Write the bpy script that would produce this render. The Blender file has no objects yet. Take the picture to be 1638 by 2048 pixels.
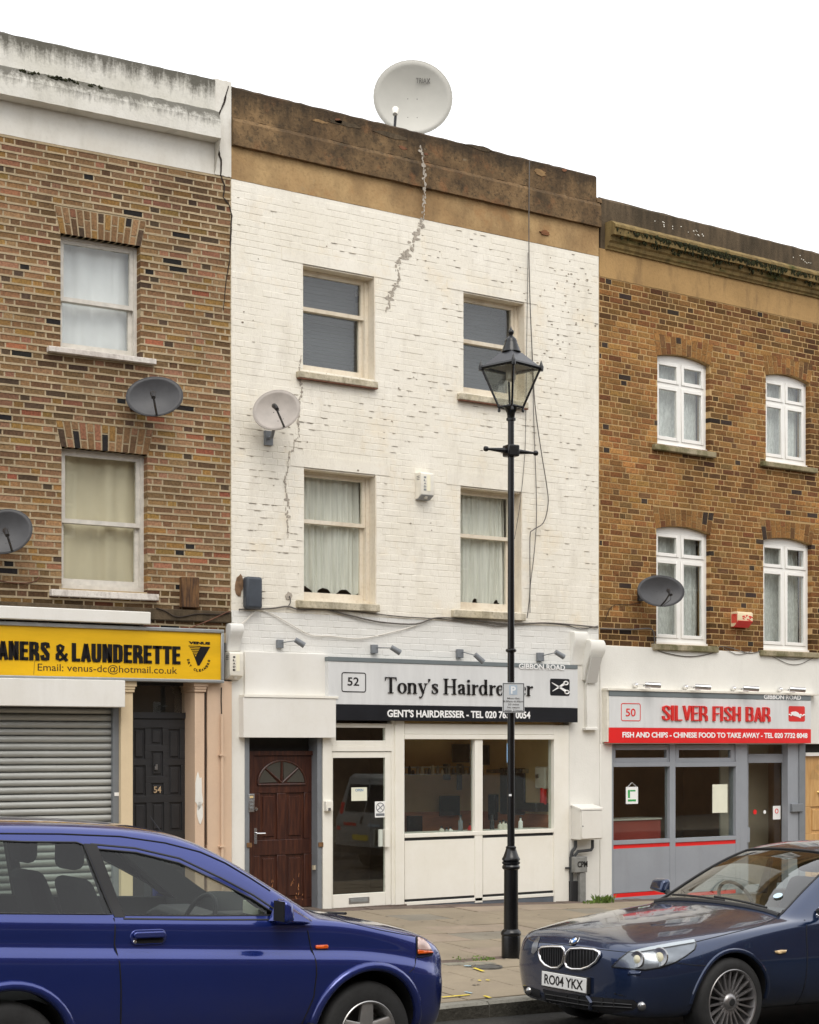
import bpy, bmesh, math, random
from math import sin, cos, pi, radians, sqrt
from mathutils import Vector, Matrix
from mathutils.bvhtree import BVHTree
from mathutils.geometry import delaunay_2d_cdt

SC = bpy.context.scene
COL = SC.collection
rnd = random.Random(7)

# ------------------------------------------------------------------ camera
F, CX, HY = 3400.0, 819.0, 1490.0          # focal length and horizon in pixels of the photograph
TH = radians(34.29)
CAM = Vector((-9.04, -16.79, 1.95))
cd = bpy.data.cameras.new('camera')
cd.sensor_fit = 'HORIZONTAL'; cd.sensor_width = 36.0
cd.lens = 36.0 * F / 1638.0
cd.shift_y = (HY - 1024.0) / 1638.0
cd.clip_start = 0.1; cd.clip_end = 2000
cam = bpy.data.objects.new('camera', cd); COL.objects.link(cam)
cam.location = CAM; cam.rotation_euler = (pi / 2, 0, -TH)
SC.camera = cam
FWD = Vector((sin(TH), cos(TH), 0)); RGT = Vector((cos(TH), -sin(TH), 0)); UP = Vector((0, 0, 1))

# ------------------------------------------------------------------ sky, sun, exposure
SUN_EL, SUN_AZ = radians(52), radians(205)      # azimuth measured clockwise from +Y
w = bpy.data.worlds.new('World'); SC.world = w; w.use_nodes = True
nt = w.node_tree; nt.nodes.clear()
out = nt.nodes.new('ShaderNodeOutputWorld'); bg = nt.nodes.new('ShaderNodeBackground')
sky = nt.nodes.new('ShaderNodeTexSky'); sky.sky_type = 'NISHITA'; sky.sun_disc = False
sky.sun_elevation = SUN_EL; sky.sun_rotation = SUN_AZ; sky.air_density = 1.0; sky.dust_density = 6.0
mixw = nt.nodes.new('ShaderNodeMix'); mixw.data_type = 'RGBA'
mixw.inputs[0].default_value = 0.92                 # an even cover of white cloud over the sky
mixw.inputs[7].default_value = (10.0, 10.05, 10.2, 1)
nt.links.new(sky.outputs[0], mixw.inputs[6]); nt.links.new(mixw.outputs[2], bg.inputs[0])
bg.inputs[1].default_value = 0.13
nt.links.new(bg.outputs[0], out.inputs[0])
sd = bpy.data.lights.new('sun', 'SUN'); sd.energy = 1.1; sd.angle = radians(35); sd.color = (1.0, 0.95, 0.87)
sun = bpy.data.objects.new('sun', sd); COL.objects.link(sun)
sdir = Vector((sin(SUN_AZ) * cos(SUN_EL), cos(SUN_AZ) * cos(SUN_EL), sin(SUN_EL)))
sun.rotation_euler = sdir.to_track_quat('Z', 'Y').to_euler(); sun.location = (0, -10, 30)
vs = SC.view_settings
vs.view_transform = 'Standard'; vs.look = 'None'; vs.gamma = 1.0; vs.use_curve_mapping = False
vs.exposure = 0.35
SC.cycles.max_bounces = 8; SC.cycles.transparent_max_bounces = 16
SC.cycles.use_denoising = True

# ------------------------------------------------------------------ small helpers
def S(r, g, b):
    f = lambda c: (c / 255 / 12.92) if c <= 10 else ((c / 255 + 0.055) / 1.055) ** 2.4
    return (f(r), f(g), f(b))

def link(o, parent=None):
    COL.objects.link(o)
    if parent is not None: o.parent = parent
    return o

def tag(o, label=None, cat=None, group=None, kind=None):
    if label: o['label'] = label
    if cat: o['category'] = cat
    if group: o['group'] = group
    if kind: o['kind'] = kind
    return o

def empty(name, loc=(0, 0, 0), rz=0, label=None, cat=None, group=None):
    o = bpy.data.objects.new(name, None); o.empty_display_size = 0.2
    link(o); o.location = loc; o.rotation_euler = (0, 0, rz)
    return tag(o, label, cat, group)

class MB:
    """collects faces of ONE mesh"""
    def __init__(s): s.v = []; s.f = []; s.c = []; s.cur = None
    def add(s, vs, fs):
        n = len(s.v); s.v += [tuple(p) for p in vs]; s.f += [tuple(i + n for i in f) for f in fs]
        if s.cur is not None: s.c += [s.cur] * len(vs)
        return s
    def box(s, x0, x1, y0, y1, z0, z1, ch=0.0):
        """axis box; ch chamfers the -y face"""
        if x0 > x1: x0, x1 = x1, x0
        if y0 > y1: y0, y1 = y1, y0
        if z0 > z1: z0, z1 = z1, z0
        if ch <= 0:
            s.add([(x0, y0, z0), (x1, y0, z0), (x1, y1, z0), (x0, y1, z0), (x0, y0, z1), (x1, y0, z1), (x1, y1, z1), (x0, y1, z1)],
                  [(0, 3, 2, 1), (4, 5, 6, 7), (0, 1, 5, 4), (1, 2, 6, 5), (2, 3, 7, 6), (3, 0, 4, 7)])
        else:
            c = min(ch, (x1 - x0) * .4, (z1 - z0) * .4)
            s.add([(x0 + c, y0, z0 + c), (x1 - c, y0, z0 + c), (x1 - c, y0, z1 - c), (x0 + c, y0, z1 - c),
                   (x0, y0 + c, z0), (x1, y0 + c, z0), (x1, y0 + c, z1), (x0, y0 + c, z1),
                   (x0, y1, z0), (x1, y1, z0), (x1, y1, z1), (x0, y1, z1)],
                  [(0, 1, 2, 3), (4, 5, 1, 0), (5, 6, 2, 1), (6, 7, 3, 2), (7, 4, 0, 3),
                   (8, 9, 5, 4), (9, 10, 6, 5), (10, 11, 7, 6), (11, 8, 4, 7), (11, 10, 9, 8)])
        return s
    def prism(s, pts, y0, y1):
        """polygon in (x,z) extruded from y0 (front) to y1"""
        n = len(pts)
        a = sum(pts[i][0] * pts[(i + 1) % n][1] - pts[(i + 1) % n][0] * pts[i][1] for i in range(n))
        if a < 0: pts = pts[::-1]
        v = [(p[0], y0, p[1]) for p in pts] + [(p[0], y1, p[1]) for p in pts]
        fs = [tuple(range(n)), tuple(range(2 * n - 1, n - 1, -1))]
        for i in range(n):
            j = (i + 1) % n; fs.append((i, i + n, j + n, j))
        return s.add(v, fs)
    def extr(s, prof, x0, x1):
        """profile in (y,z) extruded along x (closed)"""
        n = len(prof)
        v = [(x0, p[0], p[1]) for p in prof] + [(x1, p[0], p[1]) for p in prof]
        fs = [tuple(range(n)), tuple(range(2 * n - 1, n - 1, -1))]
        for i in range(n):
            j = (i + 1) % n; fs.append((i, i + n, j + n, j))
        return s.add(v, fs)
    def tube(s, pts, r, n=8, caps=True):
        pts = [Vector(p) for p in pts]; m = len(pts); rings = []
        rr = r if isinstance(r, (list, tuple)) else [r] * m
        up = None
        for i, p in enumerate(pts):
            d = (pts[min(i + 1, m - 1)] - pts[max(i - 1, 0)]).normalized()
            if up is None: up = Vector((0, 0, 1)) if abs(d.z) < .9 else Vector((1, 0, 0))
            a = d.cross(up).normalized(); up = a.cross(d).normalized()
            rings.append([p + (a * cos(2 * pi * k / n) + up * sin(2 * pi * k / n)) * rr[i] for k in range(n)])
        v = [q for ring in rings for q in ring]; fs = []
        for i in range(m - 1):
            for k in range(n):
                k2 = (k + 1) % n; fs.append((i * n + k, i * n + k2, (i + 1) * n + k2, (i + 1) * n + k))
        if caps: fs += [tuple(range(n - 1, -1, -1)), tuple(range((m - 1) * n, m * n))]
        return s.add(v, fs)
    def lathe(s, prof, n=20, c=(0, 0, 0), mat=None, a0=0.0, caps=True):
        """profile [(r,z)] turned about z through c"""
        v = []; fs = []; m = len(prof)
        for r, z in prof:
            for k in range(n):
                a = a0 + 2 * pi * k / n
                p = Vector((r * cos(a), r * sin(a), z))
                if mat is not None: p = mat @ p
                v.append((p.x + c[0], p.y + c[1], p.z + c[2]))
        for i in range(m - 1):
            for k in range(n):
                k2 = (k + 1) % n; fs.append((i * n + k, i * n + k2, (i + 1) * n + k2, (i + 1) * n + k))
        if caps: fs += [tuple(range(n - 1, -1, -1)), tuple(range((m - 1) * n, m * n))]
        return s.add(v, fs)
    def grid(s, fn, nu, nv):
        v = [fn(i / nu, j / nv) for j in range(nv + 1) for i in range(nu + 1)]
        fs = [(j * (nu + 1) + i, j * (nu + 1) + i + 1, (j + 1) * (nu + 1) + i + 1, (j + 1) * (nu + 1) + i) for j in range(nv) for i in range(nu)]
        return s.add(v, fs)
    def mesh(s, name, mat, smooth=False, recalc=True):
        me = bpy.data.meshes.new(name); me.from_pydata(s.v, [], s.f)
        if s.c and len(s.c) == len(s.v):
            at = me.attributes.new('bc', 'FLOAT_COLOR', 'POINT')
            at.data.foreach_set('color', [x for c in s.c for x in (c[0], c[1], c[2], 1.0)])
        if recalc:
            bm = bmesh.new(); bm.from_mesh(me); bmesh.ops.recalc_face_normals(bm, faces=bm.faces); bm.to_mesh(me); bm.free()
        if mat is not None: me.materials.append(mat)
        if smooth:
            me.polygons.foreach_set('use_smooth', [True] * len(me.polygons))
            me.set_sharp_from_angle(angle=smooth if isinstance(smooth, float) else radians(38))
        return me
    def build(s, name, mat, parent=None, smooth=False, recalc=True):
        return link(bpy.data.objects.new(name, s.mesh(name, mat, smooth, recalc)), parent)

def box(name, mat, parent, x0, x1, y0, y1, z0, z1, bev=0.0):
    o = MB().box(x0, x1, y0, y1, z0, z1).build(name, mat, parent)
    if bev: bevel(o, bev)
    return o

def bevel(o, w_, seg=2, ang=40):
    m = o.modifiers.new('bevel', 'BEVEL'); m.width = w_; m.segments = seg; m.limit_method = 'ANGLE'; m.angle_limit = radians(ang)
    o.data.polygons.foreach_set('use_smooth', [True] * len(o.data.polygons))
    o.data.set_sharp_from_angle(angle=radians(60))
    m.harden_normals = False
    return o

def evald(o):
    bpy.context.view_layer.update()
    dg = bpy.context.evaluated_depsgraph_get()
    return bpy.data.meshes.new_from_object(o.evaluated_get(dg))

CAP = 0.682
# --- text -> mesh in the local x/z plane, fitted to a box
def text(name, s, mat, parent, x0, x1, z0, z1, y, ext=0.002, bold=0.0, fit_cap=True, shear=0.0, spacing=1.0):
    cu = bpy.data.curves.new('t', 'FONT'); cu.body = s; cu.size = 1.0; cu.offset = bold; cu.extrude = 0.5; cu.shear = shear
    cu.space_character = spacing; cu.resolution_u = 3
    o = bpy.data.objects.new('t', cu); COL.objects.link(o)
    me = evald(o)
    bpy.data.objects.remove(o); bpy.data.curves.remove(cu)
    xs = [v.co.x for v in me.vertices]; mx0, mx1 = min(xs), max(xs)
    if fit_cap: my0, my1 = 0.0 - bold, CAP + bold
    else:
        ys = [v.co.y for v in me.vertices]; my0, my1 = min(ys), max(ys)
    for v in me.vertices:
        X = x0 + (v.co.x - mx0) / (mx1 - mx0) * (x1 - x0)
        Z = z0 + (v.co.y - my0) / (my1 - my0) * (z1 - z0)
        v.co = (X, y - (v.co.z + .5) * ext, Z)
    me.name = name; me.materials.clear(); me.materials.append(mat)
    return link(bpy.data.objects.new(name, me), parent)

# ------------------------------------------------------------------ materials
MATS = {}
def mat(name, col, rough=0.6, metal=0.0, var=0.0, vscale=6.0, col2=None, bump=0.0, bscale=60.0, spec=0.5, coat=0.0,
        stretch=(1, 1, 1), ior=1.5, emit=None, detail=4.0, lo=.35, hi=.65, flake=0.0):
    m = bpy.data.materials.new(name); m.use_nodes = True
    nt = m.node_tree; b = nt.nodes['Principled BSDF']; N = nt.nodes.new; Lk = nt.links.new
    b.inputs['Base Color'].default_value = (*col, 1); b.inputs['Roughness'].default_value = rough
    b.inputs['Metallic'].default_value = metal; b.inputs['IOR'].default_value = ior
    b.inputs['Specular IOR Level'].default_value = spec
    if coat:
        b.inputs['Coat Weight'].default_value = coat; b.inputs['Coat Roughness'].default_value = 0.03
    tc = mp = None
    if var or bump or col2:
        tc = N('ShaderNodeTexCoord'); mp = N('ShaderNodeMapping'); mp.inputs['Scale'].default_value = stretch
        Lk(tc.outputs['Object'], mp.inputs[0])
    if var or col2:
        n = N('ShaderNodeTexNoise'); n.inputs['Scale'].default_value = vscale; n.inputs['Detail'].default_value = detail; n.inputs['Roughness'].default_value = .6
        Lk(mp.outputs[0], n.inputs['Vector'])
        r = N('ShaderNodeMapRange'); r.inputs[1].default_value = lo; r.inputs[2].default_value = hi; Lk(n.outputs[0], r.inputs[0])
        mx = N('ShaderNodeMix'); mx.data_type = 'RGBA'
        c2 = col2 if col2 else tuple(c * (1 - var) for c in col)
        c1 = col if col2 else tuple(min(1, c * (1 + var * .6)) for c in col)
        mx.inputs[6].default_value = (*c1, 1); mx.inputs[7].default_value = (*c2, 1)
        Lk(r.outputs[0], mx.inputs[0]); Lk(mx.outputs[2], b.inputs['Base Color'])
    if bump:
        n2 = N('ShaderNodeTexNoise'); n2.inputs['Scale'].default_value = bscale; n2.inputs['Detail'].default_value = 5
        Lk(mp.outputs[0], n2.inputs['Vector'])
        bp = N('ShaderNodeBump'); bp.inputs['Strength'].default_value = min(1, bump); bp.inputs['Distance'].default_value = .01
        Lk(n2.outputs[0], bp.inputs['Height']); Lk(bp.outputs[0], b.inputs['Normal'])
    if emit: b.inputs['Emission Color'].default_value = (*emit[:3], 1); b.inputs['Emission Strength'].default_value = emit[3]
    MATS[name] = m
    return m

def glass(name, tint=(1, 1, 1), refl=1.0, rough=0.0, ior=1.5, bump=0.0, bscale=2.0):
    """thin pane: clear, with a Fresnel reflection on top"""
    m = bpy.data.materials.new(name); m.use_nodes = True; nt = m.node_tree; nt.nodes.clear(); N = nt.nodes.new; Lk = nt.links.new
    o = N('ShaderNodeOutputMaterial'); t = N('ShaderNodeBsdfTransparent'); t.inputs[0].default_value = (*tint, 1)
    g = N('ShaderNodeBsdfGlossy'); g.inputs['Roughness'].default_value = rough; g.inputs['Color'].default_value = (1, 1, 1, 1)
    fr = N('ShaderNodeFresnel'); ge = N('ShaderNodeNewGeometry')       # same reflectance from both faces of the thin pane
    io = N('ShaderNodeMix'); io.inputs[2].default_value = ior; io.inputs[3].default_value = 1.0 / ior
    Lk(ge.outputs['Backfacing'], io.inputs[0]); Lk(io.outputs[0], fr.inputs[0])
    mu = N('ShaderNodeMath'); mu.operation = 'MULTIPLY'; mu.inputs[1].default_value = refl; mu.use_clamp = True
    Lk(fr.outputs[0], mu.inputs[0]); mx = N('ShaderNodeMixShader'); Lk(mu.outputs[0], mx.inputs[0])
    Lk(t.outputs[0], mx.inputs[1]); Lk(g.outputs[0], mx.inputs[2]); Lk(mx.outputs[0], o.inputs[0])
    if bump:
        tc = N('ShaderNodeTexCoord'); n2 = N('ShaderNodeTexNoise'); n2.inputs['Scale'].default_value = bscale
        Lk(tc.outputs['Object'], n2.inputs['Vector']); bp = N('ShaderNodeBump'); bp.inputs['Strength'].default_value = bump; bp.inputs['Distance'].default_value = .01
        Lk(n2.outputs[0], bp.inputs['Height']); Lk(bp.outputs[0], g.inputs['Normal']); 
    MATS[name] = m
    return m

def brick_mat(name, soot=0.25, rough=0.9, mottle=.45):
    """colour comes from each brick's own 'bc' attribute, mottled and pitted"""
    m = bpy.data.materials.new(name); m.use_nodes = True; nt = m.node_tree; b = nt.nodes['Principled BSDF']; N = nt.nodes.new; Lk = nt.links.new
    b.inputs['Roughness'].default_value = rough; b.inputs['Specular IOR Level'].default_value = .25
    at = N('ShaderNodeAttribute'); at.attribute_name = 'bc'
    tc = N('ShaderNodeTexCoord'); ge = N('ShaderNodeNewGeometry')
    n = N('ShaderNodeTexNoise'); n.inputs['Scale'].default_value = 38; n.inputs['Detail'].default_value = 6; n.inputs['Roughness'].default_value = .7
    Lk(tc.outputs['Object'], n.inputs['Vector'])
    r = N('ShaderNodeMapRange'); r.inputs[1].default_value = .3; r.inputs[2].default_value = .7; r.inputs[3].default_value = 1 + mottle * .7; r.inputs[4].default_value = 1 - mottle; Lk(n.outputs[0], r.inputs[0])
    n3 = N('ShaderNodeTexNoise'); n3.inputs['Scale'].default_value = 1.3; n3.inputs['Detail'].default_value = 5; Lk(tc.outputs['Object'], n3.inputs['Vector'])
    r3 = N('ShaderNodeMapRange'); r3.inputs[1].default_value = .4; r3.inputs[2].default_value = .7; r3.inputs[3].default_value = 1.0; r3.inputs[4].default_value = 1 - soot; Lk(n3.outputs[0], r3.inputs[0])
    mu = N('ShaderNodeMath'); mu.operation = 'MULTIPLY'; Lk(r.outputs[0], mu.inputs[0]); Lk(r3.outputs[0], mu.inputs[1])
    vm = N('ShaderNodeVectorMath'); vm.operation = 'SCALE'; Lk(at.outputs['Color'], vm.inputs[0]); Lk(mu.outputs[0], vm.inputs['Scale'])
    Lk(vm.outputs[0], b.inputs['Base Color'])
    bp = N('ShaderNodeBump'); bp.inputs['Strength'].default_value = .5; bp.inputs['Distance'].default_value = .008
    Lk(n.outputs[0], bp.inputs['Height']); Lk(bp.outputs[0], b.inputs['Normal'])
    MATS[name] = m
    return m

def stain_mat(name, base, stain, streak=(9, 9, 1.2), amount=.5, base2=None, moss=None, rough=.9, bump=.35, extra=None, bscale=45, lo=.45, hi=.75, fine=.6, run=None):
    """render or plaster with runs of dirt, patches and moss of their own shape"""
    m = bpy.data.materials.new(name); m.use_nodes = True; nt = m.node_tree; b = nt.nodes['Principled BSDF']; N = nt.nodes.new; Lk = nt.links.new
    b.inputs['Roughness'].default_value = rough; b.inputs['Specular IOR Level'].default_value = .2
    tc = N('ShaderNodeTexCoord')
    def noise(scale, stretch=(1, 1, 1), detail=6, lo=.4, hi=.65, off=0, rgh=.62):
        mp = N('ShaderNodeMapping'); mp.inputs['Scale'].default_value = stretch; mp.inputs['Location'].default_value = (off, off * .7, off * 1.3)
        Lk(tc.outputs['Object'], mp.inputs[0]); n = N('ShaderNodeTexNoise'); n.inputs['Scale'].default_value = scale; n.inputs['Detail'].default_value = detail; n.inputs['Roughness'].default_value = rgh
        Lk(mp.outputs[0], n.inputs['Vector']); r = N('ShaderNodeMapRange'); r.inputs[1].default_value = lo; r.inputs[2].default_value = hi; Lk(n.outputs[0], r.inputs[0]); return r.outputs[0]
    def mix(fac, a, c, k=1.0):
        mx = N('ShaderNodeMix'); mx.data_type = 'RGBA'
        if k != 1.0:
            q = N('ShaderNodeMath'); q.operation = 'MULTIPLY'; q.inputs[1].default_value = k; Lk(fac, q.inputs[0]); fac = q.outputs[0]
        Lk(fac, mx.inputs[0])
        if isinstance(a, tuple): mx.inputs[6].default_value = (*a, 1)
        else: Lk(a, mx.inputs[6])
        mx.inputs[7].default_value = (*c, 1); return mx.outputs[2]
    c = mix(noise(1.6, lo=.38, hi=.62), base, base2 or tuple(x * .82 for x in base))
    c = mix(noise(1.0, streak, lo=lo, hi=hi, off=3), c, stain, amount)
    c = mix(noise(26, lo=.5, hi=.72, off=9), c, stain, amount * fine)
    if extra:
        for k, (ec, sc, lo_, hi_, am) in enumerate(extra): c = mix(noise(sc, lo=lo_, hi=hi_, off=20 + 7 * k), c, ec, am)
    if run:                                    # runs of soot washed down from an upper edge: (z of edge, length, strength)
        sx = N('ShaderNodeSeparateXYZ'); Lk(tc.outputs['Object'], sx.inputs[0])
        g = N('ShaderNodeMapRange'); g.inputs[1].default_value = run[0] - run[1]; g.inputs[2].default_value = run[0]; g.inputs[3].default_value = -.42; g.inputs[4].default_value = .42; Lk(sx.outputs[2], g.inputs[0])
        mp = N('ShaderNodeMapping'); mp.inputs['Scale'].default_value = (1, 1, .10); Lk(tc.outputs['Object'], mp.inputs[0])
        n = N('ShaderNodeTexNoise'); n.inputs['Scale'].default_value = 9; n.inputs['Detail'].default_value = 8; n.inputs['Roughness'].default_value = .75; Lk(mp.outputs[0], n.inputs['Vector'])
        n9 = N('ShaderNodeTexNoise'); n9.inputs['Scale'].default_value = 22; n9.inputs['Detail'].default_value = 8; n9.inputs['Roughness'].default_value = .8; Lk(tc.outputs['Object'], n9.inputs['Vector'])
        a = N('ShaderNodeMath'); a.operation = 'ADD'; Lk(n.outputs[0], a.inputs[0]); Lk(g.outputs[0], a.inputs[1])
        a2 = N('ShaderNodeMath'); a2.operation = 'MULTIPLY_ADD'; a2.inputs[1].default_value = .7; Lk(n9.outputs[0], a2.inputs[0]); Lk(a.outputs[0], a2.inputs[2])
        r = N('ShaderNodeMapRange'); r.inputs[1].default_value = .80; r.inputs[2].default_value = 1.15; Lk(a2.outputs[0], r.inputs[0])
        c = mix(r.outputs[0], c, stain, run[2])
    if moss: c = mix(noise(2.2, (1, 1, 3), lo=.55, hi=.68, off=31), c, moss, .9)
    Lk(c, b.inputs['Base Color'])
    n2 = N('ShaderNodeTexNoise'); n2.inputs['Scale'].default_value = bscale; n2.inputs['Detail'].default_value = 6; Lk(tc.outputs['Object'], n2.inputs['Vector'])
    bp = N('ShaderNodeBump'); bp.inputs['Strength'].default_value = bump; bp.inputs['Distance'].default_value = .012
    Lk(n2.outputs[0], bp.inputs['Height']); Lk(bp.outputs[0], b.inputs['Normal'])
    MATS[name] = m
    return m

# ------------------------------------------------------------------ pixel -> place
def ray(px, py):
    return FWD + RGT * ((px - CX) / F) + UP * ((HY - py) / F)

class Frame:
    """a vertical facade through (ox,oy) turned by phi; local x along it, -y towards the street"""
    def __init__(s, ox, oy, phi):
        s.o = Vector((ox, oy, 0)); s.phi = phi; s.R = Matrix.Rotation(-phi, 3, 'Z')
        s.c = s.R @ (CAM - s.o)
    def __call__(s, px, py, dep=0.0):
        d = s.R @ ray(px, py); t = (-dep - s.c.y) / d.y
        p = s.c + d * t
        return p.x, p.z
    def x(s, px, dep=0.0): return s(px, HY, dep)[0]
    def z(s, px, py, dep=0.0): return s(px, py, dep)[1]
    def world(s, x, y, z): return s.R.inverted() @ Vector((x, y, z)) + s.o

H52 = Frame(0, 0, 0)
W52 = H52.x(1198)
H54 = Frame(0, 0, radians(-2.94))
H50 = Frame(W52, 0, radians(1.78))

# ground levels: the pavement falls towards the kerb and, along the houses, to the right
KY = -5.80
def gz(X, Y):
    t = min(1, max(-.3, -Y / 5.8))
    back = -0.03 * (X - 3.65); kerb = -0.145 - 0.008 * (X - 1.0)
    return back * (1 - t) + kerb * t
def rz_(X, Y):
    """road surface, falling to the right"""
    return -0.297 - .025 * (X - 1.0)
# ------------------------------------------------------------------ material table
m_white52 = stain_mat('white_brick_paint', (.83, .79, .695), (.36, .31, .24), (5, 5, 1.5), .30, base2=(.78, .735, .63), bump=.25, bscale=70, lo=.52, hi=.8, fine=.5,
                      extra=[((.20, .17, .14), 30, .70, .74, .8), ((.78, .66, .47), 2.3, .55, .75, .5)])
m_cool52 = stain_mat('cool_white_paint', (.76, .75, .71), (.42, .40, .36), (5, 5, 1.5), .18, base2=(.71, .70, .66), bump=.22, bscale=70, lo=.55, hi=.8, fine=.4)
m_plaster = stain_mat('white_plaster', (.78, .765, .71), (.45, .42, .36), (4, 4, 1.0), .15, base2=(.73, .715, .66), bump=.2, bscale=60, lo=.55, hi=.8, fine=.3)
m_frame52 = stain_mat('cream_window_paint', (.74, .68, .57), (.30, .21, .13), (6, 6, 1.2), .32, base2=(.69, .61, .48), bump=.15, bscale=80, lo=.5, hi=.75)
m_sill52 = stain_mat('mottled_sill_stone', (.66, .60, .48), (.13, .11, .07), (6, 6, 3), .55, base2=(.52, .46, .33), bump=.4, bscale=60, lo=.42, hi=.66, fine=1.0)
m_rust = mat('rusty_sill_edge', S(110, 72, 55), .9, var=.4, vscale=20)
m_brick54 = brick_mat('stock_brick_mixed', .25, mottle=.5)
m_mort54 = stain_mat('buff_mortar', (.46, .365, .235), (.15, .115, .07), (2, 2, 2), .45, base2=(.38, .30, .19), bump=.4, bscale=80)
m_brick50 = brick_mat('yellow_stock_brick', .35, mottle=.6)
m_mort50 = stain_mat('ochre_mortar', (.52, .35, .165), (.17, .115, .055), (2, 2, 2), .4, base2=(.43, .29, .135), bump=.4, bscale=80)
ZP = H54.z(0, 63); ZB = H54.z(0, 131, .11)
m_par54 = stain_mat('sooty_white_parapet', (.70, .68, .62), (.055, .05, .036), (6, 6, 1.5), .25, base2=(.60, .58, .51), bump=.3, lo=.5, hi=.8, fine=.6, run=(ZP, .42, .88))
m_band54 = stain_mat('sooty_white_band', (.70, .68, .62), (.055, .05, .036), (6, 6, 1.5), .2, base2=(.61, .59, .52), bump=.3, lo=.5, hi=.8, fine=.5, run=(ZB, .34, .85))
m_fri54 = stain_mat('white_stucco_frieze', (.73, .71, .65), (.40, .37, .30), (5, 5, 1.6), .35, base2=(.66, .63, .56), bump=.2, lo=.5, hi=.8, fine=.35)
m_par52 = stain_mat('brown_cement_render', (.235, .150, .074), (.030, .023, .016), (2.6, 2.6, 2.2), .80, base2=(.145, .09, .045), bump=.6, bscale=35, lo=.40, hi=.66, fine=.95,
                    extra=[((.25, .115, .05), 3.2, .58, .70, .55), ((.30, .25, .17), 6.5, .68, .74, .6), ((.05, .045, .03), 11, .60, .70, .6)], run=(H52.z(464, 172), .40, .75))
m_fri52 = stain_mat('ochre_cement_render', (.46, .31, .15), (.15, .095, .05), (2.2, 2.2, 1.6), .6, base2=(.37, .235, .11), bump=.4, bscale=35, lo=.42, hi=.68, fine=.6,
                    extra=[((.33, .17, .07), 3.2, .58, .70, .5), ((.33, .25, .14), 4.0, .62, .72, .5)])
m_par50 = stain_mat('dark_sooty_coping', (.125, .090, .055), (.035, .028, .018), (8, 8, 1.5), .7, base2=(.085, .062, .038), bump=.5, lo=.4, hi=.65)
m_cor50 = stain_mat('mossy_cornice', (.26, .185, .075), (.06, .045, .02), (9, 9, 1.6), .6, base2=(.21, .145, .06), moss=(.030, .045, .008), bump=.4, lo=.42, hi=.66)
m_moss = mat('dark_moss', S(44, 46, 18), 1, var=.5, vscale=25, bump=1, bscale=90)
m_fri50 = stain_mat('ochre_frieze', (.43, .27, .115), (.10, .065, .04), (5, 5, 1.2), .6, base2=(.36, .225, .095), bump=.3, lo=.52, hi=.75, fine=.3)
m_patch = mat('grey_cement_patch', S(172, 163, 150), .95, var=.3, vscale=30, bump=.6, bscale=60)
m_crackd = mat('open_crack', S(48, 40, 34), 1.0)
m_sill54 = stain_mat('flaking_white_sill', (.70, .66, .60), (.12, .08, .06), (9, 9, 3), .5, base2=(.60, .55, .5), bump=.4, lo=.5, hi=.7)
m_sill50 = stain_mat('mossy_sill', (.30, .25, .15), (.09, .09, .03), (5, 5, 3), .75, base2=(.42, .36, .26), bump=.5, lo=.4, hi=.6)
m_frame54 = mat('weathered_grey_white_paint', S(205, 200, 190), .55, var=.12, vscale=12)
m_upvc = mat('white_plastic_frame', S(238, 236, 230), .35, var=.03)
m_glass = glass('window_glass', (.95, .965, .96), 1.0, bump=.05, bscale=1.2)
m_shopglass = glass('shop_glass', (.90, .93, .91), 1.15, bump=.015, bscale=1.0)
m_dark = mat('dark_interior', (.03, .028, .025), .9)
m_room = mat('room_wall', (.30, .27, .23), .9)
m_roof = mat('grey_slate_roof', S(80, 82, 85), .8, var=.3, vscale=3)
m_black = mat('black_gloss_paint', S(13, 13, 14), .25, var=.3, vscale=4, bump=.08, bscale=60)
m_blackm = mat('matt_black', (.012, .012, .013), .6)
m_cable = mat('grey_cable', S(95, 90, 85), .7)
m_cablew = mat('white_cable', S(215, 210, 200), .6)
m_chrome = mat('chrome', (.85, .85, .86), .12, 1.0)
m_steel = mat('brushed_steel', (.55, .56, .57), .32, 1.0, var=.15, vscale=8)
m_grey = mat('grey_metal_paint', S(120, 124, 128), .45, var=.08)
m_greyshop = stain_mat('shopfront_grey_paint', S(150, 154, 160), (.16, .15, .13), (5, 5, .8), .18, base2=S(144, 148, 154), rough=.42, bump=.05, lo=.54, hi=.85, fine=.3)
m_red = mat('red_sign_vinyl', S(222, 30, 28), .35, var=.06, vscale=3)
m_redL = mat('red_letters', S(214, 40, 34), .35)
m_signg = mat('pale_grey_sign_panel', S(214, 215, 214), .4, var=.05, vscale=2, stretch=(6, 1, 1))
m_bandg = mat('slate_grey_band', S(112, 120, 122), .4, var=.05)
m_bandk = mat('black_sign_band', S(26, 28, 33), .3, var=.15)
m_letk = mat('black_letters', S(22, 21, 22), .3)
m_letw = mat('white_letters', S(240, 240, 238), .4)
m_yellow = mat('yellow_sign_panel', S(226, 178, 20), .35, var=.10, vscale=2, stretch=(.6, 1, 3))
m_alu = mat('aluminium_sign_frame', S(170, 174, 174), .35, .6, var=.1)
m_panelw = stain_mat('white_panel', S(228, 226, 220), (.42, .38, .31), (7, 7, .8), .18, base2=S(223, 220, 212), rough=.45, bump=.05, lo=.55, hi=.85, fine=.25)
m_cream = stain_mat('cream_shopfront_paint', S(236, 233, 223), (.40, .35, .27), (5, 5, .8), .16, base2=S(231, 227, 215), rough=.4, bump=.05, lo=.56, hi=.85, fine=.25)
m_plinth = mat('slate_blue_plinth', S(92, 98, 106), .7, var=.15)
m_wood = mat('varnished_red_brown_wood', S(54, 28, 21), .35, col2=S(84, 47, 31), vscale=2.5, stretch=(14, 14, 1.2), bump=.15, bscale=30, lo=.42, hi=.72)
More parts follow.
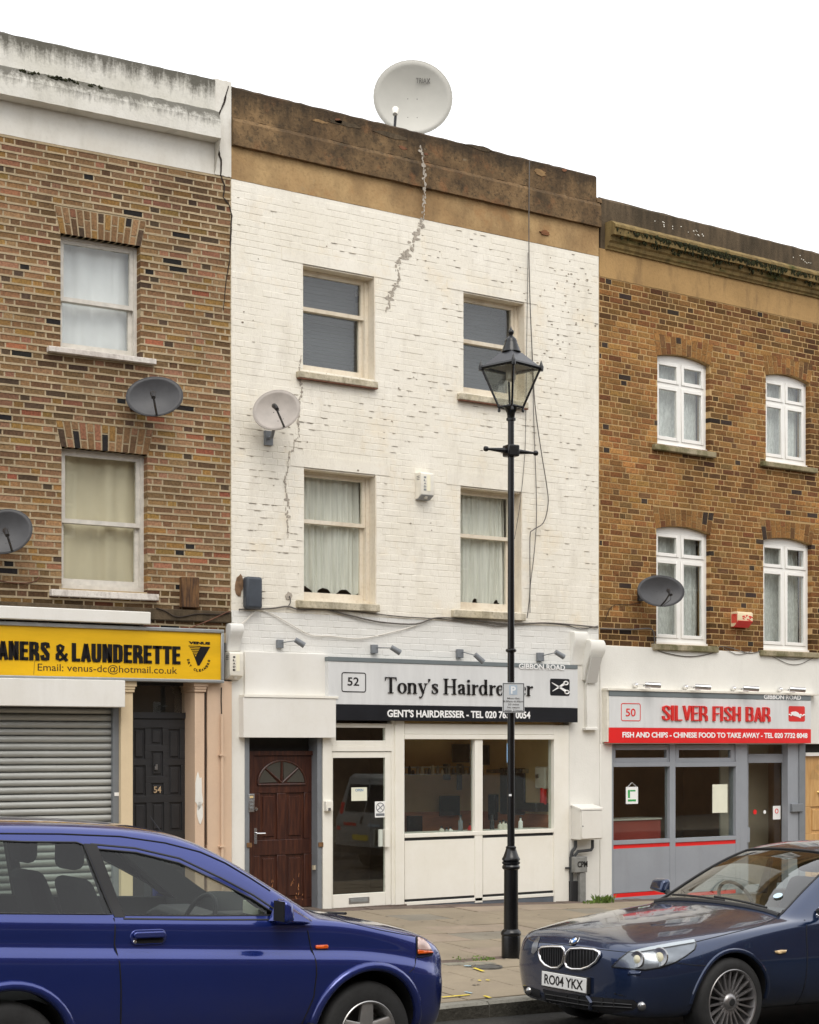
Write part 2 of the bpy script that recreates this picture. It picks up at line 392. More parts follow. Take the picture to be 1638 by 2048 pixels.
m_worn = mat('worn_bare_wood', S(176, 120, 78), .8, var=.3, vscale=30)
m_pine = mat('light_pine_wood', S(206, 166, 108), .45, col2=S(188, 142, 84), vscale=3, stretch=(12, 12, 1))
m_bdoor = mat('black_door_paint', S(38, 38, 40), .5, var=.2, vscale=5, bump=.1)
m_peach = stain_mat('peach_paint', (.66, .49, .35), (.42, .30, .21), (4, 4, 1), .3, base2=(.62, .46, .335), bump=.2, lo=.5, hi=.8, fine=.3)
m_creamp = stain_mat('cream_pilaster_paint', (.70, .57, .38), (.45, .34, .2), (4, 4, 1), .3, base2=(.66, .53, .35), bump=.2, lo=.5, hi=.8, fine=.3)
m_slat = mat('galvanised_shutter_slat', S(172, 173, 168), .45, .25, var=.12, vscale=5, stretch=(.5, 1, 4))
m_net = mat('net_curtain', S(222, 220, 210), .95, var=.12, vscale=3, stretch=(12, 1, .6))
m_sheetw = mat('white_sheet_curtain', S(226, 226, 226), .95, var=.06, vscale=3)
m_sheetb = mat('beige_sheet_curtain', S(222, 210, 182), .95, var=.10, vscale=2, stretch=(1, 1, .5))
m_lace = mat('lace_curtain', S(214, 216, 212), .95, var=.2, vscale=14, stretch=(3, 1, 1))
m_blind = mat('slate_blind', S(70, 73, 77), .7, var=.06)
m_dishd = mat('dark_grey_mesh_dish', S(66, 66, 68), .5, var=.12, vscale=10, bump=.1, bscale=150)
m_dishl = mat('warm_grey_dish', S(172, 164, 156), .5, var=.1, vscale=8)
m_dishw = mat('pale_grey_dish', S(186, 184, 175), .45, var=.04, vscale=4)
m_plastic = mat('black_plastic', (.02, .02, .022), .45)
m_slateplastic = mat('slate_blue_plastic', S(62, 68, 76), .5, var=.15)
m_boxw = mat('white_plastic_box', S(226, 221, 208), .5, var=.08, vscale=8)
m_rot = mat('rotten_varnished_timber', S(120, 86, 50), .85, col2=S(60, 40, 26), vscale=4, stretch=(10, 10, 1.2), bump=.6, bscale=30)
m_lampgl = glass('lantern_glass', (.90, .90, .87), 1.6, rough=.06, bump=.35, bscale=30)
m_paper = mat('paper_notice', S(226, 226, 205), .8, var=.05)
m_green = mat('green_print', S(50, 160, 80), .7)

from mathutils.noise import noise as noise3_
def noise3(p): return noise3_(Vector(p))
# ------------------------------------------------------------------ brickwork
def blend(k, pal):
    """draw a palette towards its own mean so that neighbours blend"""
    t = sum(w_ for w_, c in pal); mean = [sum(w_ * c[i] for w_, c in pal) / t for i in range(3)]
    return [(w_, tuple(c[i] * (1 - k) + mean[i] * k for i in range(3)) if sum(c) > .12 else c) for w_, c in pal]
def holes_at(holes, z):
    """intervals of x blocked at height z; a hole is a function z -> (x0,x1) or None"""
    r = []
    for h in holes:
        q = h(z)
        if q: r.append(q)
    return sorted(r)

def rect_hole(x0, x1, z0, z1):
    return lambda z: (x0, x1) if z0 < z < z1 else None
def trap_hole(x0, x1, z0, z1, sp):
    return lambda z: (x0 - sp * (z - z0) / (z1 - z0), x1 + sp * (z - z0) / (z1 - z0)) if z0 <= z < z1 else None

def bricks(fr, x0, x1, z0, z1, holes, course, joint, pal, yf, depth, matl, parent, seed, ch=.003, jit=.0025, n_single=300, ujit=.004, unit=(.2285, .1145), soot=None):
    R = random.Random(seed); lst = []
    row = 0; z = z0
    tot = sum(p[0] for p in pal)
    def pick(zone=0.0):
        t = R.random() * tot
        for wgt, c in pal:
            t -= wgt
            if t <= 0: break
        k = R.uniform(.82, 1.18)
        return tuple(max(.004, c_ * k * R.uniform(.94, 1.06)) for c_ in c)
    def tone(c, x, z):
        k = 1 + .38 * noise3((x * .9 + seed, z * 1.1, seed * .37)) + .22 * noise3((x * 3.1, z * 3.7 + seed, 1.3))
        if soot: k *= soot(x, z, R)
        return tuple(q * k for q in c)
    while z + course * .6 < z1:
        zz = min(z + course, z1)
        blocked = holes_at(holes, (z + zz) / 2)
        off = (row % 2) * (unit[0] + unit[1]) / 2 + R.uniform(-.02, .02)
        x = x0 - off; k = 0
        while x < x1:
            L = unit[k % 2] + R.uniform(-ujit, ujit); 
            if R.random() < .06: L = unit[(k + 1) % 2]
            k += 1
            segs = [(max(x, x0), min(x + L, x1))]
            for a, b_ in blocked:
                ns = []
                for s0, s1 in segs:
                    if b_ <= s0 or a >= s1: ns.append((s0, s1))
                    else:
                        if a - s0 > .025: ns.append((s0, a))
                        if s1 - b_ > .025: ns.append((b_, s1))
                segs = ns
            for s0, s1 in segs:
                if s1 - s0 > .03:
                    lst.append((s0 + joint * .5 if not any(abs(s0 - b_) < 1e-6 for a, b_ in blocked) else s0 - .002,
                                s1 - joint * .5 if not any(abs(s1 - a) < 1e-6 for a, b_ in blocked) else s1 + .002,
                                z + joint * .5, zz - joint * .5, tone(pick(), (s0 + s1) / 2, z)))
            x += L
        z = zz; row += 1
    # projected size in the photograph
    def area(b_):
        p = fr.world((b_[0] + b_[1]) / 2, 0, b_[2]) - CAM
        Z = p.dot(FWD); u = p.dot(RGT) / Z * F + CX
        vis = 1.0 if -5 < u < 1643 else 0.0
        return vis * (b_[1] - b_[0]) * (b_[3] - b_[2]) / Z / Z + 1e-9
    lst.sort(key=area, reverse=True)
    def put(m, b_):
        m.cur = b_[4]; j = lambda: R.uniform(-jit, jit); dy = R.uniform(-.0015, .0025)
        n0 = len(m.v); m.box(b_[0], b_[1], yf + dy, yf + depth, b_[2], b_[3], ch)
        a, c_, e, d = j(), j(), j(), j()
        for i in range(n0, len(m.v)):
            vx, vy, vz = m.v[i]; lo = vz < (b_[2] + b_[3]) / 2; le = vx < (b_[0] + b_[1]) / 2
            m.v[i] = (vx, vy, vz + (a if lo else c_) * (1 if le else -1) * .5 + (e if lo else d) * .3)
    for b_ in lst[:n_single]:
        m = MB(); put(m, b_); m.build('brick', matl, parent, recalc=False)
    m = MB()
    for b_ in lst[n_single:]: put(m, b_)
    if m.v: tag(m.build('brickwork', matl, parent, recalc=False), kind='stuff')
    return lst

def voussoirs(x0, x1, z0, z1, sp, n, pal, yf, depth, matl, parent, seed, rise=0.0, joint=.011):
    """a flat or cambered brick arch of n upright bricks, each cut in two at changing heights"""
    R = random.Random(seed); tot = sum(p[0] for p in pal)
    def pick():
        t = R.random() * tot
        for wgt, c in pal:
            t -= wgt
            if t <= 0: break
        k = R.uniform(.8, 1.15); return tuple(q * k for q in c)
    def bot(t): return z0 + rise * (1 - (2 * t - 1) ** 2)
    def pt(t, h):
        xb = x0 + (x1 - x0) * t; xt = x0 - sp + (x1 - x0 + 2 * sp) * t
        zb = bot(t); return (xb + (xt - xb) * h, zb + (z1 - zb) * h)
    jt = joint / (x1 - x0) / 2
    for i in range(n):
        t0, t1 = i / n + jt, (i + 1) / n - jt
        cut = .36 if i % 2 else .66
        cut += R.uniform(-.04, .04)
        jh = joint / (z1 - z0) / 2
        for h0, h1 in ((0, cut - jh), (cut + jh, 1)):
            m = MB(); m.cur = pick()
            m.prism([pt(t0, h0), pt(t1, h0), pt(t1, h1), pt(t0, h1)], yf + R.uniform(-.001, .002), yf + depth)
            m.build('arch_brick', matl, parent)

def slab(x0, x1, z0, z1, rects, y0, y1):
    """wall slab cut by rectangular openings (x0,x1,z0,z1)"""
    m = MB()
    xs = sorted(set([x0, x1] + [min(max(v, x0), x1) for r in rects for v in r[:2]]))
    zs = sorted(set([z0, z1] + [min(max(v, z0), z1) for r in rects for v in r[2:]]))
    for j in range(len(zs) - 1):
        run = None
        for i in range(len(xs) - 1):
            cx, cz = (xs[i] + xs[i + 1]) / 2, (zs[j] + zs[j + 1]) / 2
            solid = not any(r[0] < cx < r[1] and r[2] < cz < r[3] for r in rects)
            if solid:
                if run is None: run = xs[i]
            if (not solid or i == len(xs) - 2) and run is not None:
                m.box(run, xs[i + 1] if solid else xs[i], y0, y1, zs[j], zs[j + 1]); run = None
    return m

def band(m, prof, x0, x1, n, jit, seed, cap=True):
    """moulding: open profile [(y,z)...] swept along x with a slightly uneven run; closed behind at y=.2"""
    R = random.Random(seed); k = len(prof); pts = []
    for i in range(n + 1):
        x = x0 + (x1 - x0) * i / n
        jz = [R.uniform(-jit, jit) for _ in prof]; jy = [R.uniform(-jit, jit) * .5 for _ in prof]
        if i in (0, n): jz = [0] * k; jy = [0] * k
        pts += [(x, p[0] + jy[q], p[1] + jz[q]) for q, p in enumerate(prof)]
        pts += [(x, .22, prof[-1][1]), (x, .22, prof[0][1])]
    k2 = k + 2; fs = []
    for i in range(n):
        for q in range(k2):
            q2 = (q + 1) % k2; fs.append((i * k2 + q, (i + 1) * k2 + q, (i + 1) * k2 + q2, i * k2 + q2))
    fs += [tuple(range(k2)), tuple(range(n * k2 + k2 - 1, n * k2 - 1, -1))]
    m.add(pts, fs); return m

def curtain(name, matl, x0, x1, z0, z1, y, frame, label, amp=.018, folds=9, seed=1, hem=None, group=None):
    R = random.Random(seed); ph = [R.uniform(0, 6.28) for _ in range(4)]
    e = 40
    def fn(u, v):
        a = u * folds * 2 * pi
        yy = y + amp * (1.5 * noise3((u * folds * 1.3 + .25 * v * sin(u * 7 + seed), v * .5 + seed, 0.3)) + .7 * noise3((u * folds * 3.1, v * .35, seed * 1.7)) + .35 * sin(a + ph[0] + 2 * noise3((u * 3, v, seed))))
        zb = z0 + (hem(u) if hem else 0)
        return (x0 + (x1 - x0) * u + .006 * sin(v * 4 + a), yy + .01 * sin(v * 3 + u * 4), zb + (z1 - zb) * v)
    o = MB().grid(fn, folds * 10, 14).build(name, matl, None, smooth=True, recalc=False)
    o.location = frame.o; o.rotation_euler = (0, 0, frame.phi)
    return tag(o, label, 'curtain', group)

def place(o, frame):
    o.location = frame.o; o.rotation_euler = (0, 0, frame.phi); return o

def hole_quad(fr, l, r, t, b):
    """opening measured in the photograph: left x, right x, top y at left, bottom y at left"""
    x0 = fr.x(l); x1 = fr.x(r); return x0, x1, fr.z(l, b), fr.z(l, t)

def sash_window(house, x0, x1, z0, z1, rev, zmid, fm, gm, fw=.07, name='window'):
    """vertical sash: outer frame, two sashes, panes, meeting rail"""
    y = rev
    w_ = MB()
    w_.box(x0, x0 + fw, y, y + .12, z0, z1); w_.box(x1 - fw, x1, y, y + .12, z0, z1)
    w_.box(x0 + fw, x1 - fw, y, y + .12, z1 - fw * .7, z1); w_.box(x0 + fw, x1 - fw, y - .01, y + .12, z0, z0 + .05)
    win = w_.build(name, fm, house)
    a, b_ = x0 + fw, x1 - fw; s = .042
    for nm, q0, q1, yy in (('upper_sash', zmid - .02, z1 - fw * .7, y + .02), ('lower_sash', z0 + .05, zmid + .02, y + .065)):
        m = MB(); m.box(a, a + s, yy, yy + .04, q0, q1); m.box(b_ - s, b_, yy, yy + .04, q0, q1)
        top = .04; bot = .07 if nm == 'lower_sash' else .045
        m.box(a + s, b_ - s, yy, yy + .04, q1 - top, q1); m.box(a + s, b_ - s, yy, yy + .04, q0, q0 + bot)
        so = m.build(nm, fm, win)
        box('pane', gm, win, a + s, b_ - s, yy + .018, yy + .022, q0 + bot, q1 - top)
    return win

def upvc_window(house, x0, x1, z0, z1, rise, rev, ztr, gm):
    """white plastic casements in four lights under a cambered head; z1 is the crown"""
    y = rev; zs = z1 - rise; f = .045; xm = (x0 + x1) / 2
    m = MB(); m.box(x0, x0 + f, y, y + .07, z0, zs); m.box(x1 - f, x1, y, y + .07, z0, zs)
    m.box(x0 + f, x1 - f, y, y + .07, z0, z0 + .085); m.box(x0 - .0, x1 + .0, y - .03, y, z0, z0 + .03)
    arc = [(x0 + (x1 - x0) * t, zs + rise * (1 - (2 * t - 1) ** 2)) for t in [i / 16 for i in range(17)]]
    m.prism([(x0, zs - .035), (x1, zs - .035)] + arc[::-1], y, y + .07)
    m.box(xm - .02, xm + .02, y, y + .07, z0 + .085, zs - .035); m.box(x0 + f, x1 - f, y + .001, y + .07, ztr - .02, ztr + .02)
    win = m.build('window', m_upvc, house)
    for a, b_ in ((x0 + f, xm - .02), (xm + .02, x1 - f)):
        for c_, d in ((z0 + .085, ztr - .02), (ztr + .02, zs - .035)):
            q = .05; g = MB(); g.box(a + .003, a + q, y - .012, y + .04, c_ + .003, d - .003); g.box(b_ - q, b_ - .003, y - .012, y + .04, c_ + .003, d - .003)
            g.box(a + q, b_ - q, y - .012, y + .04, c_ + .003, c_ + q); g.box(a + q, b_ - q, y - .012, y + .04, d - q, d - .003)
            ca = bevel(g.build('casement', m_upvc, win), .004, 1)
            box('pane', gm, win, a + q, b_ - q, y + .01, y + .014, c_ + q, d - q)
    return win

def ribbon(fr, px, wd, y, th, matl, name, parent, dep=0.0, jit=.3, seed=3, sub=4):
    """uneven strip along a pixel path on a facade: cracks and smears of cement; wd in metres (list or number)"""
    R = random.Random(seed); pts = [fr(*p, dep) for p in px]; P = []
    W = wd if isinstance(wd, (list, tuple)) else [wd] * len(pts)
    for i in range(len(pts) - 1):
        for k in range(sub):
            t = k / sub; P.append((pts[i][0] + (pts[i + 1][0] - pts[i][0]) * t, pts[i][1] + (pts[i + 1][1] - pts[i][1]) * t, W[i] + (W[i + 1] - W[i]) * t))
    P.append((*pts[-1], W[-1]))
    L = []; Rr = []
    for i, (x, z, w_) in enumerate(P):
        a = P[max(0, i - 1)]; b_ = P[min(len(P) - 1, i + 1)]; dx, dz = b_[0] - a[0], b_[1] - a[1]; l = sqrt(dx * dx + dz * dz) or 1
        nx, nz = -dz / l, dx / l; k0 = w_ * .5 * (1 + R.uniform(-jit, jit)); k1 = w_ * .5 * (1 + R.uniform(-jit, jit))
        L.append((x + nx * k0, z + nz * k0)); Rr.append((x - nx * k1, z - nz * k1))
    m = MB(); n = len(P); v = []
    for i in range(n):
        v += [(L[i][0], y - th, L[i][1]), (Rr[i][0], y - th, Rr[i][1]), (Rr[i][0], y, Rr[i][1]), (L[i][0], y, L[i][1])]
    fs = []
    for i in range(n - 1):
        for k in range(4):
            k2 = (k + 1) % 4; fs.append((i * 4 + k, i * 4 + k2, i * 4 + 4 + k2, i * 4 + 4 + k))
    fs += [(0, 1, 2, 3), (4 * n - 1, 4 * n - 2, 4 * n - 3, 4 * n - 4)]
    return m.add(v, fs).build(name, matl, parent)

def smear(fr, px, wd, y, th, matl, name, parent, dep=0.0, seed=3, dens=1.0):
    """cement pushed into a stepped crack: many small flat dabs, one part"""
    R = random.Random(seed); pts = [fr(*p, dep) for p in px]; m = MB()
    W = wd if isinstance(wd, (list, tuple)) else [wd] * len(pts)
    for i in range(len(pts) - 1):
        L = sqrt((pts[i + 1][0] - pts[i][0]) ** 2 + (pts[i + 1][1] - pts[i][1]) ** 2); n = max(2, int(L / .018 * dens))
        for k in range(n):
            t = (k + R.random()) / n; w_ = W[i] + (W[i + 1] - W[i]) * t
            w_ *= .62; x = pts[i][0] + (pts[i + 1][0] - pts[i][0]) * t + R.gauss(0, w_ * .35); z = pts[i][1] + (pts[i + 1][1] - pts[i][1]) * t
            hw, hh = w_ * (R.uniform(.12, .55) if R.random() < .85 else R.uniform(.7, 1.3)), R.uniform(.008, .030); c = 7
            q = [(x + hw * R.uniform(.6, 1.1) * cos(2 * pi * j / c + .4), z + hh * R.uniform(.7, 1.1) * sin(2 * pi * j / c + .4)) for j in range(c)]
            m.prism(q, y - th * (.2 + .8 * k / n), y + .004)
    return tag(m.build(name, matl, parent), kind='stuff')
# ------------------------------------------------------------------ house with the launderette (left)
def vol(house, x0, x1, top, floors, roofz, ygf=.4):
    """closed rooms behind a facade"""
    m = MB(); m.box(x0, x0 + .1, .25, 7, -.6, roofz); m.box(x1 - .1, x1, .25, 7, -.6, roofz); m.box(x0 + .1, x1 - .1, 6.9, 7, -.6, roofz)
    for z in floors: m.box(x0 + .1, x1 - .1, .25, 6.9, z - .12, z + .12)
    m.build('room_shell', m_room, house)
    r = MB(); r.box(x0, x1, .25, 7.1, roofz, roofz + .1); r.build('roof', m_roof, house)

fr = H54
h54 = place(empty('terraced_house', label='brown mixed brick house with streaked white parapet above the yellow launderette sign', cat='house'), fr)
XL = fr.x(0) - 1.9
pal54 = blend(0.15, [(22, S(136, 104, 72)), (22, S(120, 92, 64)), (16, S(146, 114, 82)), (12, S(148, 110, 84)), (10, S(104, 80, 58)), (9, S(142, 110, 62)), (4, S(154, 118, 66)), (5, S(150, 102, 78)), (2, S(156, 92, 68)), (5, S(72, 60, 50)), (3, S(40, 37, 36))])
wU = hole_quad(fr, 121, 281, 466, 700); wL = hole_quad(fr, 123, 295, 893, 1176)
zb = fr.z(300, 1262); zf = fr.z(461, 354)
wall = slab(XL, 0, zb - .1, zf, [wU, wL], .003, .24).build('wall', m_mort54, h54)
arch = .275
holes54 = [rect_hole(*wU[:2], wU[2] - .02, wU[3]), rect_hole(*wL[:2], wL[2] - .02, wL[3]),
           trap_hole(wU[0] - .01, wU[1] + .01, wU[3] - .001, wU[3] + arch, .06), trap_hole(wL[0] - .01, wL[1] + .01, wL[3] - .001, wL[3] + arch, .06)]
C54 = .0757
def soot54(x, z, R):
    k = 1.0
    if wU[0] - .15 < x < wU[1] + .2 and 0 < wU[2] - z < .38: k *= R.uniform(.5, .85)
    if z - zb < .45: k *= R.uniform(.35, .8)
    if zf - z < .5: k *= R.uniform(.7, 1)
    return k
bricks(fr, XL, -.002, zb, zf, holes54, C54, .016, pal54, 0, .10, m_brick54, wall, 11, soot=soot54)
m = MB(); R = random.Random(5); z = zb + C54
while z < zf - .02:                                  # raised ribbon pointing along the bed joints
    segs = [(XL, -.004)]
    for a, b_ in holes_at(holes54, z):
        segs = [q for s0, s1 in segs for q in ((s0, min(s1, a)), (max(s0, b_), s1)) if q[1] - q[0] > .02]
    for s0, s1 in segs:
        n = max(2, int((s1 - s0) / .12)); up = []; dn = []
        for i in range(n + 1):
            x = s0 + (s1 - s0) * i / n; up.append((x, z + .0105 + R.uniform(-.0022, .0022))); dn.append((x, z - .0105 + R.uniform(-.0022, .0022)))
        m.prism(dn + up[::-1], -.0045, .01)
    z += C54
tag(m.build('ribbon_pointing', m_mort54, wall), kind='stuff')
for q, sd_ in ((wU, 1), (wL, 2)):
    voussoirs(q[0] - .01, q[1] + .01, q[3], q[3] + arch, .06, 13, pal54, -.003, .11, m_brick54, wall, sd_, joint=.018)
w1 = sash_window(h54, *wU, .10, fr.z(122, 591), m_frame54, m_glass, .035)
w2 = sash_window(h54, *wL, .10, fr.z(124, 1038), m_frame54, m_glass, .04)
for q, (l, r, y0, y1) in ((wU, (98, 313, 691, 702)), (wL, (103, 318, 1178, 1191))):
    x0, x1 = fr.x(l, .07), fr.x(r, .07); bevel(box('sill', m_sill54, h54, x0, x1, -.075, .12, fr.z(l, y1, .07), fr.z(l, y0, .07)), .006)
place(curtain('curtain', m_sheetw, wU[0] + .02, wU[1] - .02, wU[2] + .03, wU[3], .27, fr, 'white sheet hung as a curtain in the top window above the launderette', .032, 4, 3), fr)
place(curtain('curtain', m_sheetb, wL[0] + .02, wL[1] - .02, wL[2] + .03, wL[3] - .04, .27, fr, 'beige sheet curtain in the window just above the launderette sign', .03, 4, 8), fr)
# parapet
P = lambda y, d=0.0: fr.z(0, y, d)
xr = fr.x(429)
m = MB(); band(m, [(0, P(267)), (0, P(199)), (-.168, P(186.5, .17))], XL, xr, 30, .002, 2); m.build('cornice', m_fri54, h54)
m = MB(); band(m, [(-.02, P(131, .0)), (-.02, P(66)), (.02, P(62))], XL, xr, 40, .006, 3); m.build('parapet', m_par54, h54)
m = MB(); band(m, [(-.168, P(186.3, .17)), (-.172, P(150, .17)), (-.112, P(131.5, .11)), (-.02, P(129, .03))], XL, xr, 40, .002, 4)
m.build('stained_band', m_band54, h54)
m = MB(); band(m, [(-.012, P(267)), (-.012, P(62)), (.02, P(60))], xr, -.003, 6, .006, 6); m.build('parapet_pier', m_fri54, h54)
m = MB(); R = random.Random(9)
for k in range(70):
    t = R.random() ** 1.2; x = fr.x(30 + 170 * t + R.uniform(-6, 6)); z = P(131, .11); m.lathe([(.0, .02), (.018 * R.random() + .006, .006), (.02 * R.random() + .008, -.006), (.004, -.02)], 6, (x, -.112 + R.uniform(-.01, .03), z + R.uniform(-.025, .004)))
tag(m.build('moss', m_moss, h54), kind='stuff')
ribbon(fr, [(457, 172), (448, 205), (437, 232), (431, 252), (434, 274), (436, 300), (443, 325), (441, 350)], [.012, .02, .016, .022, .04, .03, .022, .012], -.012, .006, m_crackd, 'crack', h54, .015, .5, 4)
ribbon(fr, [(441, 350), (449, 372), (446, 395), (458, 410), (463, 432), (461, 470), (459, 520), (452, 560), (446, 620)], [.014, .016, .012, .012, .014, .014, .01, .01, .006], -.004, .004, m_crackd, 'crack', h54, .0, .5, 6)
vol(h54, XL, -.02, 0, [fr.z(0, 1240), fr.z(0, 800)], P(110))
# dirt belt of dark bricks just above the sign is modelled as its own render fillet
bevel(box('ledge', m_par50, h54, XL, fr.x(460), -.05, .02, fr.z(200, 1236), fr.z(200, 1212)), .012)

# ------------------------------------------------------------------ painted house (middle)
fr = H52
h52 = place(empty('terraced_house', label='white painted brick house with brown stained parapet over the hairdresser', cat='house'), fr)
win52 = [hole_quad(fr, 606, 750, 527, 741), hole_quad(fr, 927, 1050, 582, 785), hole_quad(fr, 608, 752.5, 934, 1201), hole_quad(fr, 921, 1044, 971, 1220)]
zf = fr.z(461, 357); zsp = fr.z(700, 1232); zb = fr.z(490, 1306)
wall = slab(0.003, W52 - .003, zsp, zf, win52, .003, .26).build('wall', m_white52, h52)
wallL = slab(0.003, W52 - .003, zb - .35, zsp, [], .004, .26).build('lower_wall', m_cool52, h52)
lint = [(563.5, 794, 494, 519), (894, 1075, 559, 580), (580, 780, 906, 931), (893, 1068, 940, 966)]
LQ = [(fr.x(l), fr.x(r), fr.z(l, b_), fr.z(l, t)) for l, r, t, b_ in lint]
LQ = [(a, b_, win52[i][3], d) for i, (a, b_, c_, d) in enumerate(LQ)]
hl = [rect_hole(q[0], q[1], q[2] - .01, q[3]) for q in win52] + [rect_hole(*q) for q in LQ]
one = [(1, (.8, .75, .65))]
bricks(fr, .006, W52 - .006, zsp, zf, hl, .0757, .006, one, .0005, .12, m_white52, wall, 21, ch=.003, jit=.003, ujit=.006)
bricks(fr, .006, W52 - .006, zb - .2, zsp, [], .0757, .006, one, .001, .1, m_cool52, wallL, 22, ch=.0035, jit=.002, n_single=120)
for q in LQ: box('lintel', m_white52, h52, q[0], q[1], -.004, .1, q[2], q[3])
sills = [(597.6, 756.5, 741, 754), (920, 1057, 785, 798), (596.5, 760, 1200, 1215), (908, 1052, 1219, 1234)]
mids = [609, 674, 1038, 1067]
names52 = ['top left window of the white house', 'top right window of the white house behind the lantern', 'lower left window of the white house', 'lower right window of the white house behind the lamp post']
for i, q in enumerate(win52):
    wn = sash_window(h52, *q, .14, fr.z((606, 927, 608, 921)[i], mids[i]), m_frame52, m_glass, .055)
    l, r, y0, y1 = sills[i]; x0, x1 = fr.x(l, .06), fr.x(r, .06)
    s_ = bevel(box('sill', m_sill52, h52, x0, x1, -.065, .15, fr.z(l, y1, .06), fr.z(l, y0, .06)), .008)
    if i < 2: box('sill_edge', m_rust, h52, x0 + .003, x1 - .003, -.062, -.01, fr.z(l, y1, .06) - .012, fr.z(l, y1, .06) - .001)
    # painted timber lining of the head and the jamb
    mm = MB(); mm.box(q[1] - .012, q[1] + .004, .0, .14, q[2], q[3]); mm.box(q[0], q[1] - .012, .012, .14, q[3] - .02, q[3] + .004)
    mm.build('window_lining', m_frame52, h52)
    if i < 2:
        b_ = MB(); n = 26
        for k in range(n):
            z0 = q[2] + .05 + (q[3] - q[2] - .1) * k / n; z1 = q[2] + .05 + (q[3] - q[2] - .1) * (k + .93) / n
            b_.box(q[0] + .06, q[1] - .06, .33 + (k % 2) * .003, .336 + (k % 2) * .003, z0, z1)
        place(tag(b_.build('window_blind', m_blind), ('slate grey slatted blind in the ' + names52[i]), 'blind', 'blinds behind the top windows'), fr)
    else:
        hem = (lambda u: .13 * abs(sin(u * pi * 3.2 + .35)) ** .7 * (1 - .2 * u)) if i == 2 else (lambda u: .11 * max(0, sin(u * pi * 5 + .9)) ** 1.5)
        place(curtain('curtain', m_net, q[0] + .07, q[1] - .07, q[2] + .07, q[3] - .06, .27, fr, 'scalloped net curtain in the ' + names52[i], .02, 11, 30 + i, hem, 'net curtains in the white house'), fr)
P = lambda y, d=0.0: fr.z(464, y, d)
XR = fr.x(1192)
m = MB(); band(m, [(0, P(357)), (0, P(291))], .002, W52 - .004, 40, .003, 12); m.build('frieze', m_fri52, h52)
m = MB(); band(m, [(-.02, P(291.5)), (-.055, P(288, .05)), (-.05, P(240, .05)), (-.02, P(234, .02))], .002, W52 - .004, 60, .003, 13); m.build('stained_band', m_par52, h52)
m = MB(); band(m, [(-.012, P(234.5)), (-.010, P(176)), (.02, P(171))], .002, XR, 70, .005, 14); m.build('parapet', m_par52, h52)
m = MB(); zt = fr.z(1198, 395); band(m, [(-.03, P(234.5)), (-.02, zt - .03), (.02, zt)], XR, W52 + .03, 3, .006, 15); m.build('parapet_end', m_par52, h52)
m_flake = mat('exposed_render_flake', S(136, 108, 72), .95, var=.25, vscale=20)
m_flake2 = mat('dull_red_render', S(122, 80, 50), .95, var=.3, vscale=20)
m_brickred = mat('exposed_red_brick', S(118, 78, 54), .95, var=.3, vscale=20)
R = random.Random(17)
def blob(px, py, rx, rz, matl, name, par, fr, dep, th, seed, n=14, y=0):
    R = random.Random(seed); x, z = fr(px, py, dep); pts = []
    for k in range(n):
        a = 2 * pi * k / n; q = R.uniform(.65, 1.1); pts.append((x + rx * q * cos(a), z + rz * q * sin(a)))
    return MB().prism(pts, y - dep - th, y - dep + .01).build(name, matl, par)
for k, (px, py, rx, rz, ml) in enumerate([(640, 243, .12, .02, m_flake), (677, 242, .06, .03, m_brickred), (806, 296, .07, .025, m_brickred), (1080, 345, .11, .045, m_flake), (1128, 340, .05, .02, m_brickred), (852, 308, .04, .018, m_brickred), (960, 296, .22, .03, m_par50), (780, 270, .3, .035, m_par50), (690, 248, .25, .03, m_par50), (1090, 465, .09, .035, m_flake2)]):
    blob(px, py, rx, rz, ml, 'render_patch', h52, fr, .012 if py < 288 or px > 800 else .003, .004, 40 + k)
# cement-filled cracks
smear(fr, [(840, 290), (845, 320), (849, 350), (850, 375), (849, 400), (846, 430)], [.04, .05, .06, .05, .06, .04], -.055, .002, m_patch, 'crack_repair', h52, .055, 2)
smear(fr, [(846, 432), (840, 455), (828, 480), (822, 500), (802, 517), (795, 535), (798, 560), (783, 585), (777, 610), (772, 622)], [.05, .1, .12, .1, .12, .09, .06, .11, .09, .03], -.0035, .0015, m_patch, 'crack_repair', h52, 0, 7)
smear(fr, [(602, 712), (598, 745), (603, 780), (599, 800), (596, 840), (598, 872), (588, 884), (588, 900), (578, 905), (576, 935), (570, 958), (572, 985), (575, 1010), (574, 1040), (576, 1075)], [.015, .03, .04, .02, .025, .02, .015, .025, .02, .02, .03, .05, .06, .05, .012], -.0035, .0015, m_patch, 'crack_repair', h52, 0, 8)
m_bare = mat('bare_brown_brick', S(128, 100, 74), .95, var=.35, vscale=14, bump=.5)
for k, (px, py, rx, rz) in enumerate([(479, 1170, .06, .12), (578, 1192, .05, .05)]):
    blob(px, py, rx, rz, m_bare if k == 0 else m_patch, 'bare_patch', h52, fr, .004, .003, 80 + k)
R = random.Random(23); m = MB()
for k in range(90):                                 # chips of lost paint
    px, py = R.uniform(470, 1190), R.uniform(470, 1190)
    if k < 60: px, py = R.gauss(1120, 50), R.gauss(640, 60)
    if not (470 < px < 1192 and py > 480 + (px - 470) * .04): continue
    x, z = fr(px, py)
    if any(q[0] - .02 < x < q[1] + .02 and q[2] - .1 < z < q[3] + .02 for q in win52) or z > zf - .05: continue
    rx, rz = R.uniform(.006, .022), R.uniform(.005, .011)
    m.prism([(x + rx * R.uniform(.6, 1.2) * cos(a * pi / 3), z + rz * R.uniform(.6, 1.2) * sin(a * pi / 3)) for a in range(6)], -.0045, .002)
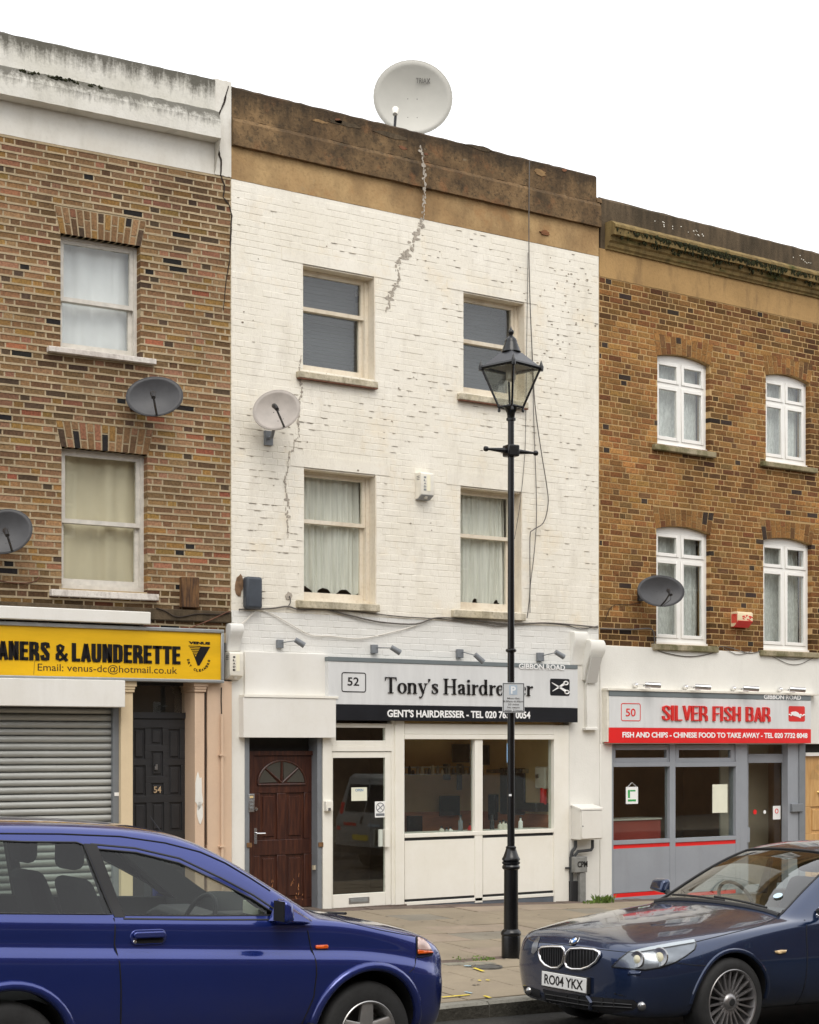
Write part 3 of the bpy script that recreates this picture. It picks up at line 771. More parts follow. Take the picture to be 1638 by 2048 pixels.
for k in range(900):                                 # lost paint and joint shadows, both painted as dark slivers along the courses
    px, py = R.uniform(464, 1196), R.uniform(380, 1215); x, z = fr(px, py); z = zsp + round((z - zsp) / .0757) * .0757
    if noise3((x * .9, z * .9, 4.2)) + .35 * noise3((x * 3, z * 3, 1.1)) < .16 and k % 11: continue
    if any(q[0] - .05 < x < q[1] + .05 and q[2] - .1 < z < q[3] + .02 for q in win52) or any(q[0] - .2 < x < q[1] and q[2] - .02 < z < q[3] + .02 for q in LQ) or z > zf - .03 or z < zsp: continue
    l, h_ = R.uniform(.012, .10) ** 1.0, R.uniform(.0010, .0030); x1_ = min(x + l, W52 - .01)
    if x1_ - x > .01: m.prism([(x, z), (x + (x1_ - x) * .3, z - h_), (x + (x1_ - x) * .7, z - h_ * .7), (x1_, z), (x + (x1_ - x) * .6, z + h_), (x + (x1_ - x) * .25, z + h_ * .6)], -.0042, .002)
tag(m.build('chips_and_joint_shadows', mat('chip_and_joint_shadow', S(168, 156, 138), 1, col2=S(112, 100, 86), vscale=4), h52), kind='stuff')
vol(h52, .02, W52 - .02, 0, [fr.z(464, 1240), fr.z(464, 830)], P(215))

# ------------------------------------------------------------------ yellow brick house (right)
fr = H50
h50 = place(empty('terraced_house', label='yellow stock brick house with mossy cornice above the red fish bar sign', cat='house'), fr)
XE = fr.x(1638) + 2.2
def soot50(x, z, R):
    k = 1.0
    for a, b_, c_, d in win50:
        if a - .1 < x < b_ + .15 and 0 < c_ - z < .42: k *= R.uniform(.42, .8) if c_ - z < .25 else R.uniform(.6, .95)
        if b_ < x < b_ + .25 and c_ - .1 < z < c_ + .5: k *= R.uniform(.6, .95)
    if zf - z < .55: k *= R.uniform(.45, .9)
    if z - zb < .35: k *= R.uniform(.4, .85)
    return k
pal50 = blend(0.3, [(26, S(154, 111, 61)), (22, S(140, 99, 56)), (16, S(161, 118, 67)), (12, S(122, 84, 48)), (7, S(126, 78, 46)), (6, S(98, 72, 48)), (3.5, S(66, 54, 46)), (6, S(144, 112, 70)), (3, S(108, 64, 42))])
Q = [(1315, 1420, 711, 888), (1532, 1620, 750, 922), (1313, 1421, 1057, 1287), (1527, 1624, 1080, 1300)]
win50 = [hole_quad(fr, *q) for q in Q]
zf = fr.z(1201, 552.5); zb = fr.z(1216, 1291)
rise = .065
rects = [(a, b_, c_, d + rise) for a, b_, c_, d in win50]
wall = slab(.003, XE, zb - .1, zf, rects, .005, .24)
for a, b_, c_, d in win50:
    arc = [(a + (b_ - a) * t, d + rise * (1 - (2 * t - 1) ** 2)) for t in [i / 12 for i in range(13)]]
    wall.prism(arc[:7] + [(a, d + rise)], .005, .12); wall.prism(arc[6:] + [(b_, d + rise)], .005, .12)
wall = wall.build('wall', m_mort50, h50)
A50 = .29
hl = []
for a, b_, c_, d in win50:
    hl += [rect_hole(a, b_, c_ - .02, d), trap_hole(a - .01, b_ + .01, d - .001, d + A50, .06)]
bricks(fr, .004, XE, zb, zf, hl, .0757, .0125, pal50, 0, .10, m_brick50, wall, 31, soot=soot50, ch=.004, jit=.003)
for i, (a, b_, c_, d) in enumerate(win50):
    voussoirs(a - .01, b_ + .01, d, d + A50, .06, 11, pal50, -.001, .11, m_brick50, wall, 50 + i, rise=rise, joint=.013)
ztr = [763, 800, 1113, 1135]
sl = [(1310.5, 1433, 887, 897), (1527, 1636, 921, 930), (1309, 1438, 1287, 1298), (1523, 1642, 1300, 1310)]
nm = ['top window nearest the white house', 'top window at the right edge', 'lower window behind the dark dish', 'lower window right of the red alarm box']
for i, (a, b_, c_, d) in enumerate(win50):
    upvc_window(h50, a, b_, c_, d + rise - .005, rise, .08, fr.z(Q[i][0], ztr[i]), m_glass)
    l, r, y0, y1 = sl[i]; x0, x1 = fr.x(l, .06), fr.x(r, .06)
    bevel(box('sill', m_sill50, h50, x0, x1, -.065, .1, fr.z(l, y1, .06) - .01, fr.z(l, y0, .06)), .012)
    place(curtain('curtain', m_lace, a + .03, b_ - .03, c_ + .05, d + .04, .24, fr, 'lace curtain in the yellow house, ' + nm[i], .016, 8, 60 + i, None, 'lace curtains in the yellow brick house'), fr)
P = lambda y, d=0.0: fr.z(1203, y, d)
xe0 = fr.x(1203, .0)
m = MB(); band(m, [(-.002, P(553)), (-.002, P(497))], .004, XE, 30, .002, 21); m.build('frieze', m_fri50, h50)
m = MB(); band(m, [(-.03, P(497)), (-.035, P(492, .03)), (-.06, P(488, .05)), (-.07, P(481, .06)), (-.10, P(476, .09)), (-.11, P(466, .10)), (-.17, P(462, .16)), (-.18, P(449, .17)), (-.20, P(446, .19)), (-.20, P(441, .19)), (-.12, P(436, .12))], xe0 + .06, XE, 50, .003, 22)
m.build('cornice', m_cor50, h50)
m = MB(); band(m, [(.0, P(497)), (.0, P(398)), (.03, P(393))], .03, XE, 50, .005, 23); m.build('parapet', m_par50, h50)
m = MB(); R = random.Random(3)
for k in range(1000):
    px = R.triangular(1228, 1670, 1430); x = fr.x(px, .18); z = P(447, .18); dz = abs(R.gauss(0, .05))
    r_ = R.uniform(.008, .024); m.lathe([(.003, r_ * 1.2), (r_, .3 * r_), (r_ * .9, -.6 * r_), (.003, -1.7 * r_)], 5, (x, -.185 + R.uniform(-.01, .02) + dz * .45, z - dz))
tag(m.build('moss', m_moss, h50), kind='stuff')
m = MB()
for k in range(26):
    x = fr.x(R.choice([1395, 1380, 1600, 1620, 1330]) + R.gauss(0, 14)); z = P(410) - R.uniform(.0, .1); r_ = R.uniform(.006, .012)
    m.lathe([(.001, -.004), (r_, -.004), (r_ * .8, .004), (.001, .005)], 7, (x, -.002, z), Matrix.Rotation(pi / 2, 3, 'X'))
tag(m.build('lichen', m_boxw, h50), kind='stuff')
vol(h50, .02, XE, 0, [fr.z(1203, 1310), fr.z(1203, 930)], P(425))
# ------------------------------------------------------------------ ground, road, pavement
m_flag = stain_mat('concrete_paving_flag', (.30, .25, .18), (.13, .11, .08), (1.5, 1.5, 1.5), .3, base2=(.265, .22, .16), bump=.3, bscale=70, lo=.45, hi=.8, fine=.5)
m_flag2 = stain_mat('grey_paving_flag', (.27, .24, .185), (.12, .105, .08), (1.5, 1.5, 1.5), .5, base2=(.22, .20, .165), bump=.3, bscale=70, lo=.45, hi=.75, fine=.5)
m_flag3 = stain_mat('pink_buff_paving_flag', (.33, .265, .20), (.15, .12, .09), (1.5, 1.5, 1.5), .5, base2=(.28, .23, .175), bump=.3, bscale=70, lo=.45, hi=.75, fine=.5)
m_joint = mat('dark_sandy_joint', (.085, .07, .05), 1, var=.4, vscale=12)
m_kerb = stain_mat('granite_kerb', (.27, .26, .225), (.09, .08, .06), (3, 3, 3), .6, base2=(.21, .20, .17), bump=.6, bscale=50, lo=.4, hi=.65, fine=.9)
m_kerbd = stain_mat('dark_kerb_face', (.085, .08, .065), (.025, .023, .018), (3, 3, 3), .7, base2=(.06, .055, .045), bump=.9, bscale=40, lo=.4, hi=.65, fine=.9)  # much darker tone for the road side of the kerb
m_asph = stain_mat('asphalt', (.048, .046, .043), (.02, .02, .018), (2, 2, 2), .5, base2=(.06, .057, .052), bump=.8, bscale=180, lo=.4, hi=.7)
m_strip = stain_mat('worn_granite_strip', (.17, .125, .105), (.06, .05, .04), (6, 6, 6), .6, base2=(.14, .11, .09), bump=.8, bscale=60)
m_sett = mat('grey_setts', S(128, 124, 110), .9, var=.3, vscale=10, bump=.5)
m_iron = mat('cast_iron_cover', S(92, 90, 86), .6, .3, var=.3, vscale=20, bump=.5)
m_ypaint = mat('yellow_marking_paint', S(214, 190, 60), .8, var=.2, vscale=30)
m_bpaint = mat('blue_marking_paint', S(150, 172, 180), .8, var=.2, vscale=30)
m_weed = mat('weed_green', S(96, 120, 48), .8, var=.4, vscale=30)

def sheet(name, xs, ys, zf, matl, **kw):
    v = [(x, y, zf(x, y)) for y in ys for x in xs]; n = len(xs)
    f = [(j * n + i, j * n + i + 1, (j + 1) * n + i + 1, (j + 1) * n + i) for j in range(len(ys) - 1) for i in range(n - 1)]
    return tag(MB().add(v, f).build(name, matl, None, smooth=True, recalc=False), **kw)

sheet('ground', [-900, -60, 60, 900], [-900, -60, 60, 900], lambda x, y: -1.0, m_asph, kind='structure')
LX = [x for x in range(-60, 61, 5)]
sheet('road', LX, [-14.6, -12, -10, -9, -8, -7.4, -6.8, -6.3, KY + .05], rz_, m_asph, kind='structure')
pav = sheet('pavement', LX, [-5.67, -4, -2, 0, .6], lambda x, y: gz(x, y) - .012, m_joint, kind='structure')
opp = sheet('far_pavement', LX, [-21.5, -14.55], lambda x, y: -.08 - .008 * x, m_flag2, kind='structure')

R = random.Random(41)
def flag(x0, x1, y0, y1, matl, name='paving_flag', up=0.0, th=.05, par=pav):
    dz = up + R.uniform(-.002, .004); tx, ty = R.uniform(-.003, .003), R.uniform(-.003, .003); c = .006
    P_ = lambda x, y, o=0: (x, y, gz(x, y) + dz + o + tx * (x - x0) / .6 + ty * (y - y0) / .6)
    v = [P_(x0 + c, y0 + c), P_(x1 - c, y0 + c), P_(x1 - c, y1 - c), P_(x0 + c, y1 - c),
         P_(x0, y0, -c * .6), P_(x1, y0, -c * .6), P_(x1, y1, -c * .6), P_(x0, y1, -c * .6),
         P_(x0, y0, -th), P_(x1, y0, -th), P_(x1, y1, -th), P_(x0, y1, -th)]
    f = [(0, 1, 2, 3)] + [(4 + k, 4 + (k + 1) % 4, (k + 1) % 4, k) for k in range(4)] + [(8 + k, 8 + (k + 1) % 4, 4 + (k + 1) % 4, 4 + k) for k in range(4)]
    return MB().add(v, f).build(name, matl, par, recalc=False)
rows = []; y = -.32
while y > -5.6:
    d = .6
    if -4.05 < y - .6 and y > -3.75 and y - .6 < -3.8: pass
    rows.append((y, max(y - d, -5.63))); y -= d
rows = [(-.32 - .506 * k, -.32 - .506 * (k + 1)) for k in range(7)] + [(-4.02 - .403 * k, -4.02 - .403 * (k + 1)) for k in range(4)]
for i, (ya, yb) in enumerate(rows):
    x = -9.0 + (i % 2) * .3 + R.uniform(-.1, .1)
    while x < 15:
        L = R.choice([.6, .6, .75]); g = .007
        near = -3 < x < 11
        if near: flag(x + g, x + L - g, yb + g, ya - g, R.choice([m_flag] * 6 + [m_flag2, m_flag3]))
        x += L
x = -3.0
while x < 11:                                           # the old kerb line through the lamp post
    L = R.uniform(.75, 1.0)
    if 2.2 < x < 3.9 and False: pass
    flag(x + .006, x + L - .006, -4.015, -3.865, m_strip, 'granite_block', -.004); x += L
x = -3.0
while x < 11: 
    L = R.uniform(.25, .5); flag(x + .004, x + L - .004, -.31, -.0 + .1, m_strip, 'granite_block', -.006 + R.uniform(-.006, .006)); x += L
kb = sheet('kerb', LX, [KY + .02, -5.64], lambda x, y: gz(x, KY) - .03, m_kerbd, kind='structure')
x = -9.0
while x < 14:
    L = R.uniform(.75, 1.05); g = .005; a, b_ = x + g, x + L - g; z0 = gz((a + b_) / 2, KY) + R.uniform(-.003, .005); n = 8
    rj = [R.uniform(-.006, .006) for _ in range(n + 1)]
    v = []
    for i in range(n + 1):
        xx = a + (b_ - a) * i / n; zt = gz(xx, KY) + .002
        v += [(xx, -5.637, zt), (xx, KY + .03 + rj[i] * .5, zt + rj[i] * .3), (xx, KY + .004 + rj[i], zt - .02), (xx, KY + rj[n - i], -.5)]
    f = []
    for i in range(n):
        for k in range(3): f.append((i * 4 + k, i * 4 + k + 1, i * 4 + 5 + k, i * 4 + 4 + k))
    f += [(0, 1, 2, 3), (4 * n + 3, 4 * n + 2, 4 * n + 1, 4 * n)]
    m = MB().add(v, f); o = m.build('kerb_stone', m_kerb, kb)
    o.data.materials.append(m_kerbd)
    for p in o.data.polygons:
        if abs(p.normal.y) > .8 and p.center.y < KY + .02: p.material_index = 1
    x += L

def gpt(px, py, up=0.0):
    """where a pixel of the pavement lies"""
    d = ray(px, py); t = 14.0
    for _ in range(40):
        p = CAM + d * t; t = (gz(p.x, p.y) + up - CAM.z) / d.z
    return CAM + d * t
def mark(pts, wd, matl, name='paint_mark'):
    P_ = [gpt(*p) for p in pts]; m = MB()
    for a, b_ in zip(P_, P_[1:]):
        d = (b_ - a).normalized(); nn = Vector((-d.y, d.x, 0)) * wd / 2
        q = [a - nn, b_ - nn, b_ + nn, a + nn]; m.add([(p.x, p.y, gz(p.x, p.y) + .012) for p in q], [(0, 1, 2, 3)])
    return m.build(name, matl, pav, recalc=False)
mark([(884, 1997), (905, 1995), (940, 1992)], .03, m_ypaint); mark([(968, 1994), (981, 1998)], .03, m_ypaint)
mark([(948, 1938), (967, 1945)], .035, m_ypaint); mark([(956, 1963), (962, 1963)], .04, m_ypaint); mark([(972, 1962), (979, 1963)], .035, m_ypaint)
mark([(928, 1934), (942, 1934)], .05, m_bpaint); mark([(930, 1986), (944, 1989)], .03, m_bpaint)
R2 = random.Random(77); gum = MB()
for k in range(70):
    p = gpt(R2.uniform(700, 1150), R2.uniform(1830, 2000)); r_ = R2.uniform(.010, .022); gum.add([(p.x + r_ * R2.uniform(.7, 1.1) * cos(a), p.y + r_ * R2.uniform(.7, 1.1) * sin(a), gz(p.x, p.y) + .0085) for a in [i * pi / 4 for i in range(8)]], [tuple(range(8))])
tag(gum.build('gum_spots', mat('trodden_gum', S(96, 88, 76), .9), pav, recalc=False), kind='stuff')
c = gpt(972, 1934)
m = MB().lathe([(.0, 0), (.115, 0), (.12, -.004), (.13, -.004), (.13, .001), (.15, .001), (.15, -.03)], 28, (c.x, c.y, gz(c.x, c.y) + .008))
m.build('drain_cover', m_iron, pav, smooth=True)
def tuft(name, px, py, n, h, sp, label, seed):
    R = random.Random(seed); c = gpt(px, py); m = MB()
    for k in range(n):
        a = R.uniform(0, 2 * pi); r_ = sp * sqrt(R.random()); b0 = Vector((c.x + r_ * cos(a) * 1.6, c.y + r_ * sin(a) * .7, 0)); b0.z = gz(b0.x, b0.y)
        hh = h * R.uniform(.4, 1); d = Vector((R.uniform(-1, 1), R.uniform(-1, 1), 0)) * hh * .6; s_ = Vector((cos(a * 3), sin(a * 3), 0)) * R.uniform(.006, .014)
        mid = b0 + d * .4 + Vector((0, 0, hh * .7)); tip = b0 + d + Vector((0, 0, hh))
        m.add([b0 - s_ * .5, b0 + s_ * .5, mid + s_, tip, mid - s_], [(0, 1, 2, 3, 4)])
    return tag(m.build(name, m_weed, None, recalc=False), label, 'weed')
tuft('weed', 1208, 1806, 90, .12, .10, 'bushy green weed at the wall foot beside the grey shopfront', 2)
tuft('weed', 1190, 1807, 40, .05, .12, 'low straggling weed left of the bushy one at the wall foot', 3)
tuft('grass_tuft', 968, 1921, 40, .03, .08, 'small grass tuft in the paving joint left of the lamp post', 4)
tuft('grass_tuft', 936, 1917, 26, .018, .14, 'thin line of grass in the paving joint near the setts', 5)
for k in range(9):                                      # a short row of setts beside the old kerb
    p = gpt(888 + k * 11, 1929 - .2 * k); flag(p.x, p.x + .115, p.y - .07, p.y + .05, m_sett, 'sett', .006)

# ------------------------------------------------------------------ lamp post
LB = gpt(1022, 1916); LZ = gz(LB.x, LB.y)
def lz(py): return CAM.z + (HY - py) / F * (LB - CAM).dot(FWD)
def lr(wpx): return wpx / F * (LB - CAM).dot(FWD) / 2
lamp = empty('street_lamp', (LB.x, LB.y, 0), 0, 'tall black lamp post with four-sided glass lantern on the pavement', 'street lamp')
prof = [(lr(38), LZ - .05), (lr(38), lz(1874)), (lr(37), lz(1871)), (lr(40), lz(1870)), (lr(41), lz(1866)), (lr(38), lz(1862)), (lr(30), lz(1858))]
MB().lathe(prof, 28).build('base', m_black, lamp, smooth=True)
MB().lathe([(lr(29), lz(1862)), (lr(28), lz(1738))], 28).build('lower_shaft', m_black, lamp, smooth=True)
prof = [(lr(30), lz(1739)), (lr(35), lz(1737)), (lr(36), lz(1733)), (lr(32), lz(1730)), (lr(31), lz(1729)), (lr(36), lz(1727)), (lr(36), lz(1724)), (lr(31), lz(1722)), (lr(36), lz(1720)), (lr(36), lz(1717)), (lr(30), lz(1712)), (lr(23), lz(1702)), (lr(20), lz(1697)), (lr(21), lz(1694)), (lr(17), lz(1692))]
MB().lathe(prof, 28).build('moulded_collar', m_black, lamp, smooth=True)
MB().lathe([(lr(15), lz(1700)), (lr(14), lz(1300)), (lr(12.5), lz(900)), (lr(12.5), lz(838))], 24).build('shaft', m_black, lamp, smooth=True)
MB().lathe([(lr(15), lz(1305)), (lr(21), lz(1303)), (lr(22), lz(1301)), (lr(21), lz(1299)), (lr(15), lz(1297))], 24).build('ring', m_black, lamp, smooth=True)
# ladder bar
zb_ = lz(902); RB = Matrix.Rotation(radians(-20), 3, 'Z')
hub = MB(); hub.box(-lr(26), lr(26), -lr(26), lr(26), zb_ - .055, zb_ + .055); hub = bevel(hub.build('ladder_bar_hub', m_black, lamp), .012); hub.rotation_euler = (0, 0, radians(-8))
for s_ in (-1, 1):
    prof = [(.028, 0), (.026, .02), (.012, .19), (.012, .20), (.022, .205), (.026, .22), (.022, .238), (.004, .245)]
    mm = Matrix.Rotation(s_ * pi / 2, 3, 'Y'); o = MB().lathe(prof, 14, (s_ * .05, 0, zb_), mm).build('ladder_arm', m_black, lamp, smooth=True); o.rotation_euler = (0, 0, radians(-8))
# lantern: base funnel, four bars, panes, crown and finial
zl0, zl1, zl2 = lz(815), lz(738), lz(707)
MB().lathe([(lr(15), lz(842)), (lr(19), lz(841)), (lr(19), lz(837)), (lr(15), lz(835)), (lr(17), lz(826)), (lr(26), lz(818)), (lr(34), lz(814)), (lr(10), lz(812))], 24).build('lantern_cup', m_black, lamp, smooth=True)
rot = radians(12)
def sq(r_, z, k): a = rot + pi / 4 + k * pi / 2; return Vector((r_ * cos(a), r_ * sin(a), z))
rb, rt = lr(48), lr(116)
LK = MB()
for k in range(4):
    MB().tube([sq(rb, zl0, k), sq(rt, zl1, k)], .011, 6).build('lantern_bar', m_black, lamp)
    a, b_, c, d = sq(rb, zl0, k), sq(rb, zl0, k + 1), sq(rt, zl1, k + 1), sq(rt, zl1, k); n = ((b_ - a).cross(d - a)).normalized() * .002
    MB().add([a - n, b_ - n, c - n, d - n, a + n, b_ + n, c + n, d + n], [(0, 1, 2, 3), (7, 6, 5, 4), (0, 4, 5, 1), (1, 5, 6, 2), (2, 6, 7, 3), (3, 7, 4, 0)]).build('lantern_pane', m_lampgl, lamp)
    MB().tube([sq(rt, zl1 + .012, k), sq(rt, zl1 + .012, k + 1)], .022, 6).build('lantern_rail', m_black, lamp)
    MB().tube([sq(rb, zl0, k), sq(rb, zl0, k + 1)], .014, 6).build('lantern_foot_rail', m_black, lamp)
    q = sq(rt + .012, zl1, k); MB().lathe([(.02, -.02), (.024, .02), (.016, .04), (.008, .065), (.001, .085)], 8, q).build('corner_spike', m_black, lamp, smooth=True)
    q = sq(rb, zl0 - .03, k); MB().lathe([(.002, -.018), (.013, -.01), (.013, .01), (.006, .03)], 8, q).build('corner_drop', m_black, lamp, smooth=True)
r2 = lr(46); z2 = lz(706)
m = MB(); vv = [sq(rt + .005, zl1 + .02, k) for k in range(4)] + [sq(r2, z2, k) for k in range(4)]
m.add(vv, [(k, (k + 1) % 4, 4 + (k + 1) % 4, 4 + k) for k in range(4)] + [(4, 5, 6, 7)]); m.build('lantern_roof', mat('lantern_roof_paint', S(44, 44, 48), .35, var=.15), lamp)
m = MB(); vv = [sq(rt - .02, zl1 + .012, k) for k in range(4)] + [sq(r2, z2 - .02, k) for k in range(4)]
m.add(vv, [(k, (k + 1) % 4, 4 + (k + 1) % 4, 4 + k) for k in range(4)] + [(4, 5, 6, 7)]); m.build('lantern_reflector', mat('lantern_white_lining', S(190, 185, 172), .6), lamp)
prof = [(lr(38), lz(706)), (lr(40), lz(704)), (lr(36), lz(700)), (lr(31), lz(693)), (lr(29), lz(690)), (lr(27), lz(687)), (lr(25), lz(685)), (lr(25), lz(683)), (lr(21), lz(678)), (lr(13), lz(674)), (lr(8), lz(672)), (lr(8), lz(669)), (lr(11), lz(667)), (lr(12), lz(664)), (lr(10), lz(661)), (lr(5), lz(659)), (lr(2), lz(655)), (.001, lz(652))]
MB().lathe(prof, 24).build('finial', m_black, lamp, smooth=True)
MB().lathe([(.02, zl1 - .12), (.045, zl1 - .10), (.05, zl1 - .03), (.03, zl1 + .05)], 14).build('lamp_bulb', mat('lamp_bulb', S(205, 200, 185), .3), lamp, smooth=True)
# parking plate on the post
sg = empty('parking_sign', (LB.x, LB.y, 0), -TH * .62, 'small grey parking restriction plate fixed to the lamp post', 'sign')
pw, pz0, pz1 = lr(46), lz(1426), lz(1366)
bevel(MB().box(-pw, pw, -.082, -.076, pz0, pz1).build('plate', mat('grey_sign_plate', S(196, 198, 198), .4, var=.05), sg), .002)
m = MB(); t = .006
for a in ((-pw + t, pw - t, pz0 + t, pz0 + 2 * t), (-pw + t, pw - t, pz1 - 2 * t, pz1 - t), (-pw + t, -pw + 2 * t, pz0 + 2 * t, pz1 - 2 * t), (pw - 2 * t, pw - t, pz0 + 2 * t, pz1 - 2 * t)): m.box(a[0], a[1], -.0835, -.082, a[2], a[3])
m.build('border', m_letk, sg)
hh = pz1 - pz0; m_pblue = mat('faded_blue_panel', S(168, 182, 194), .5); m_pw = mat('sign_white', S(226, 228, 228), .5); m_txt = mat('sign_text', S(88, 86, 84), .6)
box('parking_panel', m_pblue, sg, -pw * .38, pw * .34, -.0838, -.082, pz1 - hh * .40, pz1 - hh * .08)
text('parking_letter', 'P', m_pw, sg, -pw * .24, pw * .22, pz1 - hh * .37, pz1 - hh * .12, -.0838, .001, .03)
for k, (s_, wd) in enumerate((('Mon–Sat', .55), ('8.00am–6.30pm', .9), ('20 mins', .5), ('No return', .55), ('within 2 hours', .82))):
    zz = pz1 - hh * (.55 + .1 * k); text('text_line', s_, m_txt, sg, -pw * wd, pw * wd, zz, zz + hh * .06, -.082, .0015, .012)
m = MB()
for z_ in (pz0 + .06, pz1 - .06): m.box(-.03, .03, -.076, .05, z_ - .012, z_ + .012)
m.build('bracket', m_grey, sg)
mm = mat('white_sticker', S(225, 226, 224), .5)
st = MB().box(-.01, .016, -lr(15.5), -lr(14), lz(1592), lz(1588)).build('sticker', mm, lamp); st.rotation_euler = (0, 0, -TH - .35)
st = MB().box(-.016, .0, -lr(16), -lr(14.2), lz(1525), lz(1487)).build('sticker', mat('blue_white_sticker', S(140, 180, 215), .5), lamp); st.rotation_euler = (0, 0, -TH - 1.2)

# ------------------------------------------------------------------ across the road (only seen mirrored in glass and paint)
ob = empty('brick_terrace', (0, -21.6, 0), pi, 'long brown brick terrace across the road, mirrored in the shop windows', 'house')
m_opp = stain_mat('brown_brick_far', (.17, .105, .06), (.08, .05, .035), (3, 3, 3), .4, base2=(.13, .082, .05))
rects = []; 
for k in range(-12, 13):
    for zz in (3.9, 6.9): rects.append((k * 2.9 + .7, k * 2.9 + 1.7, zz, zz + 1.6))
slab(-36, 38, -.3, 9.2, rects, 0, .3).build('wall', m_opp, ob)
box('roof', m_roof, ob, -36, 38, .3, 8, 8.6, 8.8); box('back_wall', m_dark, ob, -36, 38, .9, 1.0, -.3, 8.6)
m_oppw = mat('white_far_frame', S(210, 208, 200), .5)
for i, r_ in enumerate(rects):
    f_ = MB(); a, b_, c, d = r_; f_.box(a, a + .07, .1, .16, c, d); f_.box(b_ - .07, b_, .1, .16, c, d); f_.box(a + .07, b_ - .07, .1, .16, d - .07, d); f_.box(a + .07, b_ - .07, .1, .16, c, c + .07); f_.box(a + .07, b_ - .07, .1, .16, (c + d) / 2 - .03, (c + d) / 2 + .03)
    wo = f_.build('window', m_oppw, ob); box('pane', m_glass, wo, a + .07, b_ - .07, .12, .13, c + .07, d - .07)
# ------------------------------------------------------------------ helpers for things measured in the photograph
def pb(fr, name, matl, par, l, r, t, b_, dep, th, bev=0.0, yl=None):
    """box whose front face spans pixels l..r, t..b (both read at the left edge, or at yl) at dep metres before the facade"""
    q = l if yl is None else yl
    return box(name, matl, par, fr.x(l, dep), fr.x(r, dep), -dep, -dep + th, fr.z(q, b_, dep), fr.z(q, t, dep), bev)
def thing(fr, name, label, cat, group=None): return place(empty(name, label=label, cat=cat, group=group), fr)

def strokes(name, glyphs, matl, par, x0, z0, sx, sz, y, ext):
    """raised letters, each a part, drawn as strokes of changing width: [(x,z,w)...] in cap-height units"""
    X = x0
    for st, adv in glyphs:
        m = MB()
        for s_ in st:
            n = len(s_); L = []; R_ = []
            for i, (x, z, w_) in enumerate(s_):
                a = s_[max(0, i - 1)]; b_ = s_[min(n - 1, i + 1)]; dx, dz = b_[0] - a[0], b_[1] - a[1]; l = sqrt(dx * dx + dz * dz) or 1
                nx, nz = -dz / l * w_ / 2, dx / l * w_ / 2; L.append((x + nx, z + nz)); R_.append((x - nx, z - nz))
            for i in range(n - 1):
                q = [L[i], L[i + 1], R_[i + 1], R_[i]]
                m.prism([(X + p[0] * sx, z0 + p[1] * sz) for p in q], y - ext, y)
        if st: m.build(name, matl, par)
        X += adv * sx

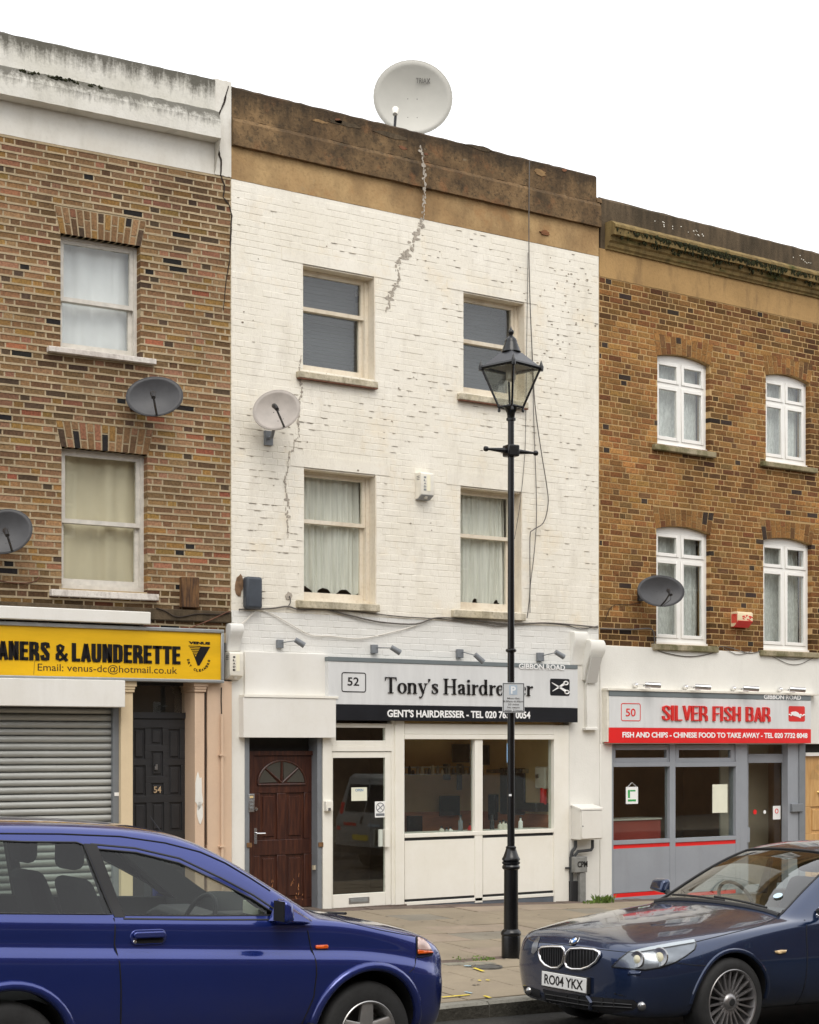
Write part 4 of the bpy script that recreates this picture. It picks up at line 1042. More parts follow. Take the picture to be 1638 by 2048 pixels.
def arcs(cx, cz, rx, rz, a0, a1, w0, w1, n=14):
    """elliptic stroke, w0 at the sides and w1 at top and bottom"""
    o = []
    for i in range(n + 1):
        a = radians(a0 + (a1 - a0) * i / n); k = abs(cos(a)); o.append((cx + rx * cos(a), cz + rz * sin(a), w1 + (w0 - w1) * k ** 1.5))
    return o
ST, HR = .15, .045                         # stem and hairline
def stem(x, z0, z1, w_=ST): return [(x, z0, w_), (x, z1, w_)]
def ser(x, z, l=.15): return [(x - l, z, HR), (x + l, z, HR)]
XH = .66
G = {
 'T': ([stem(.36, 0, 1), [(.02, .975, .05), (.70, .975, .05)], ser(.36, .022, .17), [(.035, .98, .05), (.02, .76, .02)], [(.685, .98, .05), (.70, .76, .02)], [(.06, .955, .09), (.16, .985, .02)], [(.66, .955, .09), (.56, .985, .02)]], .76),
 'o': ([arcs(.30, XH / 2, .21, XH / 2 - .02, 0, 360, ST, HR, 28)], .60),
 'n': ([stem(.15, 0, XH), ser(.15, .02, .13), [(.04, XH - .02, HR), (.15, XH - .02, HR)], arcs(.33, XH - .20, .17, .18, 165, 0, ST, .07), stem(.50, 0, XH - .19), ser(.50, .02, .13)], .68),
 'y': ([[(.12, XH, .15), (.34, .02, .12)], [(.52, XH, .05), (.30, -.10, .05), (.20, -.24, .06), (.10, -.22, .10)], [(.02, XH - .02, HR), (.26, XH - .02, HR)], [(.40, XH - .02, HR), (.62, XH - .02, HR)]], .62),
 "'": ([[(.10, .95, .13), (.10, .86, .11), (.05, .72, .02)]], .22),
 's': ([[(.40, .50, .03), (.36, .60, .06), (.24, XH - .03, .07), (.11, .57, .12), (.12, .46, .14), (.25, .36, .16), (.37, .25, .15), (.39, .13, .12), (.28, .03, .06), (.14, .05, .05), (.07, .20, .03)], [(.405, .63, .02), (.405, .46, .02)], [(.06, .24, .02), (.06, .02, .02)]], .48),
 ' ': ([], .30),
 'H': ([stem(.17, 0, 1), stem(.70, 0, 1), [(.17, .5, .05), (.70, .5, .05)], ser(.17, .022, .16), ser(.17, .978, .16), ser(.70, .022, .16), ser(.70, .978, .16)], .90),
 'a': ([stem(.40, .08, XH - .16), arcs(.26, XH - .17, .15, .15, 10, 175, ST, .06), [(.12, XH - .16, .12), (.13, XH - .24, .08)], [(.40, .38, .05), (.24, .33, .08), (.12, .22, .14), (.13, .09, .13), (.24, .04, .05), (.40, .14, .04)], [(.40, .10, .14), (.46, .03, .08), (.55, .06, .03)]], .58),
 'i': ([stem(.16, 0, XH), ser(.16, .02, .13), [(.05, XH - .02, HR), (.16, XH - .02, HR)], arcs(.15, .88, .045, .05, 0, 360, .09, .09, 10)], .34),
 'r': ([stem(.15, 0, XH), ser(.15, .02, .13), [(.04, XH - .02, HR), (.15, XH - .02, HR)], [(.20, .42, .05), (.28, .58, .06), (.38, XH - .06, .12), (.43, XH - .12, .12)]], .49),
 'd': ([stem(.46, .04, 1), [(.36, .978, HR), (.46, .978, HR)], [(.46, .022, HR), (.60, .03, HR)], arcs(.27, XH / 2, .19, XH / 2 - .02, 20, 340, ST, HR, 22)], .66),
 'e': ([arcs(.27, XH / 2, .19, XH / 2 - .02, 25, 330, ST, HR, 22), [(.12, .37, .04), (.44, .37, .04)], [(.455, .37, .10), (.44, .48, .10)]], .54),
}

def sans(w_):
    """heavy condensed capitals; w_ is the stem"""
    h = w_ / 2; t = w_ * .62; W = .30 + w_ * 1.25; r_ = W - h
    V = lambda x: [(x, 0, w_), (x, 1, w_)]
    Hb = lambda z, a, b_: [(a, z, t), (b_, z, t)]
    bowl = lambda z0, z1, x0, x1: [(x0, z1 - t / 2, t), (x1 - .10, z1 - t / 2, t), (x1 - .02, z1 - .06 - t / 3, w_ * .95), (x1, (z0 + z1) / 2, w_), (x1 - .02, z0 + .06 + t / 3, w_ * .95), (x1 - .10, z0 + t / 2, t), (x0, z0 + t / 2, t)]
    return {
     'A': ([[(h * .8, 0, w_ * .9), (W / 2, .97, w_ * .95)], [(W - h * .8, 0, w_ * .9), (W / 2, .97, w_ * .95)], Hb(.27, W * .25, W * .75)], W + .03),
     'N': ([V(h), V(W - h), [(h, .98, w_ * .9), (W - h, .02, w_ * .9)]], W + .06),
     'E': ([V(h), Hb(1 - t / 2, h, W * .86), Hb(t / 2, h, W * .86), Hb(.52, h, W * .8)], W * .86 + .06),
     'F': ([V(h), Hb(1 - t / 2, h, W * .84), Hb(.5, h, W * .78)], W * .84 + .06),
     'L': ([V(h), Hb(t / 2, h, W * .84)], W * .84 + .05),
     'T': ([V(W / 2 - .01), Hb(1 - t / 2, 0, W - .02)], W + .02),
     'I': ([V(h)], w_ + .08), 'H': ([V(h), V(W - h), Hb(.5, h, W - h)], W + .06),
     'V': ([[(h * .8, 1, w_ * .9), (W / 2, .03, w_ * .95)], [(W - h * .8, 1, w_ * .9), (W / 2, .03, w_ * .95)]], W + .02),
     'U': ([[(h, 1, w_), (h, .25, w_), (h + .05, .10, w_), (W / 2, t / 2 - .01, t), (W - h - .05, .10, w_), (W - h, .25, w_), (W - h, 1, w_)]], W + .06),
     'D': ([V(h), bowl(0, 1, h, r_)], W + .06), 'B': ([V(h), bowl(.5 - t / 2, 1, h, r_ - .02), bowl(0, .5 + t / 2, h, r_)], W + .06),
     'R': ([V(h), bowl(.44, 1, h, r_ - .02), [(W * .5, .48, w_ * .9), (W - h * .9, .30, w_), (W - h * .8, 0, w_)]], W + .06),
     'S': ([[(W - h, .70, w_), (W - h - .02, .88, w_ * .95), (W / 2, 1 - t / 2, t), (h + .02, .88, w_ * .95), (h + .01, .70, w_), (W / 2, .52, w_ * .95), (W - h - .01, .32, w_), (W - h - .02, .12, w_ * .95), (W / 2, t / 2, t), (h + .02, .12, w_ * .95), (h, .30, w_)]], W + .05),
     'C': ([[(W - h, .66, w_), (W - h - .02, .88, w_), (W / 2, 1 - t / 2, t), (h + .03, .88, w_), (h, .5, w_), (h + .03, .12, w_), (W / 2, t / 2, t), (W - h - .02, .12, w_), (W - h, .36, w_)]], W + .05),
     'Y': ([[(h, 1, w_ * .9), (W / 2, .45, w_ * .95), (W / 2, 0, w_)], [(W - h, 1, w_ * .9), (W / 2, .45, w_ * .95)]], W + .02),
     '&': ([[(W + .05, .02, w_ * .8), (h + .06, .66, w_ * .85), (h + .05, .86, w_ * .8), (W * .46, .94, t), (W * .74, .84, w_ * .8), (W * .68, .66, w_ * .7), (h + .02, .36, w_ * .9), (h + .02, .14, w_ * .9), (W * .45, t / 2, t), (W * .85, .20, w_ * .8), (W + .05, .46, w_ * .5)]], W + .12), ' ': ([], .26)}
def signword(s_, w_, matl, par, x0, x1, z0, z1, y, ext):
    g = sans(w_); adv = sum(g[c][1] for c in s_); strokes('letter', [g[c] for c in s_], matl, par, x0, z0, (x1 - x0) / adv, z1 - z0, y, ext)

def rrect(m, x0, x1, z0, z1, r, w_, y0, y1):
    """outlined rounded rectangle"""
    P_ = []
    for cx, cz, a in ((x1 - r, z1 - r, 0), (x0 + r, z1 - r, 90), (x0 + r, z0 + r, 180), (x1 - r, z0 + r, 270)):
        for k in range(5):
            t = radians(a + 22.5 * k); P_.append((cx, cz, cos(t), sin(t)))
    n = len(P_)
    for i in range(n):
        a, b_ = P_[i], P_[(i + 1) % n]
        q = [(a[0] + a[2] * r, a[1] + a[3] * r), (b_[0] + b_[2] * r, b_[1] + b_[3] * r), (b_[0] + b_[2] * (r - w_), b_[1] + b_[3] * (r - w_)), (a[0] + a[2] * (r - w_), a[1] + a[3] * (r - w_))]
        m.prism(q, y0, y1)
    return m
def rfill(m, x0, x1, z0, z1, r, y0, y1):
    P_ = []
    for cx, cz, a in ((x1 - r, z1 - r, 0), (x0 + r, z1 - r, 90), (x0 + r, z0 + r, 180), (x1 - r, z0 + r, 270)):
        for k in range(5): t = radians(a + 22.5 * k); P_.append((cx + r * cos(t), cz + r * sin(t)))
    return m.prism(P_, y0, y1)

def panel_door(m_, x0, x1, z0, z1, y, panels, par, matl, name='door', dp=.012, th=.045):
    """door leaf with sunk panels (fractions of the leaf)"""
    rects = [(x0 + (x1 - x0) * a, x0 + (x1 - x0) * b_, z0 + (z1 - z0) * c, z0 + (z1 - z0) * d) for a, b_, c, d in panels]
    o = slab(x0, x1, z0, z1, rects, y, y + th).build(name, matl, par)
    bevel(o, .006, 2)
    for a, b_, c, d in rects:
        m = MB(); m.box(a, b_, y + dp + .006, y + th - .004, c, d); g = min(b_ - a, d - c) * .16
        m.box(a + g, b_ - g, y + dp * .3, y + dp + .01, c + g, d - g, .008)
        m.build('door_panel', matl, o)
    return o

# ------------------------------------------------------------------ hairdresser's shopfront (house 52)
fr = H52
Z0 = -.35
for a, b_, t_ in ((.002, fr.x(490), fr.z(466, 1300)), (fr.x(1137), W52 - .002, fr.z(1150, 1330))): box('ground_floor_pier', m_plaster, h52, a, b_, -.012, .26, Z0, t_)
# rooms behind
it = MB(); a, b_ = fr.x(646), fr.x(1137)
it.box(a, a + .06, .2, 2.1, Z0, 2.6); it.box(b_ - .06, b_, .1, 2.1, Z0, 2.6); it.box(a + .06, b_ - .06, 2.0, 2.1, Z0, 2.6); it.box(a, b_, .1, 2.1, 2.55, 2.65)
it.build('shop_room', mat('tan_shop_wall', S(226, 198, 148), .8, var=.12, vscale=2), h52)
box('shop_floor', mat('brown_shop_floor', S(186, 140, 98), .4, var=.15, vscale=3), h52, a, b_, .1, 2.0, -.06, -.01)
box('dado', mat('wood_dado', S(204, 134, 90), .5, var=.15, vscale=3, stretch=(1, 1, 6)), h52, a + .06, b_ - .06, 1.95, 2.0, 0, 1.05)
# boxed panels over the flat's door
pb(fr, 'blank_panel', m_panelw, h52, 490, 656, 1303, 1389, .045, .06, .003)
pb(fr, 'panel_trim', m_cream, h52, 489, 677, 1389, 1394, .135, .15, .002)
pb(fr, 'boxed_lintel', m_panelw, h52, 487, 672, 1394.5, 1475, .125, .14, .003)
box('door_recess', m_dark, h52, fr.x(498), fr.x(640), .18, .2, Z0, 2.7)
pb(fr, 'metal_post', m_grey, h52, 490, 499, 1475, 1840, .02, .2, .004); pb(fr, 'metal_post', m_grey, h52, 635, 644, 1475, 1822, .02, .2, .004)
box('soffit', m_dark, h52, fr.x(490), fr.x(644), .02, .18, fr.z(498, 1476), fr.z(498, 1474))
# the flat's door
dd = -.10; x0, x1 = fr.x(507, dd), fr.x(625, dd); zt = fr.z(507, 1511, dd); zbm = gz(1.0, 0) + .0
box('door_frame', m_wood, h52, x0 - .06, x0, .085, .16, zbm, zt + .05); box('door_frame', m_wood, h52, x1, x1 + .06, .085, .16, zbm, zt + .05); box('door_frame', m_wood, h52, x0, x1, .085, .16, zt, zt + .05)
zz = lambda y: (fr.z(507, y, dd) - zbm) / (zt - zbm)
fx = lambda px: (fr.x(px, dd) - x0) / (x1 - x0)
door = panel_door(None, x0, x1, zbm, zt, .11, [(fx(521), fx(555), zz(1681), zz(1587)), (fx(573), fx(609), zz(1681), zz(1587)), (fx(521), fx(555), zz(1803), zz(1712)), (fx(573), fx(609), zz(1803), zz(1712))], h52, m_wood)
cxd, czd = fr(564, 1571, dd); rr_ = fr.x(609, dd) - cxd; rv = fr.z(564, 1525, dd) - czd
for k in range(4):
    a0, a1 = pi * k / 4 + .06, pi * (k + 1) / 4 - .06
    pts = [(cxd + rr_ * .22 * cos((a0 + a1) / 2), czd + rv * .1 + rv * .12 * sin((a0 + a1) / 2))] + [(cxd + rr_ * cos(a0 + (a1 - a0) * i / 6), czd + .02 + rv * .95 * sin(a0 + (a1 - a0) * i / 6)) for i in range(7)]
    MB().prism(pts, .102, .111).build('fanlight_pane', mat('frosted_fan_glass' + str(k), S(72, 70, 64), .25), door)
    for a in ((a0, a1) if k < 3 else (a0,)):
        pass
m = MB(); m.tube([(cxd + (rr_ + .014) * cos(pi * i / 20), .102, czd + .02 + (rv + .014) * .95 * sin(pi * i / 20)) for i in range(21)], .012, 6)
for k in (1, 2, 3): a = pi * k / 4; m.tube([(cxd, .102, czd + .03), (cxd + rr_ * cos(a), .102, czd + .02 + rv * .95 * sin(a))], .011, 6)
m.tube([(cxd - rr_ - .015, .102, czd + .012), (cxd + rr_ + .015, .102, czd + .012)], .012, 6); m.build('fanlight_bars', m_wood, door)
m = MB(); R = random.Random(4)
for k in range(16):
    px, py = R.choice([(590, 1775), (592, 1760), (600, 1798), (548, 1770)]); x, z = fr(px + R.uniform(-9, 9), py + R.uniform(-10, 6), dd); h_ = R.uniform(.01, .05)
    m.prism([(x, z), (x + R.uniform(.004, .012), z + .004), (x + R.uniform(-.006, .016), z + h_)], .1085, .115)
m.build('worn_marks', m_worn, door)
m = MB(); x, z = fr(511, 1672, dd); m.box(x - .018, x + .018, .098, .111, z - .09, z + .09); m.tube([(x, .09, z + .03), (x, .07, z + .03), (x + .11, .07, z + .028)], .009, 8); m.build('door_handle', m_chrome, door)
x, z = fr(512, 1618, dd); MB().lathe([(.001, .02), (.02, .018), (.022, 0)], 14, (x, .112, z), Matrix.Rotation(pi / 2, 3, 'X')).build('door_lock', m_chrome, door, smooth=True)
for px, py in ((498, 1690), (641, 1689)):
    x, z = fr(px, py, .02); MB().box(x - .03, x + .03, -.035, -.018, z - .025, z + .025).build('hasp', mat('rusty_hasp%d' % px, S(130, 96, 62), .7, .3, var=.3, vscale=20), h52)
x, z = fr(629, 1734, -.05); MB().box(x - .03, x + .045, 0.02, .06, z - .03, z + .02).build('hasp', m_sill52, h52)
# entry phone
ep = thing(fr, 'entry_phone', 'grey door entry panel with buttons on the post left of the brown door', 'intercom')
pb(fr, 'case', m_steel, ep, 498, 509, 1588, 1624, .035, .03, .004)
for k in range(4):
    pb(fr, 'button', mat('intercom_button%d' % k, S(214, 190, 140) if k < 1 else S(120, 122, 124), .5), ep, 500, 506.5, 1592 + 7 * k, 1596 + 7 * k, .039, .006)
# shop door, post, window
F2 = .02
def fbox(name, l, r, t, b_, dep=F2, th=.09, matl=None, par=None, bev=.004): return pb(fr, name, matl or m_cream, par or h52, l, r, t, b_, dep, th, bev)
fbox('door_post', 646, 664, 1440, 1821, .03); fbox('door_post', 783, 791, 1440, 1818, .015)
fbox('window_post', 791, 809, 1442, 1815, .035); 
fbox('transom', 664, 784, 1492, 1503)
tf = MB(); dpt = .03
def qx(p, d=F2): return fr.x(p, d)
def ringframe(name, l, r, t, b_, il, ir, it_, ib, dep, th, par, matl=None):
    """frame with an opening, given in pixels"""
    x0, x1, z0, z1 = fr.x(l, dep), fr.x(r, dep), fr.z(l, b_, dep), fr.z(l, t, dep)
    a, b2, c, d = fr.x(il, dep), fr.x(ir, dep), fr.z(il, ib, dep), fr.z(il, it_, dep)
    m = MB(); m.box(x0, a, -dep, -dep + th, z0, z1); m.box(b2, x1, -dep, -dep + th, z0, z1); m.box(a, b2, -dep, -dep + th, d, z1); m.box(a, b2, -dep, -dep + th, z0, c)
    return bevel(m.build(name, matl or m_cream, par), .004), (a, b2, c, d)
tr, q = ringframe('fanlight', 664, 783, 1446, 1492, 672, 771, 1455, 1481, .012, .06, h52)
box('pane', m_shopglass, tr, q[0], q[1], .01, .014, q[2], q[3])
sdoor, q = ringframe('shop_door', 664, 782, 1504, 1817, 666, 771, 1516, 1790, .008, .05, h52)
box('pane', m_shopglass, sdoor, q[0], q[1], .012, .018, q[2], q[3])
pb(fr, 'letter_plate', m_steel, sdoor, 698, 739, 1795.5, 1808, .014, .01, .002); pb(fr, 'letter_flap', m_alu, sdoor, 701, 736, 1798, 1805, .018, .006, .001)
x, z = fr(775, 1676, .05); MB().box(x - .035, x + .03, -.055, -.008, z - .105, z + .105).build('door_pull', m_cream, sdoor)
x, z = fr(764, 1676, .05); MB().box(x - .035, x + .01, -.05, -.02, z - .10, z + .10).build('door_guard', mat('milky_plastic', S(205, 210, 200), .4), sdoor)
x, z = fr(656, 1612, .05); bevel(MB().box(x - .045, x + .05, -.085, -.02, z - .06, z + .06).build('lock_box', m_cream, h52), .008); MB().box(x - .02, x + .015, -.09, -.085, z - .055, z - .02).build('padlock', m_steel, h52)
# notices in the door
nt_ = thing(fr, 'door_notice', 'white opening hours card hanging inside the hairdresser door', 'notice')
pb(fr, 'card', m_paper, nt_, 703, 734, 1575, 1602, -.006, .003)
text('heading', 'OPEN', mat('pale_blue_print', S(120, 150, 180), .7), nt_, fr.x(711), fr.x(727), fr.z(711, 1583), fr.z(711, 1578), .005, .001, .02)
ns = thing(fr, 'door_notice', 'square no smoking sticker low on the hairdresser door glass', 'notice')
pb(fr, 'card', m_letw, ns, 750, 771, 1603, 1635, -.004, .003)
x, z = fr(760.5, 1615, -.004); rr_ = fr.x(769, -.004) - x
m = MB().tube([(x + rr_ * .9 * cos(2 * pi * i / 24), .0035, z + rr_ * .9 * sin(2 * pi * i / 24)) for i in range(25)], .005, 5); m.tube([(x - .04, .0035, z + .04), (x + .04, .0035, z - .04)], .004, 5); m.tube([(x - .04, .0035, z - .03), (x + .04, .0035, z + .03)], .006, 5)
m.build('symbol', m_grey, ns); pb(fr, 'caption', m_grey, ns, 752, 769, 1627, 1632, -.002, .002)
# display window
pb(fr, 'shutter_housing', m_cream, h52, 809.5, 1108.5, 1447, 1468, .03, .12, .004); pb(fr, 'shutter_bottom_bar', m_cream, h52, 809.5, 1108.5, 1468.5, 1478.5, .04, .08, .006)
fbox('window_post', 1108.5, 1138, 1450, 1808, .03, .12)
fbox('mullion', 950, 965.5, 1479, 1806, .02, .08); fbox('sill_rail', 809.5, 1108, 1668, 1676, .024, .1)
fbox('bottom_rail', 809.5, 1108, 1804.5, 1811.5, .02, .09)
for l, r in ((809.5, 949.5), (966, 1108)):
    zq = lambda y: y
    pb(fr, 'pane', m_shopglass, h52, l, r, 1479, 1668, -.03, .006, yl=809.5)
    pb(fr, 'shadow_gap', m_blackm, h52, l, r, 1676.5, 1682, .004, .03, yl=809.5); pb(fr, 'lower_panel', m_cream, h52, l, r, 1682, 1799, .010, .04, .002, yl=809.5); pb(fr, 'shadow_gap', m_blackm, h52, l, r, 1799, 1804, .004, .03, yl=809.5)  # black strips above and below each lower panel
box('plinth', m_plinth, h52, fr.x(809), fr.x(1111), -.012, .2, Z0, fr.z(809.5, 1811.8, .012))
box('threshold', m_strip, h52, fr.x(640), fr.x(809), -.05, .2, Z0, fr.z(664, 1818, .05))
# things inside the shop; most of the right pane looks onto the right-hand side wall
XWL = b_ - .06
def onwall(px, py):
    d = ray(px, py); t = (XWL - CAM.x) / d.x; p = CAM + d * t; return p.y, p.z
def wbox(name, matl, par, l, r, t, b2, th, bev=0.0):
    y0, y1 = onwall(r, t)[0], onwall(l, t)[0]; z1, z0 = onwall(l, t)[1], onwall(l, b2)[1]
    return box(name, matl, par, XWL - th, XWL - .001, y0, y1, z0, z1, bev)
box('dado', MATS['wood_dado'], h52, XWL - .02, XWL, .12, 1.95, -.01, 1.05)
box('lobby_wall', mat('dark_screen_brown', S(70, 54, 42), .7, var=.2), h52, fr.x(650), fr.x(800), .62, .66, -.05, 2.5); box('lobby_side', MATS['dark_screen_brown'], h52, fr.x(797), fr.x(801), .1, .66, -.05, 2.5)  # brown screens added behind the shop door so its glass reads dark
wh = thing(fr, 'water_heater', 'white wall water heater inside the hairdresser window at right', 'heater')
bevel(wbox('case', m_boxw, wh, 1081, 1102, 1533, 1577, .10), .02)
ya, za = onwall(1088, 1552); MB().lathe([(.001, .03), (.024, .026), (.028, 0)], 14, (XWL - .1, ya, za), Matrix.Rotation(-pi / 2, 3, 'Y')).build('dial', m_steel, wh, smooth=True)
ya, za = onwall(1091, 1577); MB().tube([(XWL - .05, ya, za), (XWL - .05, ya, za - .25)], .015, 8).build('pipe', m_boxw, wh)
m_mirror = mat('dark_mirror', (.02, .02, .02), .08, spec=.8)
for nm_, l, r, t, b2, th, lab in (('wall_mirror', 1003, 1052, 1536, 1628, .03, 'tall dark arched mirror on the shop side wall behind the lamp post'), ('picture_panel', 967, 980, 1490, 1530, .02, 'narrow dark picture panel just right of the window mullion'), ('wash_unit', 1068, 1098, 1604, 1622, .22, 'black wash basin unit under the water heater inside the shop'), ('tool_rack', 985, 998, 1588, 1640, .08, 'dark tool rack hanging low on the shop side wall')):
    o = wbox(nm_, m_mirror, None, l, r, t, b2, th, .01); tag(o, lab, nm_.split('_')[-1], 'dark fittings on the shop side wall')
for k in range(7):
    ya, za = onwall(985 + k * 12, 1546); MB().box(XWL - .1, XWL - .001, ya - .004, ya + .004, za, za + .05).build('wall_peg', m_steel, h52)
fe = thing(fr, 'fire_extinguisher', 'small red fire extinguisher below the water heater inside the shop', 'extinguisher')
D = -.36; x = XWL - .06; z = onwall(1101, 1590)[1]; MB().lathe([(.03, -.13), (.045, -.12), (.045, .08), (.02, .12), (.015, .15)], 14, (x, -D - .0, z)).build('body', m_red, fe, smooth=True); MB().box(x - .02, x + .03, -D - .02, -D + .02, z + .15, z + .18).build('valve', m_plastic, fe)
R = random.Random(12)
for k, (px, py, h_, ml) in enumerate([(1000, 1661, 16, m_boxw), (1007, 1661, 18, m_boxw), (1012, 1661, 15, m_boxw), (1041, 1660, 24, m_letw), (984, 1662, 28, m_plastic), (883, 1664, 8, m_boxw), (893, 1664, 6, m_steel), (901, 1664, 7, m_letw), (921, 1663, 30, m_grey), (940, 1664, 14, m_red)]):
    d_ = -.25; x, z = fr(px, py, d_); hh = fr.z(px, py - h_, d_) - z
    t = thing(fr, 'bottle', ['squat cream lotion bottle, leftmost of three in the right pane', 'tallest cream lotion bottle in the middle of the right pane row', 'cream lotion bottle nearest the lamp post in the right pane', 'white pump bottle just right of the lamp post inside the window', 'tall black bottle beside the window mullion', 'low cream jar on the left window ledge', 'tiny steel pot on the left window ledge', 'tiny white pot on the left window ledge', 'tall grey upright holder on the left window ledge', 'red topped bottle by the mullion on the left ledge'][k], 'bottle', 'bottles on the shop window ledge')
    MB().lathe([(.026, 0), (.03, .01), (.03, hh * .7), (.012, hh * .82), (.012, hh)], 12, (x, -d_, z)).build('body', ml, t, smooth=True)
    MB().lathe([(.015, hh), (.015, hh + .02), (.002, hh + .022)], 10, (x, -d_, z)).build('cap', m_plastic, t, smooth=True)
box('window_ledge', m_cream, h52, fr.x(809.5, -.05), fr.x(1111, -.05), .05, .38, fr.z(809.5, 1666, -.25) - .05, fr.z(809.5, 1665, -.25))
D = -1.85
for k, (l, r, t, b2) in enumerate([(905, 940, 1488, 1525), (880, 920, 1592, 1632), (815, 845, 1632, 1668)]):
    o = pb(fr, 'picture_panel', m_mirror, None, l, r, t, b2, D, .02); place(o, fr); tag(o, ['dark picture panel high on the back wall in the left pane', 'grey dark picture panel low on the back wall in the left pane', 'dark cabinet panel low at the left inside the shop'][k], 'panel', 'dark panels on the shop back wall')
sh = thing(fr, 'wall_shelf', 'long glass shelf with bottles along the hairdresser back wall', 'shelf')
pb(fr, 'board', m_steel, sh, 811, 940, 1534, 1536, D + .3, .25); pb(fr, 'board', m_steel, sh, 811, 940, 1548, 1550, D + .3, .25)
for k in range(16):
    px = 815 + k * 8 + R.uniform(-2, 2); x, z = fr(px, 1549, D + .25); hh = R.uniform(.06, .14); MB().lathe([(.022, 0), (.022, hh * .7), (.009, hh)], 8, (x, -D - .3, z)).build('jar', R.choice([m_boxw, m_grey, m_plastic, m_steel]), sh, smooth=True)
for k, (px, w_, y1) in enumerate([(888, 7, 1560), (915, 5, 1580)]):
    o = pb(fr, 'towel', mat('grey_towel%d' % k, S(96, 100, 112), .95), None, px, px + w_ * 2, 1528, y1, D + .2, .03, .01); place(o, fr); tag(o, ['short grey towel hanging from the shop shelf', 'long grey towel hanging from the shop shelf'][k], 'towel', 'towels in the hairdresser')

# sign of the hairdresser
sg = thing(fr, 'shop_sign', 'grey and black hairdresser fascia sign with black serif letters and scissors', 'sign')
d1 = .12
pb(fr, 'board', m_signg, sg, 657, 1155.5, 1322, 1408, d1, .12, .002); pb(fr, 'top_band', m_bandg, sg, 657, 1155.5, 1313, 1321.6, d1 + .008, .12, .002)
pb(fr, 'bottom_band', m_bandk, sg, 673, 1155.5, 1408.5, 1440, d1 + .004, .12, .002, yl=657)
Zs = lambda y, px=657: fr.z(px, y, d1)
word = "Tony's Hairdresser"; adv = sum(G[c][1] for c in word)
xa, xb = fr.x(769, d1), fr.x(1066, d1); sx = (xb - xa) / adv; z_b = fr.z(769, 1386, d1); z_c = fr.z(769, 1354, d1)
strokes('letter', [G[c] for c in word], m_letk, sg, xa, z_b, sx, z_c - z_b, -d1 - .004, .010)
text('phone_line', "GENT'S HAIRDRESSER - TEL 020 7639 0054", m_letw, sg, fr.x(774, d1), fr.x(1060, d1), fr.z(774, 1434, d1), fr.z(774, 1419.5, d1), -d1 - .0045, .003, .03)
text('road_name', 'GIBBON ROAD', m_letw, sg, fr.x(1037, d1), fr.x(1129, d1), fr.z(1037, 1337.5, d1), fr.z(1037, 1327, d1), -d1 - .0085, .003, .02)
x0, x1, z0, z1 = fr.x(683, d1), fr.x(732, d1), fr.z(683, 1384, d1), fr.z(683, 1344, d1)
rrect(MB(), x0, x1, z0, z1, .03, .011, -d1 - .003, -d1).build('number_frame', m_letk, sg); text('number', '52', m_letk, sg, fr.x(695, d1), fr.x(718, d1), fr.z(695, 1371, d1), fr.z(695, 1354.5, d1), -d1, .003, .012)
x0, x1, z0, z1 = fr.x(1100, d1), fr.x(1139, d1), fr.z(1100, 1391, d1), fr.z(1100, 1357, d1)
rfill(MB(), x0, x1, z0, z1, .025, -d1 - .003, -d1).build('emblem_panel', m_bandk, sg)
m = MB(); W, H_ = x1 - x0, z1 - z0; yy = -d1 - .003
def seg(ax, az, bx, bz, wa, wb):
    ax, bx = x0 + ax * W, x0 + bx * W; az, bz = z0 + az * H_, z0 + bz * H_; dx, dz = bx - ax, bz - az; l = sqrt(dx * dx + dz * dz); nx, nz = -dz / l, dx / l
    m.prism([(ax + nx * wa, az + nz * wa), (bx + nx * wb, bz + nz * wb), (bx - nx * wb, bz - nz * wb), (ax - nx * wa, az - nz * wa)], yy - .003, yy)
seg(.08, .76, .80, .28, .004, .017); seg(.12, .26, .74, .72, .004, .017)
for cx, cz in ((.80, .75), (.85, .22)):
    c = [(x0 + (cx + .11 * cos(a * pi / 7)) * W, z0 + (cz + .10 * sin(a * pi / 7)) * H_) for a in range(15)]
    for p, q in zip(c, c[1:]): m.tube([(p[0], yy - .002, p[1]), (q[0], yy - .002, q[1])], .009, 5)
m.build('scissors', m_letw, sg)

# ------------------------------------------------------------------ launderette shopfront (house 54)
fr = H54
zs = fr.z(200, 1262) - .1
X = fr.x
m = MB(); m.box(XL, X(240) , .3, .4, Z0, zs); m.box(XL, -.002, .24, .3, fr.z(300, 1362) - .0, zs); m.build('ground_floor_wall', m_peach, h54)
def pil(l, r, dep, matl, nm, topw=.03):
    x0, x1 = X(l, dep), X(r, dep); zt = fr.z(l, 1362, dep)
    m = MB(); m.box(x0, x1, -dep, .3, Z0, zt - .12); m.box(x0 - .012, x1 + .012, -dep - .02, .3, zt - .12, zt - .09); m.box(x0 - topw, x1 + topw, -dep - .04, .3, zt - .06, zt + .05); m.box(x0 - topw * .5, x1 + topw * .5, -dep - .028, .3, zt - .09, zt - .06)
    return bevel(m.build(nm, matl, h54), .006)
pil(242, 266, .06, m_creamp, 'pilaster'); pil(390, 409, .06, m_peach, 'pilaster')
m = MB(); m.box(X(411), -.012, -.045, .3, Z0, fr.z(411, 1362)); bevel(m.build('pier', m_peach, h54), .005)
blob(398, 1585, .05, .22, m_plaster, 'bare_patch', h54, fr, .062, .003, 91)
blob(400, 1625, .04, .12, m_plaster, 'bare_patch', h54, fr, .062, .003, 92)
ribbon(fr, [(411, 1370), (412, 1500), (411, 1600), (412, 1690)], .012, -.055, .004, m_crackd, 'crack', h54, .06, .4, 5)
